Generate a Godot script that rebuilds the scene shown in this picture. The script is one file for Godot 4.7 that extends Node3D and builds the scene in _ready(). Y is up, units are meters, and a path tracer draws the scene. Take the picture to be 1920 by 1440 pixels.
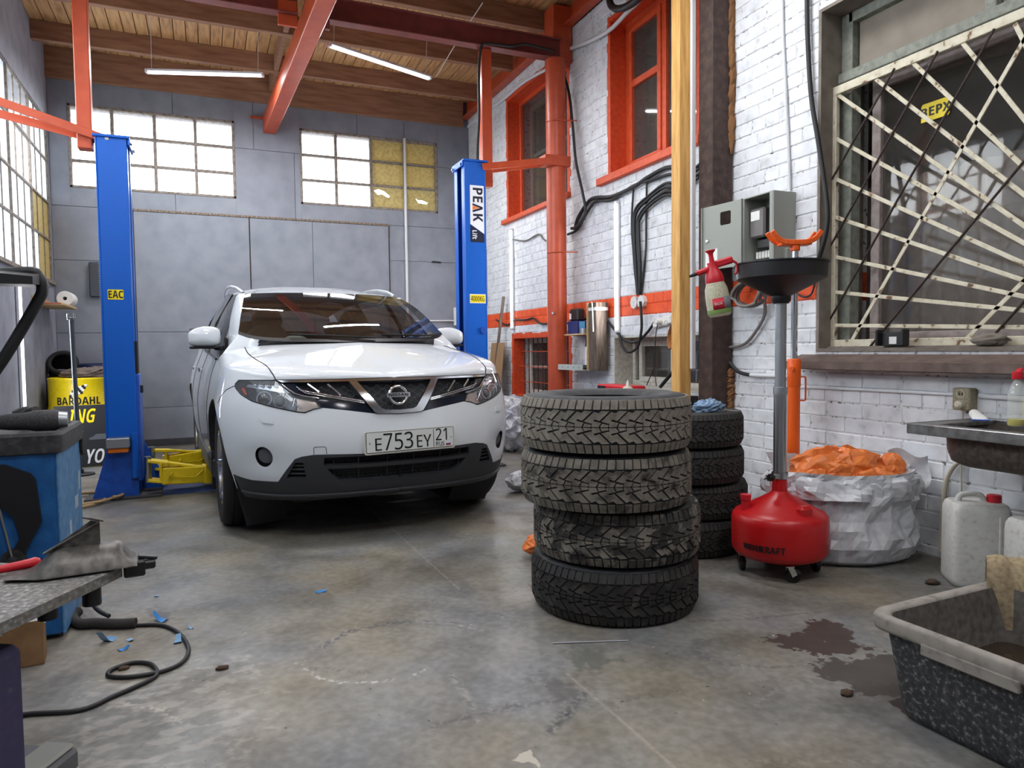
extends Node3D
# A car workshop: white crossover between two blue lift posts, brick wall with cables and windows, tyre stacks, an oil drainer, a sink corner.
# Axes: x runs across the room (brick wall at x = 3.45), -z runs to the grey gate wall (z = -9.45), camera stands at the origin.

const XR := 3.45
const XL := -1.55
const ZB := -9.45
const ZF := 3.0
const CEIL := 4.53

var M := {}
var taken := {}
var shared := {}

func _ready() -> void:
	build_camera_and_light()
	build_materials()
	build_floor()
	build_ceiling()
	build_back_wall()
	build_left_wall()
	build_front_wall()
	build_brick_wall()
	build_wall_windows()
	build_steel()
	build_lamps()
	build_lift()
	build_car()
	build_tyres()
	build_oil_corner()
	build_sink_corner()
	build_wall_gear()
	build_left_corner()
	build_left_foreground()
	build_floor_litter()

func build_camera_and_light() -> void:
	var cam := Camera3D.new()
	cam.name = "camera"
	add_child(cam)
	cam.position = Vector3(0, 1.1, 0)
	cam.rotation_degrees = Vector3(-2.74, -23.3, -0.64)
	cam.fov = 56.86
	cam.near = 0.05
	cam.far = 100.0
	cam.current = true
	var env := Environment.new()
	env.background_mode = Environment.BG_SKY
	var sky := Sky.new()
	var ps := ProceduralSkyMaterial.new()
	ps.sky_top_color = Color(0.88, 0.90, 0.92)
	ps.sky_horizon_color = Color(0.93, 0.94, 0.95)
	ps.ground_horizon_color = Color(0.72, 0.74, 0.76)
	ps.ground_bottom_color = Color(0.45, 0.46, 0.47)
	ps.sky_energy_multiplier = 3.2
	ps.ground_energy_multiplier = 3.2
	ps.sun_angle_max = 0.0
	sky.sky_material = ps
	env.sky = sky
	env.tonemap_mode = Environment.TONE_MAPPER_LINEAR
	env.tonemap_exposure = 1.25
	env.sdfgi_enabled = true
	env.ssao_enabled = true
	env.ssil_enabled = true
	var we := WorldEnvironment.new()
	we.name = "surroundings"
	we.environment = env
	add_child(we)

# ---------------------------------------------------------------- helpers

func numbered(called: String) -> String:
	if not taken.has(called):
		taken[called] = 0
		return called
	taken[called] += 1
	return "%s_%03d" % [called, taken[called]]

func S() -> SurfaceTool:
	var st := SurfaceTool.new()
	st.begin(Mesh.PRIMITIVE_TRIANGLES)
	st.set_smooth_group(-1)
	return st

# corners run counter-clockwise seen from outside; Godot wants them the other way round
func tri(st: SurfaceTool, a: Vector3, b: Vector3, c: Vector3) -> void:
	st.add_vertex(a)
	st.add_vertex(c)
	st.add_vertex(b)

func quad(st: SurfaceTool, a: Vector3, b: Vector3, c: Vector3, d: Vector3) -> void:
	tri(st, a, b, c)
	tri(st, a, c, d)

# convex face turned away from a point inside
func face(st: SurfaceTool, p: Array, inside: Vector3) -> void:
	var n: Vector3 = (p[1] - p[0]).cross(p[2] - p[0])
	var flip: bool = n.dot(p[0] - inside) < 0.0
	for i in range(1, p.size() - 1):
		if flip:
			tri(st, p[0], p[i + 1], p[i])
		else:
			tri(st, p[0], p[i], p[i + 1])

func box(st: SurfaceTool, c: Vector3, s: Vector3, b := 0.0, bas := Basis()) -> void:
	st.set_smooth_group(-1)
	var h := s * 0.5
	b = minf(b, minf(h.x, minf(h.y, h.z)) * 0.9)
	if b <= 0.0:
		for ax in 3:
			for sg in [-1.0, 1.0]:
				var q := []
				for e in [[-1.0, -1.0], [1.0, -1.0], [1.0, 1.0], [-1.0, 1.0]]:
					var v := Vector3()
					v[ax] = sg * h[ax]
					v[(ax + 1) % 3] = e[0] * h[(ax + 1) % 3]
					v[(ax + 2) % 3] = e[1] * h[(ax + 2) % 3]
					q.append(c + bas * v)
				face(st, q, c)
		return
	for ax in 3:
		var i := (ax + 1) % 3
		var j := (ax + 2) % 3
		for sg in [-1.0, 1.0]:
			var q := []
			for e in [[-1.0, -1.0], [1.0, -1.0], [1.0, 1.0], [-1.0, 1.0]]:
				var v := Vector3()
				v[ax] = sg * h[ax]
				v[i] = e[0] * (h[i] - b)
				v[j] = e[1] * (h[j] - b)
				q.append(c + bas * v)
			face(st, q, c)
		for si in [-1.0, 1.0]:
			for sj in [-1.0, 1.0]:
				var p := []
				for k in [[-1.0, 0], [1.0, 0], [1.0, 1], [-1.0, 1]]:
					var v := Vector3()
					v[ax] = k[0] * (h[ax] - b)
					v[i] = si * (h[i] - (b if k[1] == 1 else 0.0))
					v[j] = sj * (h[j] - (0.0 if k[1] == 1 else b))
					p.append(c + bas * v)
				face(st, p, c)
	for sx in [-1.0, 1.0]:
		for sy in [-1.0, 1.0]:
			for sz in [-1.0, 1.0]:
				face(st, [c + bas * Vector3(sx * h.x, sy * (h.y - b), sz * (h.z - b)), c + bas * Vector3(sx * (h.x - b), sy * h.y, sz * (h.z - b)), c + bas * Vector3(sx * (h.x - b), sy * (h.y - b), sz * h.z)], c)

# box given by two corners
func bx(st: SurfaceTool, lo: Vector3, hi: Vector3, b := 0.0) -> void:
	box(st, (lo + hi) * 0.5, (hi - lo).abs(), b)

# bar of rectangular section between two points; w across, h upwards
func bar(st: SurfaceTool, a: Vector3, b: Vector3, w: float, h: float, bev := 0.0, up := Vector3.UP) -> void:
	var d := (b - a).normalized()
	if absf(d.dot(up)) > 0.99:
		up = Vector3(0, 0, 1)
	var x := up.cross(d).normalized()
	var y := d.cross(x)
	box(st, (a + b) * 0.5, Vector3(w, h, a.distance_to(b)), bev, Basis(x, y, d))

func smooth_path(p: Array, sub := 6, closed := false) -> Array:
	var out := []
	var n := p.size()
	var last: int = n if closed else n - 1
	for i in last:
		var a: Vector3 = p[(i - 1 + n) % n] if closed or i > 0 else p[0]
		var b: Vector3 = p[i]
		var c: Vector3 = p[(i + 1) % n]
		var d: Vector3 = p[(i + 2) % n] if closed or i + 2 < n else p[n - 1]
		for k in sub:
			out.append(b.cubic_interpolate(c, a, d, float(k) / sub))
	if not closed:
		out.append(p[n - 1])
	return out

func tube(st: SurfaceTool, p: Array, r, seg := 8, closed := false, caps := true) -> void:
	st.set_smooth_group(1)
	var n := p.size()
	var rings := []
	var t0: Vector3 = ((p[1] - p[0]) as Vector3).normalized()
	var u := t0.cross(Vector3.UP if absf(t0.y) < 0.9 else Vector3.RIGHT).normalized()
	for i in n:
		var a: Vector3 = p[i - 1] if i > 0 else (p[n - 1] if closed else p[0])
		var b: Vector3 = p[(i + 1) % n] if closed or i < n - 1 else p[n - 1]
		var t := (b - a).normalized()
		u = (u - t * u.dot(t)).normalized()
		var w := t.cross(u)
		var rr: float = r[i] if r is Array else r
		var ring := []
		for k in seg:
			var an := TAU * k / seg
			ring.append(p[i] + (u * cos(an) + w * sin(an)) * rr)
		rings.append(ring)
	for i in (n if closed else n - 1):
		var A: Array = rings[i]
		var B: Array = rings[(i + 1) % n]
		for k in seg:
			var k2 := (k + 1) % seg
			quad(st, A[k], A[k2], B[k2], B[k])
	if caps and not closed:
		st.set_smooth_group(-1)
		face(st, rings[0], p[1])
		face(st, rings[n - 1], p[n - 2])

# profile of (radius, height) from the bottom up round the y axis of xf
func lathe(st: SurfaceTool, prof: Array, seg := 24, xf := Transform3D(), sharp := 40.0) -> void:
	var g := 2
	for i in prof.size() - 1:
		if i > 0:
			var d0: Vector2 = (prof[i] - prof[i - 1]).normalized()
			var d1: Vector2 = (prof[i + 1] - prof[i]).normalized()
			if absf(rad_to_deg(d0.angle_to(d1))) > sharp:
				g += 1
		st.set_smooth_group(g)
		for k in seg:
			var a0 := TAU * k / seg
			var a1 := TAU * (k + 1) / seg
			var p0: Vector2 = prof[i]
			var p1: Vector2 = prof[i + 1]
			var A := xf * Vector3(p0.x * cos(a0), p0.y, -p0.x * sin(a0))
			var B := xf * Vector3(p0.x * cos(a1), p0.y, -p0.x * sin(a1))
			var C := xf * Vector3(p1.x * cos(a1), p1.y, -p1.x * sin(a1))
			var D := xf * Vector3(p1.x * cos(a0), p1.y, -p1.x * sin(a0))
			if p0.x < 1e-5:
				tri(st, A, C, D)
			elif p1.x < 1e-5:
				tri(st, A, B, C)
			else:
				quad(st, A, B, C, D)
	st.set_smooth_group(-1)

# flat outline (x, y) drawn out along z from 0 to depth, put in place by xf
func prism(st: SurfaceTool, poly: PackedVector2Array, depth: float, xf := Transform3D(), smooth := false) -> void:
	if Geometry2D.is_polygon_clockwise(poly):
		poly = poly.duplicate()
		poly.reverse()
	var ix := Geometry2D.triangulate_polygon(poly)
	st.set_smooth_group(-1)
	for i in range(0, ix.size(), 3):
		var a := poly[ix[i]]
		var b := poly[ix[i + 1]]
		var c := poly[ix[i + 2]]
		if (b - a).cross(c - a) < 0:
			var s := b
			b = c
			c = s
		tri(st, xf * Vector3(a.x, a.y, depth), xf * Vector3(b.x, b.y, depth), xf * Vector3(c.x, c.y, depth))
		tri(st, xf * Vector3(a.x, a.y, 0), xf * Vector3(c.x, c.y, 0), xf * Vector3(b.x, b.y, 0))
	st.set_smooth_group(7 if smooth else -1)
	var n := poly.size()
	for i in n:
		var a := poly[i]
		var b := poly[(i + 1) % n]
		quad(st, xf * Vector3(a.x, a.y, 0), xf * Vector3(b.x, b.y, 0), xf * Vector3(b.x, b.y, depth), xf * Vector3(a.x, a.y, depth))
	st.set_smooth_group(-1)

func rounded(w: float, h: float, r: float, seg := 5) -> PackedVector2Array:
	var out := PackedVector2Array()
	for q in 4:
		var c := Vector2((w * 0.5 - r) * (1 if q == 0 or q == 3 else -1), (h * 0.5 - r) * (1 if q < 2 else -1))
		for k in seg + 1:
			var a := PI * 0.5 * (q + float(k) / seg)
			out.append(c + Vector2(cos(a), sin(a)) * r)
	return out

func ellipse(rx: float, ry: float, seg := 20, at := Vector2.ZERO) -> PackedVector2Array:
	var out := PackedVector2Array()
	for k in seg:
		out.append(at + Vector2(cos(TAU * k / seg) * rx, sin(TAU * k / seg) * ry))
	return out

func V2(a: Array) -> PackedVector2Array:
	var out := PackedVector2Array()
	for i in range(0, a.size(), 2):
		out.append(Vector2(a[i], a[i + 1]))
	return out

# grid of points f(i, j); turned so that the side seen with i to the right and j up is the outside
func sheet(st: SurfaceTool, ni: int, nj: int, f: Callable, flip := false) -> void:
	st.set_smooth_group(3)
	var P := []
	for i in ni + 1:
		var row := []
		for j in nj + 1:
			row.append(f.call(float(i) / ni, float(j) / nj))
		P.append(row)
	for i in ni:
		for j in nj:
			if flip:
				quad(st, P[i][j], P[i][j + 1], P[i + 1][j + 1], P[i + 1][j])
			else:
				quad(st, P[i][j], P[i + 1][j], P[i + 1][j + 1], P[i][j + 1])
	st.set_smooth_group(-1)

func done(st: SurfaceTool) -> ArrayMesh:
	st.generate_normals()
	return st.commit()

func obj(called: String, st, m: Material, parent: Node = null) -> MeshInstance3D:
	var o := MeshInstance3D.new()
	o.mesh = done(st) if st is SurfaceTool else st
	o.material_override = m
	o.cast_shadow = GeometryInstance3D.SHADOW_CASTING_SETTING_ON
	if parent == null:
		o.name = numbered(called)
		add_child(o, true)
	else:
		o.name = called
		parent.add_child(o, true)
	return o

func tag(o: Node, label: String, category: String, group := "") -> Node:
	o.set_meta("label", label)
	o.set_meta("category", category)
	if group:
		o.set_meta("group", group)
	return o

func thing(called: String, label: String, category: String, at := Vector3.ZERO, turn := 0.0, group := "") -> Node3D:
	var o := Node3D.new()
	o.name = numbered(called)
	add_child(o, true)
	o.position = at
	o.rotation.y = turn
	tag(o, label, category, group)
	return o

func structure(called: String) -> Node3D:
	var o := Node3D.new()
	o.name = numbered(called)
	add_child(o, true)
	o.set_meta("kind", "structure")
	return o

func lettering(called: String, words: String, high: float, m: Material, parent: Node, xf: Transform3D, stretch := 1.0, weight := 700) -> MeshInstance3D:
	var t := TextMesh.new()
	var f := SystemFont.new()
	f.font_names = PackedStringArray(["Droid Sans"])
	f.font_weight = weight
	t.font = f
	t.text = words
	t.font_size = 64
	t.pixel_size = high / 46.0
	t.depth = 0.002
	var o := MeshInstance3D.new()
	o.mesh = t
	o.material_override = m
	o.name = called
	parent.add_child(o, true)
	o.transform = xf * Transform3D(Basis.from_scale(Vector3(stretch, 1, 1)), Vector3.ZERO)
	return o

# ---------------------------------------------------------------- materials

func ntex(sd: int, freq: float, cols: Array, offs: Array, size := 512, kind := FastNoiseLite.TYPE_SIMPLEX_SMOOTH, oct := 5) -> NoiseTexture2D:
	var n := FastNoiseLite.new()
	n.seed = sd
	n.noise_type = kind
	n.frequency = freq
	n.fractal_octaves = oct
	var t := NoiseTexture2D.new()
	t.width = size
	t.height = size
	t.seamless = true
	t.noise = n
	if cols:
		var g := Gradient.new()
		g.offsets = PackedFloat32Array(offs)
		g.colors = PackedColorArray(cols)
		t.color_ramp = g
	return t

func mat(key: String, c: Color, rough := 0.6, metal := 0.0) -> StandardMaterial3D:
	var m := StandardMaterial3D.new()
	m.resource_name = key
	m.albedo_color = c
	m.roughness = rough
	m.metallic = metal
	M[key] = m
	return m

func textured(key: String, t: Texture2D, scale: float, rough := 0.7, metal := 0.0, tint := Color.WHITE) -> StandardMaterial3D:
	var m := mat(key, tint, rough, metal)
	m.albedo_texture = t
	m.uv1_triplanar = true
	m.uv1_world_triplanar = true
	m.uv1_scale = Vector3.ONE * scale
	return m

func relief(m: StandardMaterial3D, t: Texture2D, cm: float) -> void:
	m.heightmap_enabled = true
	m.heightmap_texture = t
	m.heightmap_scale = cm

func rgb(r: int, g: int, b: int) -> Color:
	return Color(r / 255.0, g / 255.0, b / 255.0)

func build_materials() -> void:
	var W := Color.WHITE
	# stone, paint and wood, with grain from noise
	textured("brick_white", ntex(3, 0.012, [rgb(176, 177, 176), rgb(206, 209, 212), rgb(216, 219, 223), rgb(226, 229, 232)], [0.0, 0.3, 0.55, 1.0]), 0.9, 0.6)
	textured("brick_white_b", ntex(4, 0.012, [rgb(170, 170, 168), rgb(200, 203, 207), rgb(211, 214, 218), rgb(222, 225, 228)], [0.0, 0.28, 0.5, 1.0]), 1.1, 0.6)
	textured("brick_white_c", ntex(5, 0.02, [rgb(182, 183, 182), rgb(212, 215, 218), rgb(220, 223, 226), rgb(230, 232, 234)], [0.0, 0.25, 0.5, 1.0]), 1.0, 0.6)
	textured("brick_orange", ntex(6, 0.012, [rgb(206, 70, 26), rgb(228, 84, 34), rgb(238, 96, 44)], [0.0, 0.4, 1.0]), 1.0, 0.55)
	textured("mortar_white", ntex(7, 0.03, [rgb(70, 68, 66), rgb(130, 129, 128), rgb(198, 200, 202), rgb(212, 214, 217), rgb(220, 222, 225)], [0.0, 0.22, 0.3, 0.5, 1.0]), 1.2, 0.8)
	textured("mortar_orange", ntex(8, 0.03, [rgb(150, 44, 14), rgb(214, 76, 30), rgb(230, 88, 38)], [0.0, 0.35, 1.0]), 1.2, 0.7)
	textured("grey_paint", ntex(9, 0.008, [rgb(122, 126, 135), rgb(132, 136, 146), rgb(140, 144, 153)], [0.0, 0.5, 1.0]), 0.6, 0.55)
	textured("grey_paint_b", ntex(10, 0.008, [rgb(118, 123, 132), rgb(129, 134, 143), rgb(138, 142, 150)], [0.0, 0.5, 1.0]), 0.7, 0.55)
	textured("grey_plaster", ntex(11, 0.01, [rgb(126, 127, 138), rgb(140, 142, 152), rgb(150, 151, 160)], [0.0, 0.5, 1.0]), 0.7, 0.75)
	textured("dark_base", ntex(12, 0.02, [rgb(58, 58, 62), rgb(74, 74, 78)], [0.0, 1.0]), 1.0, 0.8)
	textured("rusty_edge", ntex(13, 0.05, [rgb(70, 56, 46), rgb(120, 104, 88), rgb(170, 164, 152)], [0.0, 0.5, 1.0]), 1.5, 0.8)
	textured("window_frame_old", ntex(14, 0.02, [rgb(86, 76, 66), rgb(128, 118, 108), rgb(150, 144, 138)], [0.0, 0.4, 1.0]), 1.5, 0.8)
	textured("cream_flaking", ntex(15, 0.025, [rgb(82, 58, 42), rgb(126, 102, 78), rgb(192, 184, 160), rgb(206, 200, 178), rgb(214, 209, 190)], [0.0, 0.2, 0.27, 0.6, 1.0]), 1.1, 0.7)
	textured("rust_dark", ntex(16, 0.06, [rgb(38, 30, 28), rgb(58, 46, 42), rgb(78, 62, 54)], [0.0, 0.5, 1.0]), 2.0, 0.85)
	textured("render_taupe", ntex(17, 0.015, [rgb(104, 96, 86), rgb(122, 114, 104), rgb(134, 127, 117)], [0.0, 0.5, 1.0]), 1.0, 0.85)
	textured("panel_taupe", ntex(18, 0.01, [rgb(118, 110, 98), rgb(128, 120, 108), rgb(136, 128, 116)], [0.0, 0.5, 1.0]), 0.8, 0.8)
	textured("frame_dusty_green", ntex(19, 0.03, [rgb(104, 108, 98), rgb(126, 130, 120), rgb(140, 142, 130)], [0.0, 0.5, 1.0]), 1.2, 0.75)
	textured("frame_dusty_mauve", ntex(20, 0.03, [rgb(134, 122, 118), rgb(154, 142, 138), rgb(164, 154, 150)], [0.0, 0.5, 1.0]), 1.2, 0.75)
	textured("frame_white_old", ntex(21, 0.03, [rgb(160, 156, 144), rgb(190, 187, 176), rgb(202, 200, 190)], [0.0, 0.5, 1.0]), 1.2, 0.7)
	textured("sill_brown", ntex(22, 0.02, [rgb(76, 62, 56), rgb(98, 82, 74), rgb(112, 98, 90)], [0.0, 0.5, 1.0]), 1.0, 0.75)
	textured("brown_column", ntex(23, 0.02, [rgb(44, 34, 30), rgb(64, 48, 42), rgb(82, 64, 54)], [0.0, 0.5, 1.0]), 1.2, 0.75)
	# wood: noise drawn out along the grain
	for k in 4:
		var t := ntex(30 + k, 0.011, [rgb(150, 108, 66).lerp(rgb(128, 92, 60), k * 0.25), rgb(190, 146, 96).lerp(rgb(176, 132, 88), k * 0.25), rgb(206, 164, 112).lerp(rgb(196, 150, 100), k * 0.25)], [0.0, 0.45, 1.0])
		var w := textured("ceiling_board_%d" % k, t, 1.0, 0.65)
		w.uv1_scale = Vector3(3.2, 3.2, 0.35)
		w.uv1_offset = Vector3(0.3 * k, 0, 0.17 * k)
	var j := textured("joist_wood", ntex(36, 0.011, [rgb(116, 80, 58), rgb(142, 102, 76), rgb(158, 116, 88)], [0.0, 0.5, 1.0]), 1.0, 0.7)
	j.uv1_scale = Vector3(0.35, 3.0, 3.0)
	var tw := textured("timber", ntex(37, 0.012, [rgb(176, 128, 62), rgb(206, 158, 88), rgb(216, 172, 104)], [0.0, 0.5, 1.0]), 1.0, 0.65)
	tw.uv1_scale = Vector3(4.0, 0.4, 4.0)
	var wg := textured("weathered_wood", ntex(38, 0.014, [rgb(62, 52, 44), rgb(92, 80, 70), rgb(112, 101, 90)], [0.0, 0.5, 1.0]), 1.0, 0.85)
	wg.uv1_scale = Vector3(5.0, 0.6, 5.0)
	textured("plywood_edge", ntex(39, 0.03, [rgb(176, 146, 102), rgb(206, 178, 134)], [0.0, 1.0]), 1.5, 0.7)
	# painted steel
	textured("orange_steel", ntex(40, 0.01, [rgb(168, 66, 36), rgb(182, 74, 42), rgb(192, 84, 50)], [0.0, 0.5, 1.0]), 1.0, 0.38)
	textured("primer_red", ntex(41, 0.012, [rgb(104, 44, 40), rgb(118, 52, 47), rgb(130, 60, 54)], [0.0, 0.5, 1.0]), 1.0, 0.45)
	textured("orange_window", ntex(42, 0.02, [rgb(186, 66, 26), rgb(204, 76, 34), rgb(214, 88, 44)], [0.0, 0.5, 1.0]), 1.4, 0.5)
	textured("orange_render", ntex(43, 0.02, [rgb(192, 64, 28), rgb(208, 74, 34), rgb(222, 84, 40)], [0.0, 0.5, 1.0]), 1.4, 0.6)
	mat("lift_blue", rgb(8, 90, 188), 0.32)
	textured("lift_blue_worn", ntex(44, 0.02, [rgb(16, 62, 140), rgb(18, 76, 170), rgb(20, 84, 184)], [0.0, 0.4, 1.0]), 1.2, 0.45)
	textured("blue_ramp", ntex(45, 0.025, [rgb(66, 68, 76), rgb(70, 88, 140), rgb(56, 86, 164)], [0.0, 0.45, 1.0]), 1.4, 0.45)
	textured("lift_yellow", ntex(46, 0.02, [rgb(190, 160, 20), rgb(226, 196, 26), rgb(234, 206, 36)], [0.0, 0.3, 1.0]), 1.5, 0.42)
	mat("steel", rgb(178, 180, 182), 0.32, 1.0)
	mat("chrome", rgb(226, 228, 230), 0.1, 1.0)
	mat("zinc", rgb(168, 172, 176), 0.42, 0.9)
	textured("dark_iron", ntex(47, 0.03, [rgb(44, 44, 46), rgb(64, 63, 64), rgb(86, 84, 82)], [0.0, 0.5, 1.0]), 2.0, 0.55, 0.6)
	mat("black_plastic", rgb(26, 26, 28), 0.45)
	mat("black_matte", rgb(20, 20, 21), 0.75)
	mat("black_gloss", rgb(14, 14, 16), 0.2)
	mat("cable_black", rgb(30, 31, 33), 0.55)
	mat("cable_grey", rgb(112, 108, 104), 0.55)
	mat("cable_white", rgb(206, 204, 198), 0.5)
	mat("white_plastic", rgb(222, 222, 218), 0.4)
	mat("old_white_plastic", rgb(196, 190, 170), 0.45)
	mat("conduit_white", rgb(208, 210, 212), 0.5)
	mat("sticker_yellow", rgb(236, 212, 10), 0.4)
	mat("sticker_white", rgb(232, 234, 236), 0.4)
	mat("sticker_navy", rgb(18, 24, 52), 0.4)
	mat("sticker_orange", rgb(240, 122, 14), 0.4)
	mat("print_black", rgb(14, 14, 16), 0.5)
	mat("print_white", rgb(230, 230, 230), 0.5)
	mat("paper_white", rgb(226, 226, 222), 0.8)
	mat("safety_orange", rgb(236, 96, 20), 0.4)
	mat("red_paint", rgb(186, 20, 24), 0.35)
	mat("red_plastic", rgb(196, 26, 40), 0.4)
	mat("panel_grey", rgb(142, 146, 138), 0.5)
	mat("room_plaster", rgb(176, 168, 154), 0.9)
	textured("curtain", ntex(48, 0.02, [rgb(150, 140, 130), rgb(178, 168, 158)], [0.0, 1.0]), 1.0, 0.9)
	# glass
	var g := mat("glass_dark", Color(0.34, 0.33, 0.31, 0.24), 0.03)
	g.transparency = BaseMaterial3D.TRANSPARENCY_ALPHA
	g.metallic_specular = 0.36
	var g2 := mat("glass_milk", Color(0.93, 0.95, 0.96, 0.45), 0.2)
	g2.transparency = BaseMaterial3D.TRANSPARENCY_ALPHA
	var g3 := mat("glass_clear_pane", Color(0.95, 0.97, 0.98, 0.12), 0.1)
	g3.transparency = BaseMaterial3D.TRANSPARENCY_ALPHA
	var g4 := textured("film_yellowed", ntex(49, 0.02, [rgb(160, 150, 104), rgb(186, 177, 128), rgb(200, 192, 146)], [0.0, 0.5, 1.0]), 1.6, 0.5)
	g4.backlight_enabled = true
	g4.backlight = rgb(192, 178, 126)
	var g5 := textured("pane_dirty", ntex(50, 0.03, [rgb(120, 112, 84), rgb(170, 166, 150), rgb(214, 214, 210)], [0.0, 0.35, 0.7]), 1.8, 0.5)
	g5.backlight_enabled = true
	g5.backlight = rgb(228, 226, 214)
	var g6 := mat("pane_frosted", rgb(214, 218, 220), 0.5)
	g6.backlight_enabled = true
	g6.backlight = rgb(214, 220, 224)
	# lamps
	var l := mat("lamp_glow", rgb(255, 255, 255), 0.5)
	l.emission_enabled = true
	l.emission = rgb(250, 252, 255)
	l.emission_energy_multiplier = 3.0
	mat("turn_lamp", rgb(206, 190, 176), 0.25, 0.6)
	mat("flag_blue", rgb(40, 70, 160), 0.5)
	mat("plate_white", rgb(222, 226, 222), 0.35)
	mat("old_white_plastic2", rgb(214, 214, 204), 0.45)
	mat("cap_cloth", rgb(150, 160, 148), 0.9)
	textured("rubber_new", ntex(51, 0.03, [rgb(24, 24, 25), rgb(34, 34, 35)], [0.0, 1.0]), 2.0, 0.75)
	mat("lamp_body", rgb(214, 216, 220), 0.4)

# ---------------------------------------------------------------- floor

class Ground:
	var x0: float
	var z0: float
	var ppm: float
	var w: int
	var h: int
	var px: PackedByteArray
	var wob: FastNoiseLite
	func blend(i: int, c: Color, a: float) -> void:
		px[i] = int(lerpf(px[i], c.r8, a))
		px[i + 1] = int(lerpf(px[i + 1], c.g8, a))
		px[i + 2] = int(lerpf(px[i + 2], c.b8, a))
	# blot with a ragged outline
	func blot(pts: Array, c: Color, a: float, rag: float, soft := 0.0, broken := 0.0) -> void:
		var poly := PackedVector2Array()
		for k in range(0, pts.size(), 2):
			poly.append(Vector2(pts[k], pts[k + 1]))
		var lo := poly[0]
		var hi := poly[0]
		for p in poly:
			lo = lo.min(p)
			hi = hi.max(p)
		lo -= Vector2.ONE * (rag + soft)
		hi += Vector2.ONE * (rag + soft)
		for j in range(maxi(0, int((lo.y - z0) * ppm)), mini(h, int((hi.y - z0) * ppm))):
			for i in range(maxi(0, int((lo.x - x0) * ppm)), mini(w, int((hi.x - x0) * ppm))):
				var p := Vector2(x0 + i / ppm, z0 + j / ppm)
				var q := p + Vector2(wob.get_noise_2d(p.x * 900, p.y * 900), wob.get_noise_2d(p.x * 900 + 500, p.y * 900)) * rag * 1.6
				var s := 0.0
				if soft > 0.0:
					var hit := 0
					for o in [Vector2(0, 0), Vector2(soft, 0), Vector2(-soft, 0), Vector2(0, soft), Vector2(0, -soft)]:
						hit += 1 if Geometry2D.is_point_in_polygon(q + o, poly) else 0
					s = hit / 5.0
				else:
					s = 1.0 if Geometry2D.is_point_in_polygon(q, poly) else 0.0
				if s > 0.0 and broken > 0.0:
					s *= clampf((wob.get_noise_2d(p.x * 420 + 90, p.y * 700) * 1.3 + 0.4 - broken) * 2.2, 0.0, 1.0)
				if s > 0.0:
					blend((j * w + i) * 3, c, a * s)
	# dragged mark along a line
	func stroke(pts: Array, wide: float, c: Color, a: float, broken := 0.3) -> void:
		for k in range(0, pts.size() - 2, 2):
			var A := Vector2(pts[k], pts[k + 1])
			var B := Vector2(pts[k + 2], pts[k + 3])
			var lo := A.min(B) - Vector2.ONE * wide
			var hi := A.max(B) + Vector2.ONE * wide
			for j in range(maxi(0, int((lo.y - z0) * ppm)), mini(h, int((hi.y - z0) * ppm))):
				for i in range(maxi(0, int((lo.x - x0) * ppm)), mini(w, int((hi.x - x0) * ppm))):
					var p := Vector2(x0 + i / ppm, z0 + j / ppm)
					var d := p.distance_to(Geometry2D.get_closest_point_to_segment(p, A, B))
					if d < wide:
						var s := clampf((wob.get_noise_2d(p.x * 1800, p.y * 1800) + 0.5 - broken) * 3.0, 0.0, 1.0) * (1.0 - d / wide)
						blend((j * w + i) * 3, c, a * s)

func ground_noise(sd: int, per_m: float, oct: int, g: Ground) -> PackedByteArray:
	var n := FastNoiseLite.new()
	n.seed = sd
	n.noise_type = FastNoiseLite.TYPE_SIMPLEX_SMOOTH
	n.frequency = per_m / g.ppm
	n.fractal_octaves = oct
	n.offset = Vector3(g.x0 * g.ppm, g.z0 * g.ppm, 0)
	var im := n.get_image(g.w, g.h, false, false, false)
	im.convert(Image.FORMAT_L8)
	return im.get_data()

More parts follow.
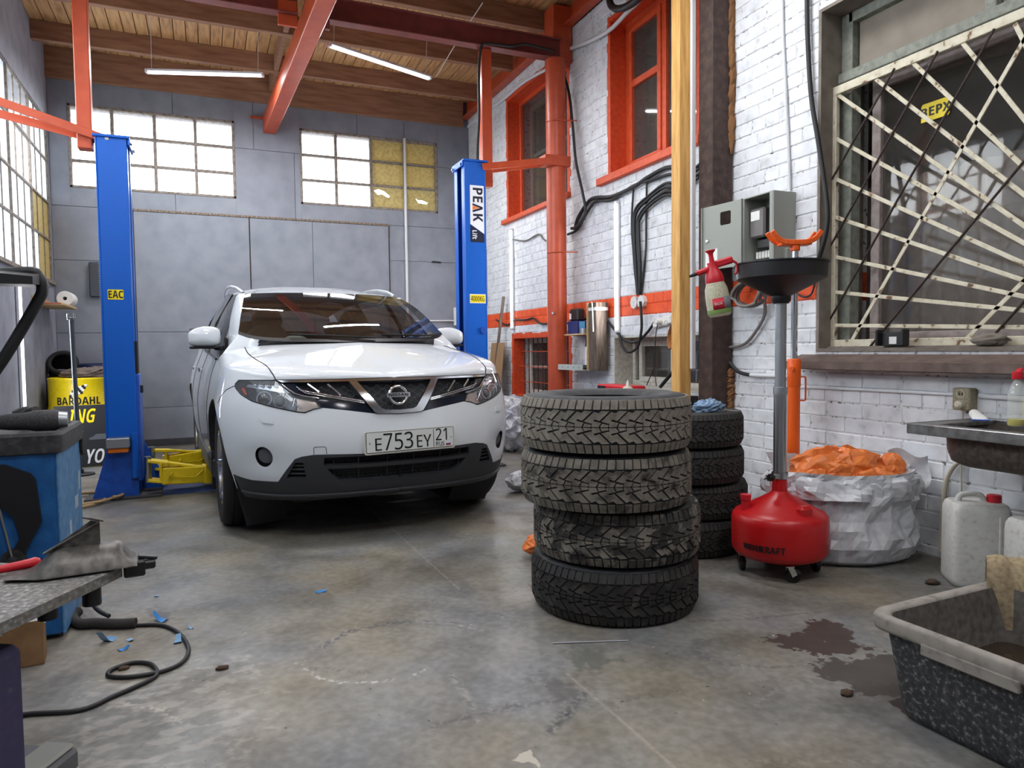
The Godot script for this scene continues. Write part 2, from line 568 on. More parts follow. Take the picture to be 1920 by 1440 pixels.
func ground_picture(x0: float, x1: float, z0: float, z1: float, ppm: float, marks: bool) -> ImageTexture:
	var g := Ground.new()
	g.x0 = x0
	g.z0 = z0
	g.ppm = ppm
	g.w = int((x1 - x0) * ppm)
	g.h = int((z1 - z0) * ppm)
	g.wob = FastNoiseLite.new()
	g.wob.seed = 77
	g.wob.frequency = 0.02
	g.wob.fractal_octaves = 4
	var a := ground_noise(1, 0.55, 4, g)
	var b := ground_noise(2, 2.6, 5, g)
	var c := ground_noise(3, 22.0, 4, g)
	var d := ground_noise(4, 1.3, 3, g)
	g.px = PackedByteArray()
	g.px.resize(g.w * g.h * 3)
	var k := 0
	for i in g.w * g.h:
		var v := 115.0 + (a[i] - 128) * 0.16 + (b[i] - 128) * 0.22 + (c[i] - 128) * 0.12
		var warm := (d[i] - 128) * 0.07
		if b[i] > 158:
			v -= (b[i] - 158) * 0.35
		g.px[k] = clampi(int(v + 5.0 + warm), 0, 255)
		g.px[k + 1] = clampi(int(v + 2.0 + warm * 0.3), 0, 255)
		g.px[k + 2] = clampi(int(v - 5.0 - warm), 0, 255)
		k += 3
	var rng := RandomNumberGenerator.new()
	rng.seed = 5
	if marks:
		var pale := rgb(178, 172, 162)
		var oil := rgb(66, 54, 49)
		# plaster dust trodden into the concrete, pale film by the tyres
		g.blot([-0.343, -2.729, -0.127, -2.664, 0.076, -2.58, 0.117, -2.394, 0.086, -2.129, 0.026, -1.95, -0.105, -1.9, -0.288, -2.0, -0.406, -2.4], pale, 0.5, 0.12, 0.06, 0.3)
		g.blot([0.029, -2.768, 0.118, -2.702, 0.124, -2.514, 0.059, -2.566], pale, 0.6, 0.04, 0.03, 0.1)
		g.blot([1.644, -4.098, 1.73, -3.84, 1.409, -3.102, 1.22, -2.861, 1.333, -3.328], rgb(146, 150, 142), 0.5, 0.08, 0.08)
		g.blot([-0.257, -3.407, -0.171, -3.332, -0.175, -3.202, -0.228, -3.259], rgb(84, 82, 92), 0.6, 0.04, 0.02)
		g.blot([1.235, -2.314, 1.293, -2.235, 1.287, -2.114, 1.178, -2.073, 1.151, -2.177], rgb(92, 95, 88), 0.6, 0.05, 0.02)
		g.blot([0.996, -2.157, 1.089, -1.988, 1.024, -1.903, 0.963, -2.045], rgb(86, 84, 84), 0.6, 0.05, 0.03)
		# grey skids and the round scuff of a stack that stood there
		g.stroke([0.358, -2.667, 0.477, -2.778, 0.629, -2.796, 0.755, -2.769, 0.884, -2.678], 0.03, rgb(70, 70, 76), 0.7)
		g.stroke([0.755, -2.76, 0.884, -2.678, 0.968, -2.567], 0.012, rgb(176, 174, 166), 0.7)
		g.stroke([0.262, -2.577, 0.322, -2.414, 0.382, -2.353, 0.481, -2.312, 0.585, -2.294, 0.673, -2.341], 0.014, rgb(196, 194, 190), 0.85, 0.45)
		g.stroke([0.733, -2.256, 0.73, -2.113, 0.712, -1.934], 0.022, rgb(160, 158, 152), 0.6)
		g.stroke([1.077, -1.954, 0.964, -1.859, 0.875, -1.795], 0.03, rgb(74, 74, 78), 0.75)
		g.stroke([0.58, -1.96, 0.68, -1.972, 0.836, -1.97, 0.991, -1.947], 0.03, rgb(84, 82, 84), 0.6)
		g.stroke([1.675, -2.137, 1.607, -2.06, 1.597, -2.0, 1.64, -1.93], 0.03, rgb(88, 88, 92), 0.6)
		g.stroke([1.9, -2.25, 2.1, -2.2, 2.3, -2.16], 0.012, rgb(84, 82, 80), 0.6)
		g.stroke([1.75, -2.3, 1.9, -2.25], 0.012, rgb(84, 82, 80), 0.6)
		g.stroke([1.6, -1.95, 1.75, -1.85, 1.95, -1.78], 0.014, rgb(88, 86, 82), 0.6)
		g.stroke([-0.28, -2.499, -0.163, -2.409, -0.099, -2.277], 0.025, rgb(190, 184, 174), 0.7)
		# joint sawn in the slab, filled with pale dust
		g.stroke([1.02, -5.5, 1.03, -4.2, 1.04, -3.063], 0.006, rgb(168, 162, 148), 0.75, 0.1)
		g.stroke([1.092, -2.1, 1.098, -1.715, 1.094, -1.0], 0.01, rgb(160, 150, 138), 0.75, 0.1)
		g.blot([0.717, -1.711, 0.786, -1.735, 0.78, -1.64, 0.76, -1.68], rgb(188, 180, 166), 0.9, 0.006)
		# spilt oil by the tub
		g.blot([1.89, -2.048, 1.999, -2.031, 2.104, -2.033, 2.206, -2.118, 2.264, -2.078, 2.282, -2.003, 2.245, -1.934, 2.17, -1.876, 2.2, -1.82, 2.051, -1.824, 1.98, -1.857, 1.93, -1.925], oil, 0.92, 0.028)
		g.blot([1.903, -1.798, 1.978, -1.814, 2.02, -1.771, 2.095, -1.77, 2.187, -1.776, 2.252, -1.716, 1.991, -1.497, 1.928, -1.548, 1.861, -1.594, 1.887, -1.654, 1.842, -1.733], rgb(72, 66, 62), 0.9, 0.028)
		g.blot([1.905, -1.52, 1.988, -1.513, 1.96, -1.1, 1.89, -1.18, 1.885, -1.426], rgb(52, 42, 40), 0.95, 0.008)
		g.blot([1.4, -3.1, 1.36, -3.0, 1.33, -2.86, 1.37, -2.87], rgb(84, 64, 52), 0.8, 0.03, 0.0, 0.2)
		for t in 420:
			var x := rng.randf_range(-0.6, 2.9)
			var z := rng.randf_range(-4.8, -1.2)
			var s := rng.randf_range(0.0015, 0.006)
			g.blot([x - s, z, x, z - s * 0.7, x + s, z + s * 0.3, x, z + s * 0.7], rgb(48, 42, 38) if t % 3 else rgb(200, 198, 192), rng.randf_range(0.5, 0.95), s)
	for t in (26 if marks else 14):
		var x := rng.randf_range(-1.3, 2.8)
		var z := rng.randf_range(z0 + 0.3, z1 - 0.3)
		var an := rng.randf_range(-0.6, 0.6)
		var l := rng.randf_range(0.15, 0.5)
		g.stroke([x, z, x + l * cos(an), z + l * sin(an)], rng.randf_range(0.012, 0.035), rgb(92, 90, 86) if t % 2 else rgb(146, 142, 132), 0.5, 0.4)
	var im := Image.create_from_data(g.w, g.h, false, Image.FORMAT_RGB8, g.px)
	return ImageTexture.create_from_image(im)

func slab_top(st: SurfaceTool, x0: float, x1: float, z0: float, z1: float) -> void:
	st.set_normal(Vector3.UP)
	for q in [[0, 0], [1, 0], [1, 1], [0, 0], [1, 1], [0, 1]]:
		st.set_uv(Vector2(q[0], q[1]))
		st.add_vertex(Vector3(lerpf(x0, x1, q[0]), 0, lerpf(z0, z1, q[1])))

func build_floor() -> void:
	var f := structure("floor")
	var rough := ntex(60, 0.02, [Color(0.36, 0.36, 0.36), Color(0.62, 0.62, 0.62)], [0.25, 0.75])
	for t in [[-1.6, 3.5, -5.5, -1.0, 322.0, true], [-1.6, 3.5, -9.5, -5.5, 150.0, false], [-1.6, 3.5, -1.0, 3.1, 60.0, false]]:
		var st := S()
		slab_top(st, t[0], t[1], t[2], t[3])
		var m := mat("concrete_%d" % int(t[4]), Color.WHITE, 1.0)
		m.albedo_texture = ground_picture(t[0], t[1], t[2], t[3], t[4], t[5])
		m.roughness_texture = rough
		m.texture_repeat = false
		m.metallic_specular = 0.4
		obj("slab", st.commit(), m, f)
	var u := S()
	bx(u, Vector3(-1.9, -0.3, -9.9), Vector3(5.9, -0.02, 3.5))
	obj("subfloor", u, M.dark_base, f)

# ---------------------------------------------------------------- ceiling

func build_ceiling() -> void:
	var c := structure("ceiling")
	var rng := RandomNumberGenerator.new()
	rng.seed = 11
	var wide := 0.121
	var n := 0
	var x := XL
	while x < XR - 0.01:
		var w := minf(wide, XR - x)
		var st := S()
		var y := CEIL + rng.randf_range(-0.002, 0.002)
		bx(st, Vector3(x + 0.0035, y, ZB), Vector3(x + w - 0.0035, y + 0.03, ZF), 0.003)
		obj("board", st, M["ceiling_board_%d" % (rng.randi() % 4)], c)
		x += wide
		n += 1
	var cap := S()
	bx(cap, Vector3(XL - 0.3, CEIL + 0.028, ZB - 0.3), Vector3(XR + 2.2, CEIL + 0.15, ZF + 0.3))
	obj("deck", cap, M.dark_base, c)
	var z := -8.72
	while z < ZF:
		var st := S()
		bx(st, Vector3(XL, 4.335, z - 0.075), Vector3(3.36, CEIL - 0.001, z), 0.004)
		obj("joist", st, M.joist_wood, c)
		z += 1.055
	var wp := S()
	bx(wp, Vector3(XL, 4.19, ZB), Vector3(3.36, CEIL - 0.001, ZB + 0.06), 0.004)
	obj("wall_plate", wp, M.joist_wood, c)
	for q in [[0.84, -8.80, -9.38], [0.84, -7.73, -8.71], [0.84, -6.67, -7.65]]:
		var st := S()
		bx(st, Vector3(q[0] - 0.025, 4.34, q[2]), Vector3(q[0] + 0.025, CEIL - 0.001, q[1]), 0.003)
		obj("blocking", st, M.joist_wood, c)

# ---------------------------------------------------------------- grey gate wall

func cut_rects(lo: Vector2, hi: Vector2, holes: Array) -> Array:
	var parts := [[lo, hi]]
	for q in holes:
		var next := []
		for p in parts:
			var a: Vector2 = p[0]
			var b: Vector2 = p[1]
			var h0: Vector2 = q[0]
			var h1: Vector2 = q[1]
			if h1.x <= a.x or h0.x >= b.x or h1.y <= a.y or h0.y >= b.y:
				next.append(p)
				continue
			if h0.x > a.x:
				next.append([a, Vector2(h0.x, b.y)])
			if h1.x < b.x:
				next.append([Vector2(h1.x, a.y), b])
			var xa := maxf(a.x, h0.x)
			var xb := minf(b.x, h1.x)
			if h0.y > a.y:
				next.append([Vector2(xa, a.y), Vector2(xb, h0.y)])
			if h1.y < b.y:
				next.append([Vector2(xa, h1.y), Vector2(xb, b.y)])
		parts = next
	return parts

func build_back_wall() -> void:
	var w := structure("wall_back")
	var win := [[Vector2(-1.36, 3.0), Vector2(0.40, 3.94)], [Vector2(1.17, 2.99), Vector2(2.99, 3.94)]]
	var gate := [Vector2(-0.74, 0.0), Vector2(2.30, 2.79)]
	var core := S()
	for p in cut_rects(Vector2(XL - 0.3, -0.02), Vector2(XR + 0.3, CEIL + 0.1), win):
		bx(core, Vector3(p[0].x, p[0].y, ZB - 0.25), Vector3(p[1].x, p[1].y, ZB - 0.012))
	obj("core", core, M.grey_plaster, w)
	# sheets screwed to the wall with open joints between them
	var xs := [XL, -0.74, -0.28, 0.78, 1.30, 2.30, 2.53, XR]
	var bands := [[0.0, 0.45, [XL, -0.74]], [0.45, 1.35, [XL, -0.74]], [1.35, 2.18, [XL, -0.74]], [2.18, 2.79, [XL, -0.74]], [0.0, 1.3, [2.30, XR]], [1.3, 2.32, [2.30, XR]], [2.32, 2.79, [2.30, XR]],
		[2.79, 3.62, [XL, -0.28, 1.10, 2.53, XR]], [3.62, 4.21, [XL, -0.28, 0.62, 1.9, 2.53, XR]]]
	var g := 0.003
	var kk := 0
	for b in bands:
		for i in b[2].size() - 1:
			for p in cut_rects(Vector2(b[2][i] + g, b[0] + g), Vector2(b[2][i + 1] - g, b[1] - g), win):
				var st := S()
				bx(st, Vector3(p[0].x, p[0].y, ZB - 0.012), Vector3(p[1].x, p[1].y, ZB), 0.0015)
				obj("panel", st, M.grey_paint if kk % 2 else M.grey_paint_b, w)
				kk += 1
	# gate of two leaves behind a rusty reveal
	var d := structure("door_1")
	for leaf in [[-0.73, 0.535], [0.55, 2.29]]:
		var lf := Node3D.new()
		lf.name = "gate_leaf"
		d.add_child(lf, true)
		var cuts: Array = [[leaf[0], leaf[1]]] if leaf[0] < 0 else [[leaf[0], 1.30], [1.305, leaf[1]]]
		for cx in cuts:
			for cy in [[0.04, 0.46], [0.465, 1.36], [1.365, 2.77]]:
				var st := S()
				bx(st, Vector3(cx[0], cy[0], ZB - 0.01), Vector3(cx[1], cy[1], ZB + 0.012), 0.002)
				obj("panel", st, M.grey_paint_b if kk % 3 else M.grey_paint, lf)
				kk += 1
	for q in [[Vector3(-0.745, 2.775, ZB), Vector3(2.305, 2.80, ZB + 0.016)], [Vector3(-0.745, 0, ZB), Vector3(-0.735, 2.775, ZB + 0.008)], [Vector3(2.29, 0, ZB), Vector3(2.303, 2.775, ZB + 0.015)], [Vector3(0.535, 0, ZB - 0.004), Vector3(0.55, 2.775, ZB + 0.007)]]:
		var st := S()
		bx(st, q[0], q[1], 0.002)
		obj("gate_edge", st, M.rusty_edge if q[0].x < 0.5 and q[1].x > 1 else (M.rust_dark if q[0].x > 0 else M.dark_base), d)
	var bb := structure("baseboard_back")
	var bst := S()
	bx(bst, Vector3(XL, 0, ZB + 0.012), Vector3(XR, 0.085, ZB + 0.03), 0.003)
	obj("strip", bst, M.dark_base, bb)
	# two windows of twelve panes
	for k in 2:
		var lo: Vector2 = win[k][0]
		var hi: Vector2 = win[k][1]
		var wn := structure("window_%d" % (k + 1))
		var fr := S()
		var t := 0.03
		bx(fr, Vector3(lo.x, lo.y, ZB - 0.1), Vector3(hi.x, lo.y + t, ZB + 0.006), 0.004)
		bx(fr, Vector3(lo.x, hi.y - t, ZB - 0.1), Vector3(hi.x, hi.y, ZB + 0.006), 0.004)
		bx(fr, Vector3(lo.x, lo.y, ZB - 0.1), Vector3(lo.x + t, hi.y, ZB + 0.006), 0.004)
		bx(fr, Vector3(hi.x - t, lo.y, ZB - 0.1), Vector3(hi.x, hi.y, ZB + 0.006), 0.004)
		obj("frame", fr, M.window_frame_old, wn)
		var cw := (hi.x - lo.x) / 4.0
		var rh := (hi.y - lo.y) / 3.0
		for i in range(1, 4):
			var st := S()
			bx(st, Vector3(lo.x + cw * i - 0.018, lo.y, ZB - 0.08), Vector3(lo.x + cw * i + 0.018, hi.y, ZB - 0.01), 0.003)
			obj("mullion", st, M.window_frame_old, wn)
		for j in range(1, 3):
			var st := S()
			bx(st, Vector3(lo.x, lo.y + rh * j - 0.014, ZB - 0.08), Vector3(hi.x, lo.y + rh * j + 0.014, ZB - 0.014), 0.003)
			obj("transom", st, M.window_frame_old, wn)
		for i in 4:
			for j in 3:
				var a := Vector2(lo.x + cw * i + 0.01, lo.y + rh * j + 0.01)
				var b := Vector2(lo.x + cw * (i + 1) - 0.01, lo.y + rh * (j + 1) - 0.01)
				var film: bool = k == 1 and i >= 2
				var st := S()
				if film and j == 0:
					# the film is torn: a ragged hole lets the daylight through
					var c := (a + b) * 0.5 + (Vector2(-0.08, 0.06) if i == 2 else Vector2(0.0, 0.0))
					var hole := V2([-0.11, 0.03, -0.05, 0.05, 0.02, 0.03, 0.10, -0.03, 0.08, -0.05, 0.0, -0.01, -0.06, -0.02]) if i == 2 else V2([-0.08, 0.03, -0.05, 0.0, 0.0, 0.01, 0.09, -0.02, 0.07, -0.04, -0.04, -0.03])
					for h in hole.size():
						hole[h] += c
					for pc in Geometry2D.clip_polygons(PackedVector2Array([a, Vector2(c.x, a.y), Vector2(c.x, b.y), Vector2(a.x, b.y)]), hole) + Geometry2D.clip_polygons(PackedVector2Array([Vector2(c.x, a.y), Vector2(b.x, a.y), b, Vector2(c.x, b.y)]), hole):
						prism(st, pc, 0.002, Transform3D(Basis(), Vector3(0, 0, ZB - 0.03)))
				else:
					bx(st, Vector3(a.x, a.y, ZB - 0.05), Vector3(b.x, b.y, ZB - 0.046))
				var m: Material = M.film_yellowed if film else M.glass_clear_pane
				obj("pane", st, m, wn)

# ---------------------------------------------------------------- wall with the long glazed band

func build_left_wall() -> void:
	var w := structure("wall_left")
	var y0 := 1.92
	var y1 := 3.72
	var zn := -1.2
	var core := S()
	for p in cut_rects(Vector2(ZB - 0.3, -0.02), Vector2(ZF + 0.3, CEIL + 0.1), [[Vector2(ZB + 0.03, y0), Vector2(zn, y1)]]):
		bx(core, Vector3(XL - 0.3, p[0].y, p[0].x), Vector3(XL, p[1].y, p[1].x))
	obj("core", core, M.grey_plaster, w)
	var led := S()
	bx(led, Vector3(XL - 0.12, y0 - 0.04, ZB + 0.03), Vector3(XL + 0.03, y0, zn), 0.004)
	obj("window_ledge", led, M.window_frame_old, w)
	var wn := structure("window_3")
	var rows := [y0, 2.385, 2.80, 3.27, y1]
	var step := 0.285
	var zs := []
	var z := ZB + 0.03
	while z < zn - 0.1:
		zs.append(z)
		z += step
	zs.append(zn)
	for i in zs.size():
		var st := S()
		var t := 0.03 if i % 3 == 0 else 0.011
		bx(st, Vector3(XL - 0.035, y0, zs[i] - t * 0.5), Vector3(XL - (0.01 if i % 3 == 0 else 0.02), y1, zs[i] + t * 0.5), 0.002)
		obj("mullion", st, M.window_frame_old, wn)
	for r in rows:
		var st := S()
		bx(st, Vector3(XL - 0.036, r - 0.012, ZB + 0.03), Vector3(XL - 0.012, r + 0.012, zn), 0.002)
		obj("transom", st, M.window_frame_old, wn)
	for i in zs.size() - 1:
		for j in 4:
			var st := S()
			bx(st, Vector3(XL - 0.034, rows[j] + 0.012, zs[i] + 0.006), Vector3(XL - 0.03, rows[j + 1] - 0.012, zs[i + 1] - 0.006))
			var m: Material = M.pane_frosted
			if i < 3 and j == 1 or i < 2 and j == 0:
				m = M.film_yellowed
			elif i >= 3 and j >= 2 and i % 7 != 6:
				m = M.glass_clear_pane
			obj("pane", st, m, wn)

func build_front_wall() -> void:
	var w := structure("wall_front")
	var st := S()
	bx(st, Vector3(XL - 0.3, -0.02, ZF), Vector3(XR + 2.2, CEIL + 0.1, ZF + 0.25))
	obj("core", st, M.grey_plaster, w)

# ---------------------------------------------------------------- brick wall (distance along the wall t = -z)

const OPENINGS := [[6.5, 8.06, 2.70, 4.12], [4.42, 5.68, 2.68, 4.07], [6.5, 7.95, 0.55, 1.25], [4.38, 5.62, 0.76, 1.21], [0.9, 3.27, 1.07, 3.12]]
const PITCH := 0.089
const BAND0 := 1.39
const BAND1 := 1.568

# point on the brick wall: t along it, height y, d out of it into the room
func rw(t: float, y: float, d := 0.0) -> Vector3:
	return Vector3(XR - d, y, -t)

func free_spans(y0: float, y1: float) -> Array:
	var spans := [[-3.0, 9.45]]
	for o in OPENINGS:
		if y1 <= o[2] + 0.01 or y0 >= o[3] - 0.01:
			continue
		var next := []
		for s in spans:
			if o[1] <= s[0] or o[0] >= s[1]:
				next.append(s)
				continue
			if o[0] > s[0]:
				next.append([s[0], o[0]])
			if o[1] < s[1]:
				next.append([o[1], s[1]])
		spans = next
	return spans

func build_brick_wall() -> void:
	var w := structure("wall_right")
	var holes := []
	for o in OPENINGS:
		holes.append([Vector2(o[0], o[2]), Vector2(o[1], o[3])])
	for zone in [[-0.02, BAND0, "mortar_white"], [BAND0, BAND1, "mortar_orange"], [BAND1, CEIL + 0.1, "mortar_white"]]:
		var st := S()
		for p in cut_rects(Vector2(-3.2, zone[0]), Vector2(9.5, zone[1]), holes):
			bx(st, Vector3(XR + 0.004, p[0].y, -p[1].x), Vector3(XR + 0.42, p[1].y, -p[0].x))
		obj("mortar", st, M[zone[2]], w)
	var rng := RandomNumberGenerator.new()
	rng.seed = 21
	var cam: Camera3D = get_node("camera")
	var inv := cam.transform.affine_inverse()
	var whites := ["brick_white", "brick_white_b", "brick_white_c", "brick_white"]
	var near := []
	var course := -1
	var y := BAND0 - 16 * PITCH
	while y < CEIL:
		course += 1
		var y0 := maxf(y, 0.0)
		var y1 := minf(y + PITCH, CEIL + 0.02)
		var header: bool = course % 4 == 1
		var pitch := 0.128 if header else 0.258
		for s in free_spans(y0, y1):
			var t: float = s[0] - (rng.randf() * 0.02 + (0.064 if header else (0.129 if course % 2 else 0.0)))
			while t < s[1]:
				var a := maxf(t, s[0])
				var b := minf(t + pitch, s[1])
				t += pitch
				if b - a < 0.025 or y1 - y0 < 0.03:
					continue
				var yc := clampf(y0, 0, CEIL)
				var c := Vector3(XR + 0.03 + rng.randf_range(-0.0016, 0.0016), (y0 + y1) * 0.5 + rng.randf_range(-0.0015, 0.0015), -(a + b) * 0.5)
				var size := Vector3(0.06, y1 - y0 - rng.randf_range(0.003, 0.006), b - a - rng.randf_range(0.003, 0.006))
				var orange: bool = c.y > BAND0 and c.y < BAND1
				var q := inv * c
				var seen: bool = q.z < -0.5 and absf(q.x / q.z) < 0.73 and absf(q.y / q.z) < 0.55
				near.append([(-q.z if seen else 100.0 + absf(q.z)), c, size, orange, yc])
		y += PITCH
	near.sort_custom(func(p, q): return p[0] < q[0])
	var cache := {}
	var rest := {}
	for k in near.size():
		var e: Array = near[k]
		var key: String = "brick_orange" if e[3] else whites[rng.randi() % 4]
		if k < 300:
			var sz: Vector3 = e[2]
			var id := Vector3(0.06, snappedf(sz.y, 0.002), snappedf(sz.z, 0.003))
			if not cache.has(id):
				var st := S()
				box(st, Vector3.ZERO, id, 0.006)
				cache[id] = done(st)
			var o := obj("brick", cache[id], M[key], w)
			o.position = e[1]
			o.rotation = Vector3(rng.randf_range(-0.004, 0.004), rng.randf_range(-0.008, 0.008), rng.randf_range(-0.01, 0.01))
		else:
			if not rest.has(key):
				rest[key] = S()
			box(rest[key], e[1], e[2], 0.006)
	for key in rest:
		var o := obj("brick_courses", rest[key], M[key], w)
		o.set_meta("kind", "stuff")
	# rooms behind the openings
	var r := structure("wall_beyond")
	var st := S()
	bx(st, Vector3(5.3, -0.02, -9.8), Vector3(5.5, CEIL + 0.1, 3.2))
	bx(st, Vector3(3.8, -0.02, -9.8), Vector3(5.4, CEIL + 0.1, -9.5))
	obj("plaster", st, M.room_plaster, r)

# ---------------------------------------------------------------- windows of the brick wall

# wooden frame in an opening: reveal lining, outer frame
func reveal(st: SurfaceTool, o: Array, depth: float, thick := 0.012) -> void:
	bx(st, rw(o[0], o[2], -depth), rw(o[0] + thick, o[3], 0.004))
	bx(st, rw(o[1] - thick, o[2], -depth), rw(o[1], o[3], 0.004))
	bx(st, rw(o[0] + thick, o[3] - thick, -depth), rw(o[1] - thick, o[3], 0.004))
	bx(st, rw(o[0] + thick, o[2], -depth), rw(o[1] - thick, o[2] + thick, 0.004))

# ragged painted margin round an opening on the brick face
func margin(st: SurfaceTool, o: Array, wide: float, sd: int) -> void:
	var rng := RandomNumberGenerator.new()
	rng.seed = sd
	for e in [[o[1], o[1] + wide, o[2], o[3] + wide], [o[0] - wide, o[0], o[2], o[3] + wide]]:
		var y: float = e[2]
		while y < e[3]:
			var y2: float = minf(y + rng.randf_range(0.05, 0.12), e[3])
			var r := rng.randf_range(-0.012, 0.012)
			bx(st, rw(e[0] if e[0] < o[0] and false else (e[0] - (r if e[0] < o[0] else 0.0)), y, -0.01), rw(e[1] + (r if e[0] >= o[0] else 0.0), y2, 0.0035), 0.002)
			y = y2
	var t: float = o[0]
	while t < o[1]:
		var t2: float = minf(t + rng.randf_range(0.08, 0.2), o[1])
		bx(st, rw(t, o[3], -0.01), rw(t2, o[3] + wide + rng.randf_range(-0.012, 0.012), 0.0035), 0.002)
		t = t2

func casement(parent: Node, o: Array, d: float, fw: float, m: Material, glass: Material, bars: Array, deep := 0.05) -> void:
	var st := S()
	bx(st, rw(o[0], o[2], d - deep), rw(o[1], o[2] + fw, d), 0.004)
	bx(st, rw(o[0], o[3] - fw, d - deep), rw(o[1], o[3], d), 0.004)
	bx(st, rw(o[0], o[2] + fw, d - deep), rw(o[0] + fw, o[3] - fw, d), 0.004)
	bx(st, rw(o[1] - fw, o[2] + fw, d - deep), rw(o[1], o[3] - fw, d), 0.004)
	obj("sash", st, m, parent)
	for b in bars:
		var q := S()
		bx(q, rw(b[0], b[2], d - deep + 0.005), rw(b[1], b[3], d - 0.005), 0.003)
		obj("glazing_bar", q, m, parent)
	var g := S()
	bx(g, rw(o[0] + fw, o[2] + fw, d - deep * 0.6 - 0.002), rw(o[1] - fw, o[3] - fw, d - deep * 0.6 + 0.002))
	obj("pane", g, glass, parent)

func build_wall_windows() -> void:
	var o: Array
	var st: SurfaceTool
	# upper window by the gate: open inner casement, half hidden by the pipe
	var w4 := structure("window_4")
	o = OPENINGS[0]
	st = S()
	reveal(st, o, 0.15)
	margin(st, o, 0.045, 3)
	obj("painted_reveal", st, M.orange_render, w4)
	casement(w4, [6.5, 8.06, 2.70, 4.12], -0.15, 0.05, M.orange_window, M.glass_dark, [])
	casement(w4, [6.55, 7.98, 2.76, 4.06], -0.26, 0.075, M.frame_dusty_green, M.glass_dark, [[6.6, 7.95, 3.42, 3.46], [7.18, 7.24, 2.8, 4.0]])
	st = S()
	bx(st, rw(6.45, 2.645, -0.14), rw(8.2, 2.70, 0.045), 0.006)
	obj("sill_board", st, M.orange_window, w4)
	# upper window over the cables
	var w5 := structure("window_5")
	o = OPENINGS[1]
	st = S()
	reveal(st, o, 0.16)
	margin(st, o, 0.04, 4)
	obj("painted_reveal", st, M.orange_render, w5)
	casement(w5, [4.43, 5.67, 2.69, 4.06], -0.16, 0.055, M.orange_window, M.glass_dark, [[5.055, 5.115, 2.74, 4.01]])
	casement(w5, [5.115, 5.61, 2.75, 4.0], -0.15, 0.05, M.orange_window, M.glass_dark, [[5.165, 5.56, 3.46, 3.52]])
	st = S()
	bx(st, rw(4.35, 2.62, -0.14), rw(5.86, 2.69, 0.05), 0.006)
	obj("sill_board", st, M.orange_window, w5)
	st = S()
	sheet(st, 60, 1, func(u, v): return rw(lerpf(4.45, 5.6, u), lerpf(2.7, 4.05, v), -0.34 + sin(u * 70.0) * 0.012 + sin(u * 23.0) * 0.02))
	obj("curtain", st, M.curtain, w5)
	# lower barred window by the gate
	var w6 := structure("window_6")
	o = OPENINGS[2]
	st = S()
	reveal(st, o, 0.14)
	margin(st, o, 0.05, 5)
	obj("painted_reveal", st, M.orange_render, w6)
	casement(w6, [6.5, 7.93, 0.56, 1.24], -0.2, 0.06, M.frame_white_old, M.glass_dark, [[7.2, 7.28, 0.6, 1.2], [6.55, 7.9, 0.88, 0.91]])
	for k in 11:
		st = S()
		var t := 6.58 + k * 0.124
		tube(st, [rw(t, 0.56, -0.09), rw(t, 1.24, -0.09)], 0.006, 6)
		obj("window_bar", st, M.rust_dark, w6)
	for y in [0.72, 0.90, 1.08]:
		st = S()
		tube(st, [rw(6.51, y, -0.084), rw(7.94, y, -0.084)], 0.006, 6)
		obj("window_bar", st, M.orange_steel, w6)
	# lower window with white sashes behind the bench
	var w7 := structure("window_7")
	o = OPENINGS[3]
	st = S()
	reveal(st, o, 0.2)
	obj("plaster_reveal", st, M.frame_white_old, w7)
	casement(w7, [4.39, 5.6, 0.77, 1.2], -0.18, 0.045, M.frame_white_old, M.glass_dark, [[4.86, 4.95, 0.8, 1.18]])
	casement(w7, [4.95, 5.48, 0.8, 1.17], -0.17, 0.05, M.frame_white_old, M.glass_dark, [])
	for t in [5.12, 5.30, 4.6, 4.74]:
		st = S()
		bx(st, rw(t - 0.007, 0.82, -0.25), rw(t + 0.007, 1.16, -0.235), 0.002)
		obj("window_bar", st, M.frame_white_old, w7)
	for y in [0.92, 1.07]:
		st = S()
		bx(st, rw(4.42, y - 0.007, -0.25), rw(5.45, y + 0.007, -0.235), 0.002)
		obj("window_bar", st, M.frame_white_old, w7)
	# large window behind a rusty sunburst grille
	var w8 := structure("window_8")
	o = OPENINGS[4]
	st = S()
	reveal(st, o, 0.36, 0.02)
	obj("rendered_reveal", st, M.render_taupe, w8)
	st = S()
	bx(st, rw(0.92, 1.08, -0.22), rw(3.2, 1.13, -0.16), 0.004)
	bx(st, rw(0.92, 2.69, -0.24), rw(3.25, 2.75, -0.13), 0.005)
	bx(st, rw(3.17, 1.08, -0.24), rw(3.25, 3.1, -0.16), 0.004)
	bx(st, rw(0.92, 3.04, -0.24), rw(3.2, 3.1, -0.16), 0.004)
	bx(st, rw(2.33, 2.75, -0.24), rw(2.39, 3.05, -0.17), 0.004)
	obj("frame", st, M.frame_dusty_green, w8)
	for q in [[2.4, 3.16], [0.95, 2.32]]:
		st = S()
		bx(st, rw(q[0], 2.75, -0.225), rw(q[1], 3.04, -0.205), 0.003)
		obj("panel", st, M.panel_taupe, w8)
	casement(w8, [0.95, 3.12, 1.12, 2.69], -0.27, 0.06, M.frame_dusty_mauve, M.glass_dark, [])
	st = S()
	bx(st, rw(0.93, 1.07, -0.36), rw(3.24, 1.1, -0.05), 0.003)
	obj("inner_sill", st, M.render_taupe, w8)
	# grille: frame, cream flats and thin dark rods
	var gr := thing("window_grille", "flaking cream iron sunburst grille crossed by thin dark rods over the large window", "window grille", rw(3.25, 1.075, -0.11))
	var off := rw(3.25, 1.075, -0.11)
	st = S()
	for q in [[0.95, 3.265, 1.085, 1.14], [0.95, 3.265, 2.62, 2.67], [3.225, 3.27, 1.14, 2.62]]:
		bx(st, rw(q[0], q[2], -0.125) - off, rw(q[1], q[3], -0.095) - off, 0.003)
